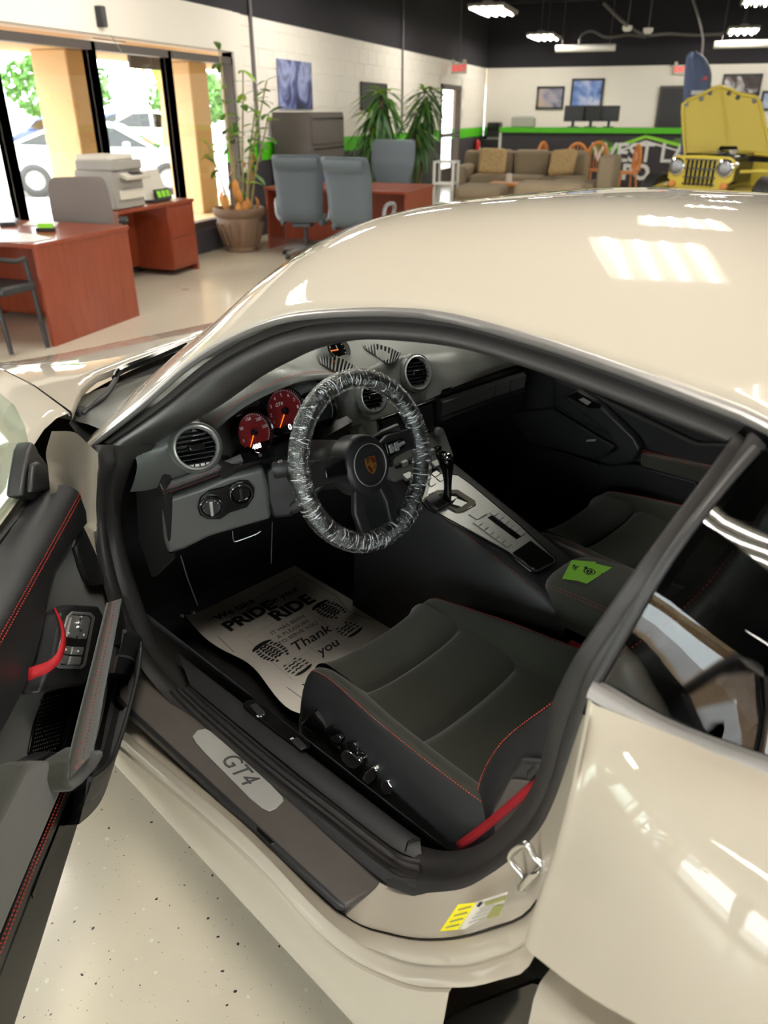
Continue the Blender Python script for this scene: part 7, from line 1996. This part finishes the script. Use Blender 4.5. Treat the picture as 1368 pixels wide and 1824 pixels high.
suv_r = [(1.15,1.0),(.45,1.55),(-.3,1.68),(-1.7,1.64),(-2.15,1.04)]
a, b = RZ(85, 345, -.15), RZ(300, 341, -.15)
vehicle('parked_sedan', ((a.x+b.x)/2, (a.y+b.y)/2, -.15), math.atan2(b.y-a.y, b.x-a.x), 'white', sed_p, sed_r, 4.7, 1.8, (-1.35, 1.40), 'white sedan parked just outside behind the canopy columns')
p = RZ(15, 304, -.15); vehicle('parked_suv', (p.x-2.6, p.y-1.2, -.15), rad(200), 'filecab', suv_p, suv_r, 4.5, 1.85, (-1.35, 1.40), 'grey SUV with red tail lamp at the far left of the lot', tail=True)
p = RZ(215, 250, -.15); vehicle('parked_suv', (p.x*.78, p.y*.78, -.15), rad(-150), 'blue', suv_p, suv_r, 4.6, 1.9, (-1.35, 1.40), 'blue SUV parked at the far side of the lot')
p = RZ(292, 252, -.15); vehicle('parked_suv', (p.x*.70, p.y*.70, -.15), rad(40), 'white', suv_p, suv_r, 4.5, 1.85, (-1.35, 1.40), 'white boxy SUV parked across the lot behind the sedan')
p = RZ(110, 265, -.15); vehicle('parked_sedan', (p.x*.85, p.y*.85, -.15), rad(160), 'blue', sed_p, sed_r, 4.6, 1.8, (-1.35, 1.40), 'dark blue sedan parked far off left of the beige column')
# ---- far building, trees
hb = RZ(60, 235, 0)*.9
bd_ = empty('low_building', (-34, 29, -.15), .5)
MB().box((0, 0, 1.5), (5, 9, 3.0)).build('wall', M['stucco'], bd_); MB().box((0, 0, 3.15), (5.5, 9.5, .3)).build('roof', M['jeep'], bd_)
for k in (-1, 1): MB().box((2.51, k*2.2, 1.6), (.06, 1.6, 1.4)).build('window', M['white'], bd_)
tag(bd_, 'low yellow building at the far left beyond the parked cars', 'building')
far_ = struct(MB().box((-75, 40, .9), (1, 140, 2.2)).build('far_wall', M['white'], None, ), 'pale wall at the far side of the lot')
def bush(loc, r, h, n, label, seed):
    random.seed(seed); e = empty('tree', loc); cs = []
    MB().tube([(0, 0, 0), (.1, 0, h*.5), (0, .1, h*.7)], .18, 7).build('trunk', M['trunk'], e, smooth=60)
    mb = MB()
    for k in range(n):
        a = random.uniform(0, 6.28); t = random.uniform(-1, 1); rr = random.uniform(.55, 1)
        c = V((math.cos(a)*r*rr*math.sqrt(1-t*t*.8), math.sin(a)*r*rr*math.sqrt(1-t*t*.8), h*.65+t*h*.35))
        for q in range(3):
            d1 = V((random.gauss(0, 1), random.gauss(0, 1), random.gauss(0, 1))).normalized(); d2 = d1.orthogonal().normalized(); s = random.uniform(.15, .34)
            mb.add([c-d1*s, c-d2*s*.5, c+d1*s, c+d2*s*.5], [[0, 1, 2, 3]])
    o = mb.build('foliage', M['leaf'], e); o['kind'] = 'stuff'
    return tag(e, label, 'tree')
bush((-36, 43, -.15), 3.2, 4.6, 700, 'round green tree beyond the lot left of the first column', 1)
bush((-28, 45, -.15), 2.6, 3.6, 600, 'round green tree beyond the lot seen in the middle window', 2)
bush((-22, 47, -.15), 2.8, 4.4, 600, 'round green tree beyond the lot seen in the right window', 3)
bush((-46, 38, -.15), 3.4, 5.0, 700, 'large green tree beyond the lot at the far left', 4)
bush((-24, -14, -.15), 4.0, 7.0, 800, 'tall green tree outside behind the photographer', 6)
PALM = leaf_mesh('frond', 1.9, .55, M['leaf_dry'], .9, .3, 6)
PALG = leaf_mesh('frond', 2.0, .55, M['leaf_lime'], .7, .3, 6)
def palm(loc, h, label, seed):
    random.seed(seed); e = empty('palm_tree', loc)
    MB().tube(catmull([(0, 0, 0), (.2, 0, h*.4), (.1, .1, h)], 10), [.24-.009*i for i in range(10)], 8).build('trunk', M['trunk'], e, smooth=60)
    for k in range(34):
        o = bpy.data.objects.new('frond', PALM if k % 2 else PALG); COL.objects.link(o); o.parent = e
        o.location = (.1, .1, h-.2+.3*random.random()); o.rotation_euler = (random.uniform(-1.0, .9), 0, random.uniform(0, 6.28))
    return tag(e, label, 'palm tree')
p = RZ(290, 240, -.15); palm((-20.5, 30.5, -.15), 4.7, 'palm tree with dry yellow fronds seen in the middle window', 8)
palm((-26.5, 22, -.15), 4.9, 'palm tree with dry yellow fronds seen in the left window', 9)
p = RZ(255, 232, -.15)
lp = tag(MB().tube([(-24, 31, -.15), (-24, 31, 7)], .09, 8).build('lamp_post', M['conduit'], None, smooth=60), 'thin grey lamp post standing in the far lot', 'post')
M['denim'] = mat('black_denim', (0.02, 0.021, 0.024), 0.9)
# ================================================================== the photographer, standing behind the camera (mirrored in the quarter glass)
def skin(name, joints, edges, m, parent, sub=2, root=0):
    me = bpy.data.meshes.new(name)
    me.from_pydata([j[:3] for j in joints], edges, [])
    me.materials.append(m)
    o = bpy.data.objects.new(name, me); COL.objects.link(o)
    if parent is not None: o.parent = parent
    md = o.modifiers.new('skin', 'SKIN'); md.use_smooth_shade = True
    for i, j in enumerate(joints):
        r = j[3]; me.skin_vertices[0].data[i].radius = r if isinstance(r, tuple) else (r, r)
        me.skin_vertices[0].data[i].use_root = (i == root)
    s = o.modifiers.new('sub', 'SUBSURF'); s.levels = sub; s.render_levels = sub
    return o
PE = empty('person', (.10, -.50, 0), AZ)      # local +y looks along the camera
# pelvis, spine, neck, head, arms (raised to the phone), legs
J = [(0, 0, .92, (.15, .10)), (0, 0, 1.08, (.135, .095)), (0, .0, 1.25, (.155, .105)), (0, -.01, 1.40, (.15, .09)), (0, .0, 1.49, (.055, .055)), (0, .03, 1.56, (.058, .06)), (0, .045, 1.64, (.080, .095)), (0, .04, 1.73, (.070, .085)),
     (-.17, -.01, 1.395, .058), (-.24, .03, 1.15, .045), (-.14, .27, 1.30, .036), (-.075, .40, 1.385, .028),
     (.17, -.01, 1.395, .058), (.25, .03, 1.15, .045), (.18, .27, 1.28, .036), (.085, .40, 1.385, .028),
     (-.10, 0, .85, .085), (-.11, .02, .50, .060), (-.11, -.01, .09, .042), (-.11, .12, .05, .038),
     (.10, 0, .85, .085), (.12, .02, .50, .060), (.12, -.01, .09, .042), (.12, .12, .05, .038)]
Eg = [(0, 1), (1, 2), (2, 3), (3, 4), (4, 5), (5, 6), (6, 7), (3, 8), (8, 9), (9, 10), (10, 11), (3, 12), (12, 13), (13, 14), (14, 15), (0, 16), (16, 17), (17, 18), (18, 19), (0, 20), (20, 21), (21, 22), (22, 23)]
bodyp = skin('body', J, Eg, M['skin'], PE)
def grow(idx, edges, g, name, m):
    mp = {k: i for i, k in enumerate(idx)}
    js = [(*J[k][:3], tuple(x+g for x in (J[k][3] if isinstance(J[k][3], tuple) else (J[k][3],)*2))) for k in idx]
    return skin(name, js, [(mp[a], mp[b]) for a, b in edges], m, PE)
def up_arm(k, e, f): return tuple(V(J[k][:3]).lerp(V(J[e][:3]), f))
skin('shirt', [(0, 0, .84, (.172, .128)), (0, 0, 1.08, (.155, .118)), (0, 0, 1.25, (.172, .124)), (0, -.01, 1.39, (.160, .104)), (0, -.005, 1.445, (.085, .075)),
               (-.165, -.01, 1.39, .080), (*up_arm(8, 9, .35), .074), (*up_arm(8, 9, .68), .068), (.165, -.01, 1.39, .080), (*up_arm(12, 13, .35), .074), (*up_arm(12, 13, .68), .068)],
     [(0, 1), (1, 2), (2, 3), (3, 4), (3, 5), (5, 6), (6, 7), (3, 8), (8, 9), (9, 10)], M['shirt'], PE)
skin('trousers', [(0, 0, .94, (.158, .118)), (-.085, 0, .80, (.092, .100)), (-.11, .02, .50, .078), (-.112, -.005, .10, .066), (.085, 0, .80, (.092, .100)), (.12, .02, .50, .078), (.122, -.005, .10, .066), (0, 0, 1.06, (.150, .112))],
     [(0, 1), (1, 2), (2, 3), (0, 4), (4, 5), (5, 6), (0, 7)], M['denim'], PE)
for s in (-1, 1):
    skin('shoe', [(s*.115, -.03, .045, (.045, .042)), (s*.118, .08, .045, (.046, .040)), (s*.12, .17, .035, (.040, .028))], [(0, 1), (1, 2)], M['blackplas'], PE)
    # hand: palm and five fingers closing on the phone's edge
    w = V((s*.08, .40, 1.385)); 
    palm = skin('hand', [(*w, .026), (*(w+V((-s*.004, .055, .030))), (.040, .018))], [(0, 1)], M['skin'], bodyp)
    for k, (dz, ln) in enumerate(((.046, .060), (.028, .072), (.008, .068), (-.012, .055))):
        a = w+V((s*.006, .060, .030+dz*.8)); b = a+V((-s*.010, ln*.55, .004)); c = b+V((-s*.028, ln*.10, 0)); d = c+V((-s*.020, -.010, 0))
        skin('finger', [(*a, .0095), (*b, .009), (*c, .0085), (*d, .0075)], [(0, 1), (1, 2), (2, 3)], M['skin'], bodyp)
    t0 = w+V((-s*.010, .030, .050)); t1 = t0+V((-s*.018, .030, .022)); t2 = t1+V((-s*.022, .012, .0))
    skin('thumb', [(*t0, .011), (*t1, .010), (*t2, .008)], [(0, 1), (1, 2)], M['skin'], bodyp)
    MB().sphere((s*.034, .128, 1.655), (.013, .008, .010), 10, 6).build('eye', M['white'], bodyp, smooth=60)
    MB().sphere((s*.034, .134, 1.655), (.006, .004, .006), 8, 6).build('pupil', M['gloss'], bodyp, smooth=60)
    MB().sphere((s*.083, .035, 1.64), (.012, .022, .034), 10, 8).build('ear', M['skin'], bodyp, smooth=60)
skin('nose', [(0, .128, 1.655, .010), (0, .146, 1.618, .014)], [(0, 1)], M['skin'], bodyp)
MB().sphere((0, .130, 1.588), (.026, .010, .007), 12, 6).build('mouth', M['crest_red'], bodyp, smooth=60)
hr = []
for i in range(9):
    t = math.pi*.52*i/8
    hr.append([V((.098*math.sin(t)*math.cos(a), .020+.115*math.sin(t)*math.sin(a)-(.02 if math.sin(a) > .3 else 0)*math.sin(t), 1.685+.105*math.cos(t))) for a in [2*math.pi*k/20 for k in range(20)]])
MB().grid(hr, cu=True).build('hair', M['hair'], bodyp, smooth=70, solid=.012)
tag(PE, 'person in a black T-shirt holding up a phone, mirrored in the rear side glass', 'person')
ph = MB().box((0, 0, 0), (.160, .009, .078)).build('phone', M['gloss'], None, bevel=.004, bseg=3)
ph.location = EYE-FW*.022; ph.rotation_euler = (-PITCH, 0, AZ)
tag(ph, 'black phone held up in both hands of the photographer', 'phone')
# ------------------------------------------------------------------ hierarchy: thing > part > sub-part, nothing deeper
for o in list(COL.objects):
    if o.name.split('.')[0] in ('dial_face', 'air_vent', 'dash_grille', 'stopwatch', 'switch_plate', 'console_panel', 'gear_selector', 'badge_plate') and o.parent is not None:
        o.parent = CAR
for o in list(COL.objects):
    ch = [o]
    while ch[-1].parent is not None: ch.append(ch[-1].parent)
    if ch[-1] is CAR and len(ch) > 3: o.parent = ch[-3]      # ch[-1] the car, ch[-2] the part, ch[-3] the sub-part
for o in list(COL.objects):
    ch = [o]
    while ch[-1].parent is not None: ch.append(ch[-1].parent)
    if ch[-1] is CAR and len(ch) > 3: o.parent = ch[-2]
bpy.context.view_layer.update()
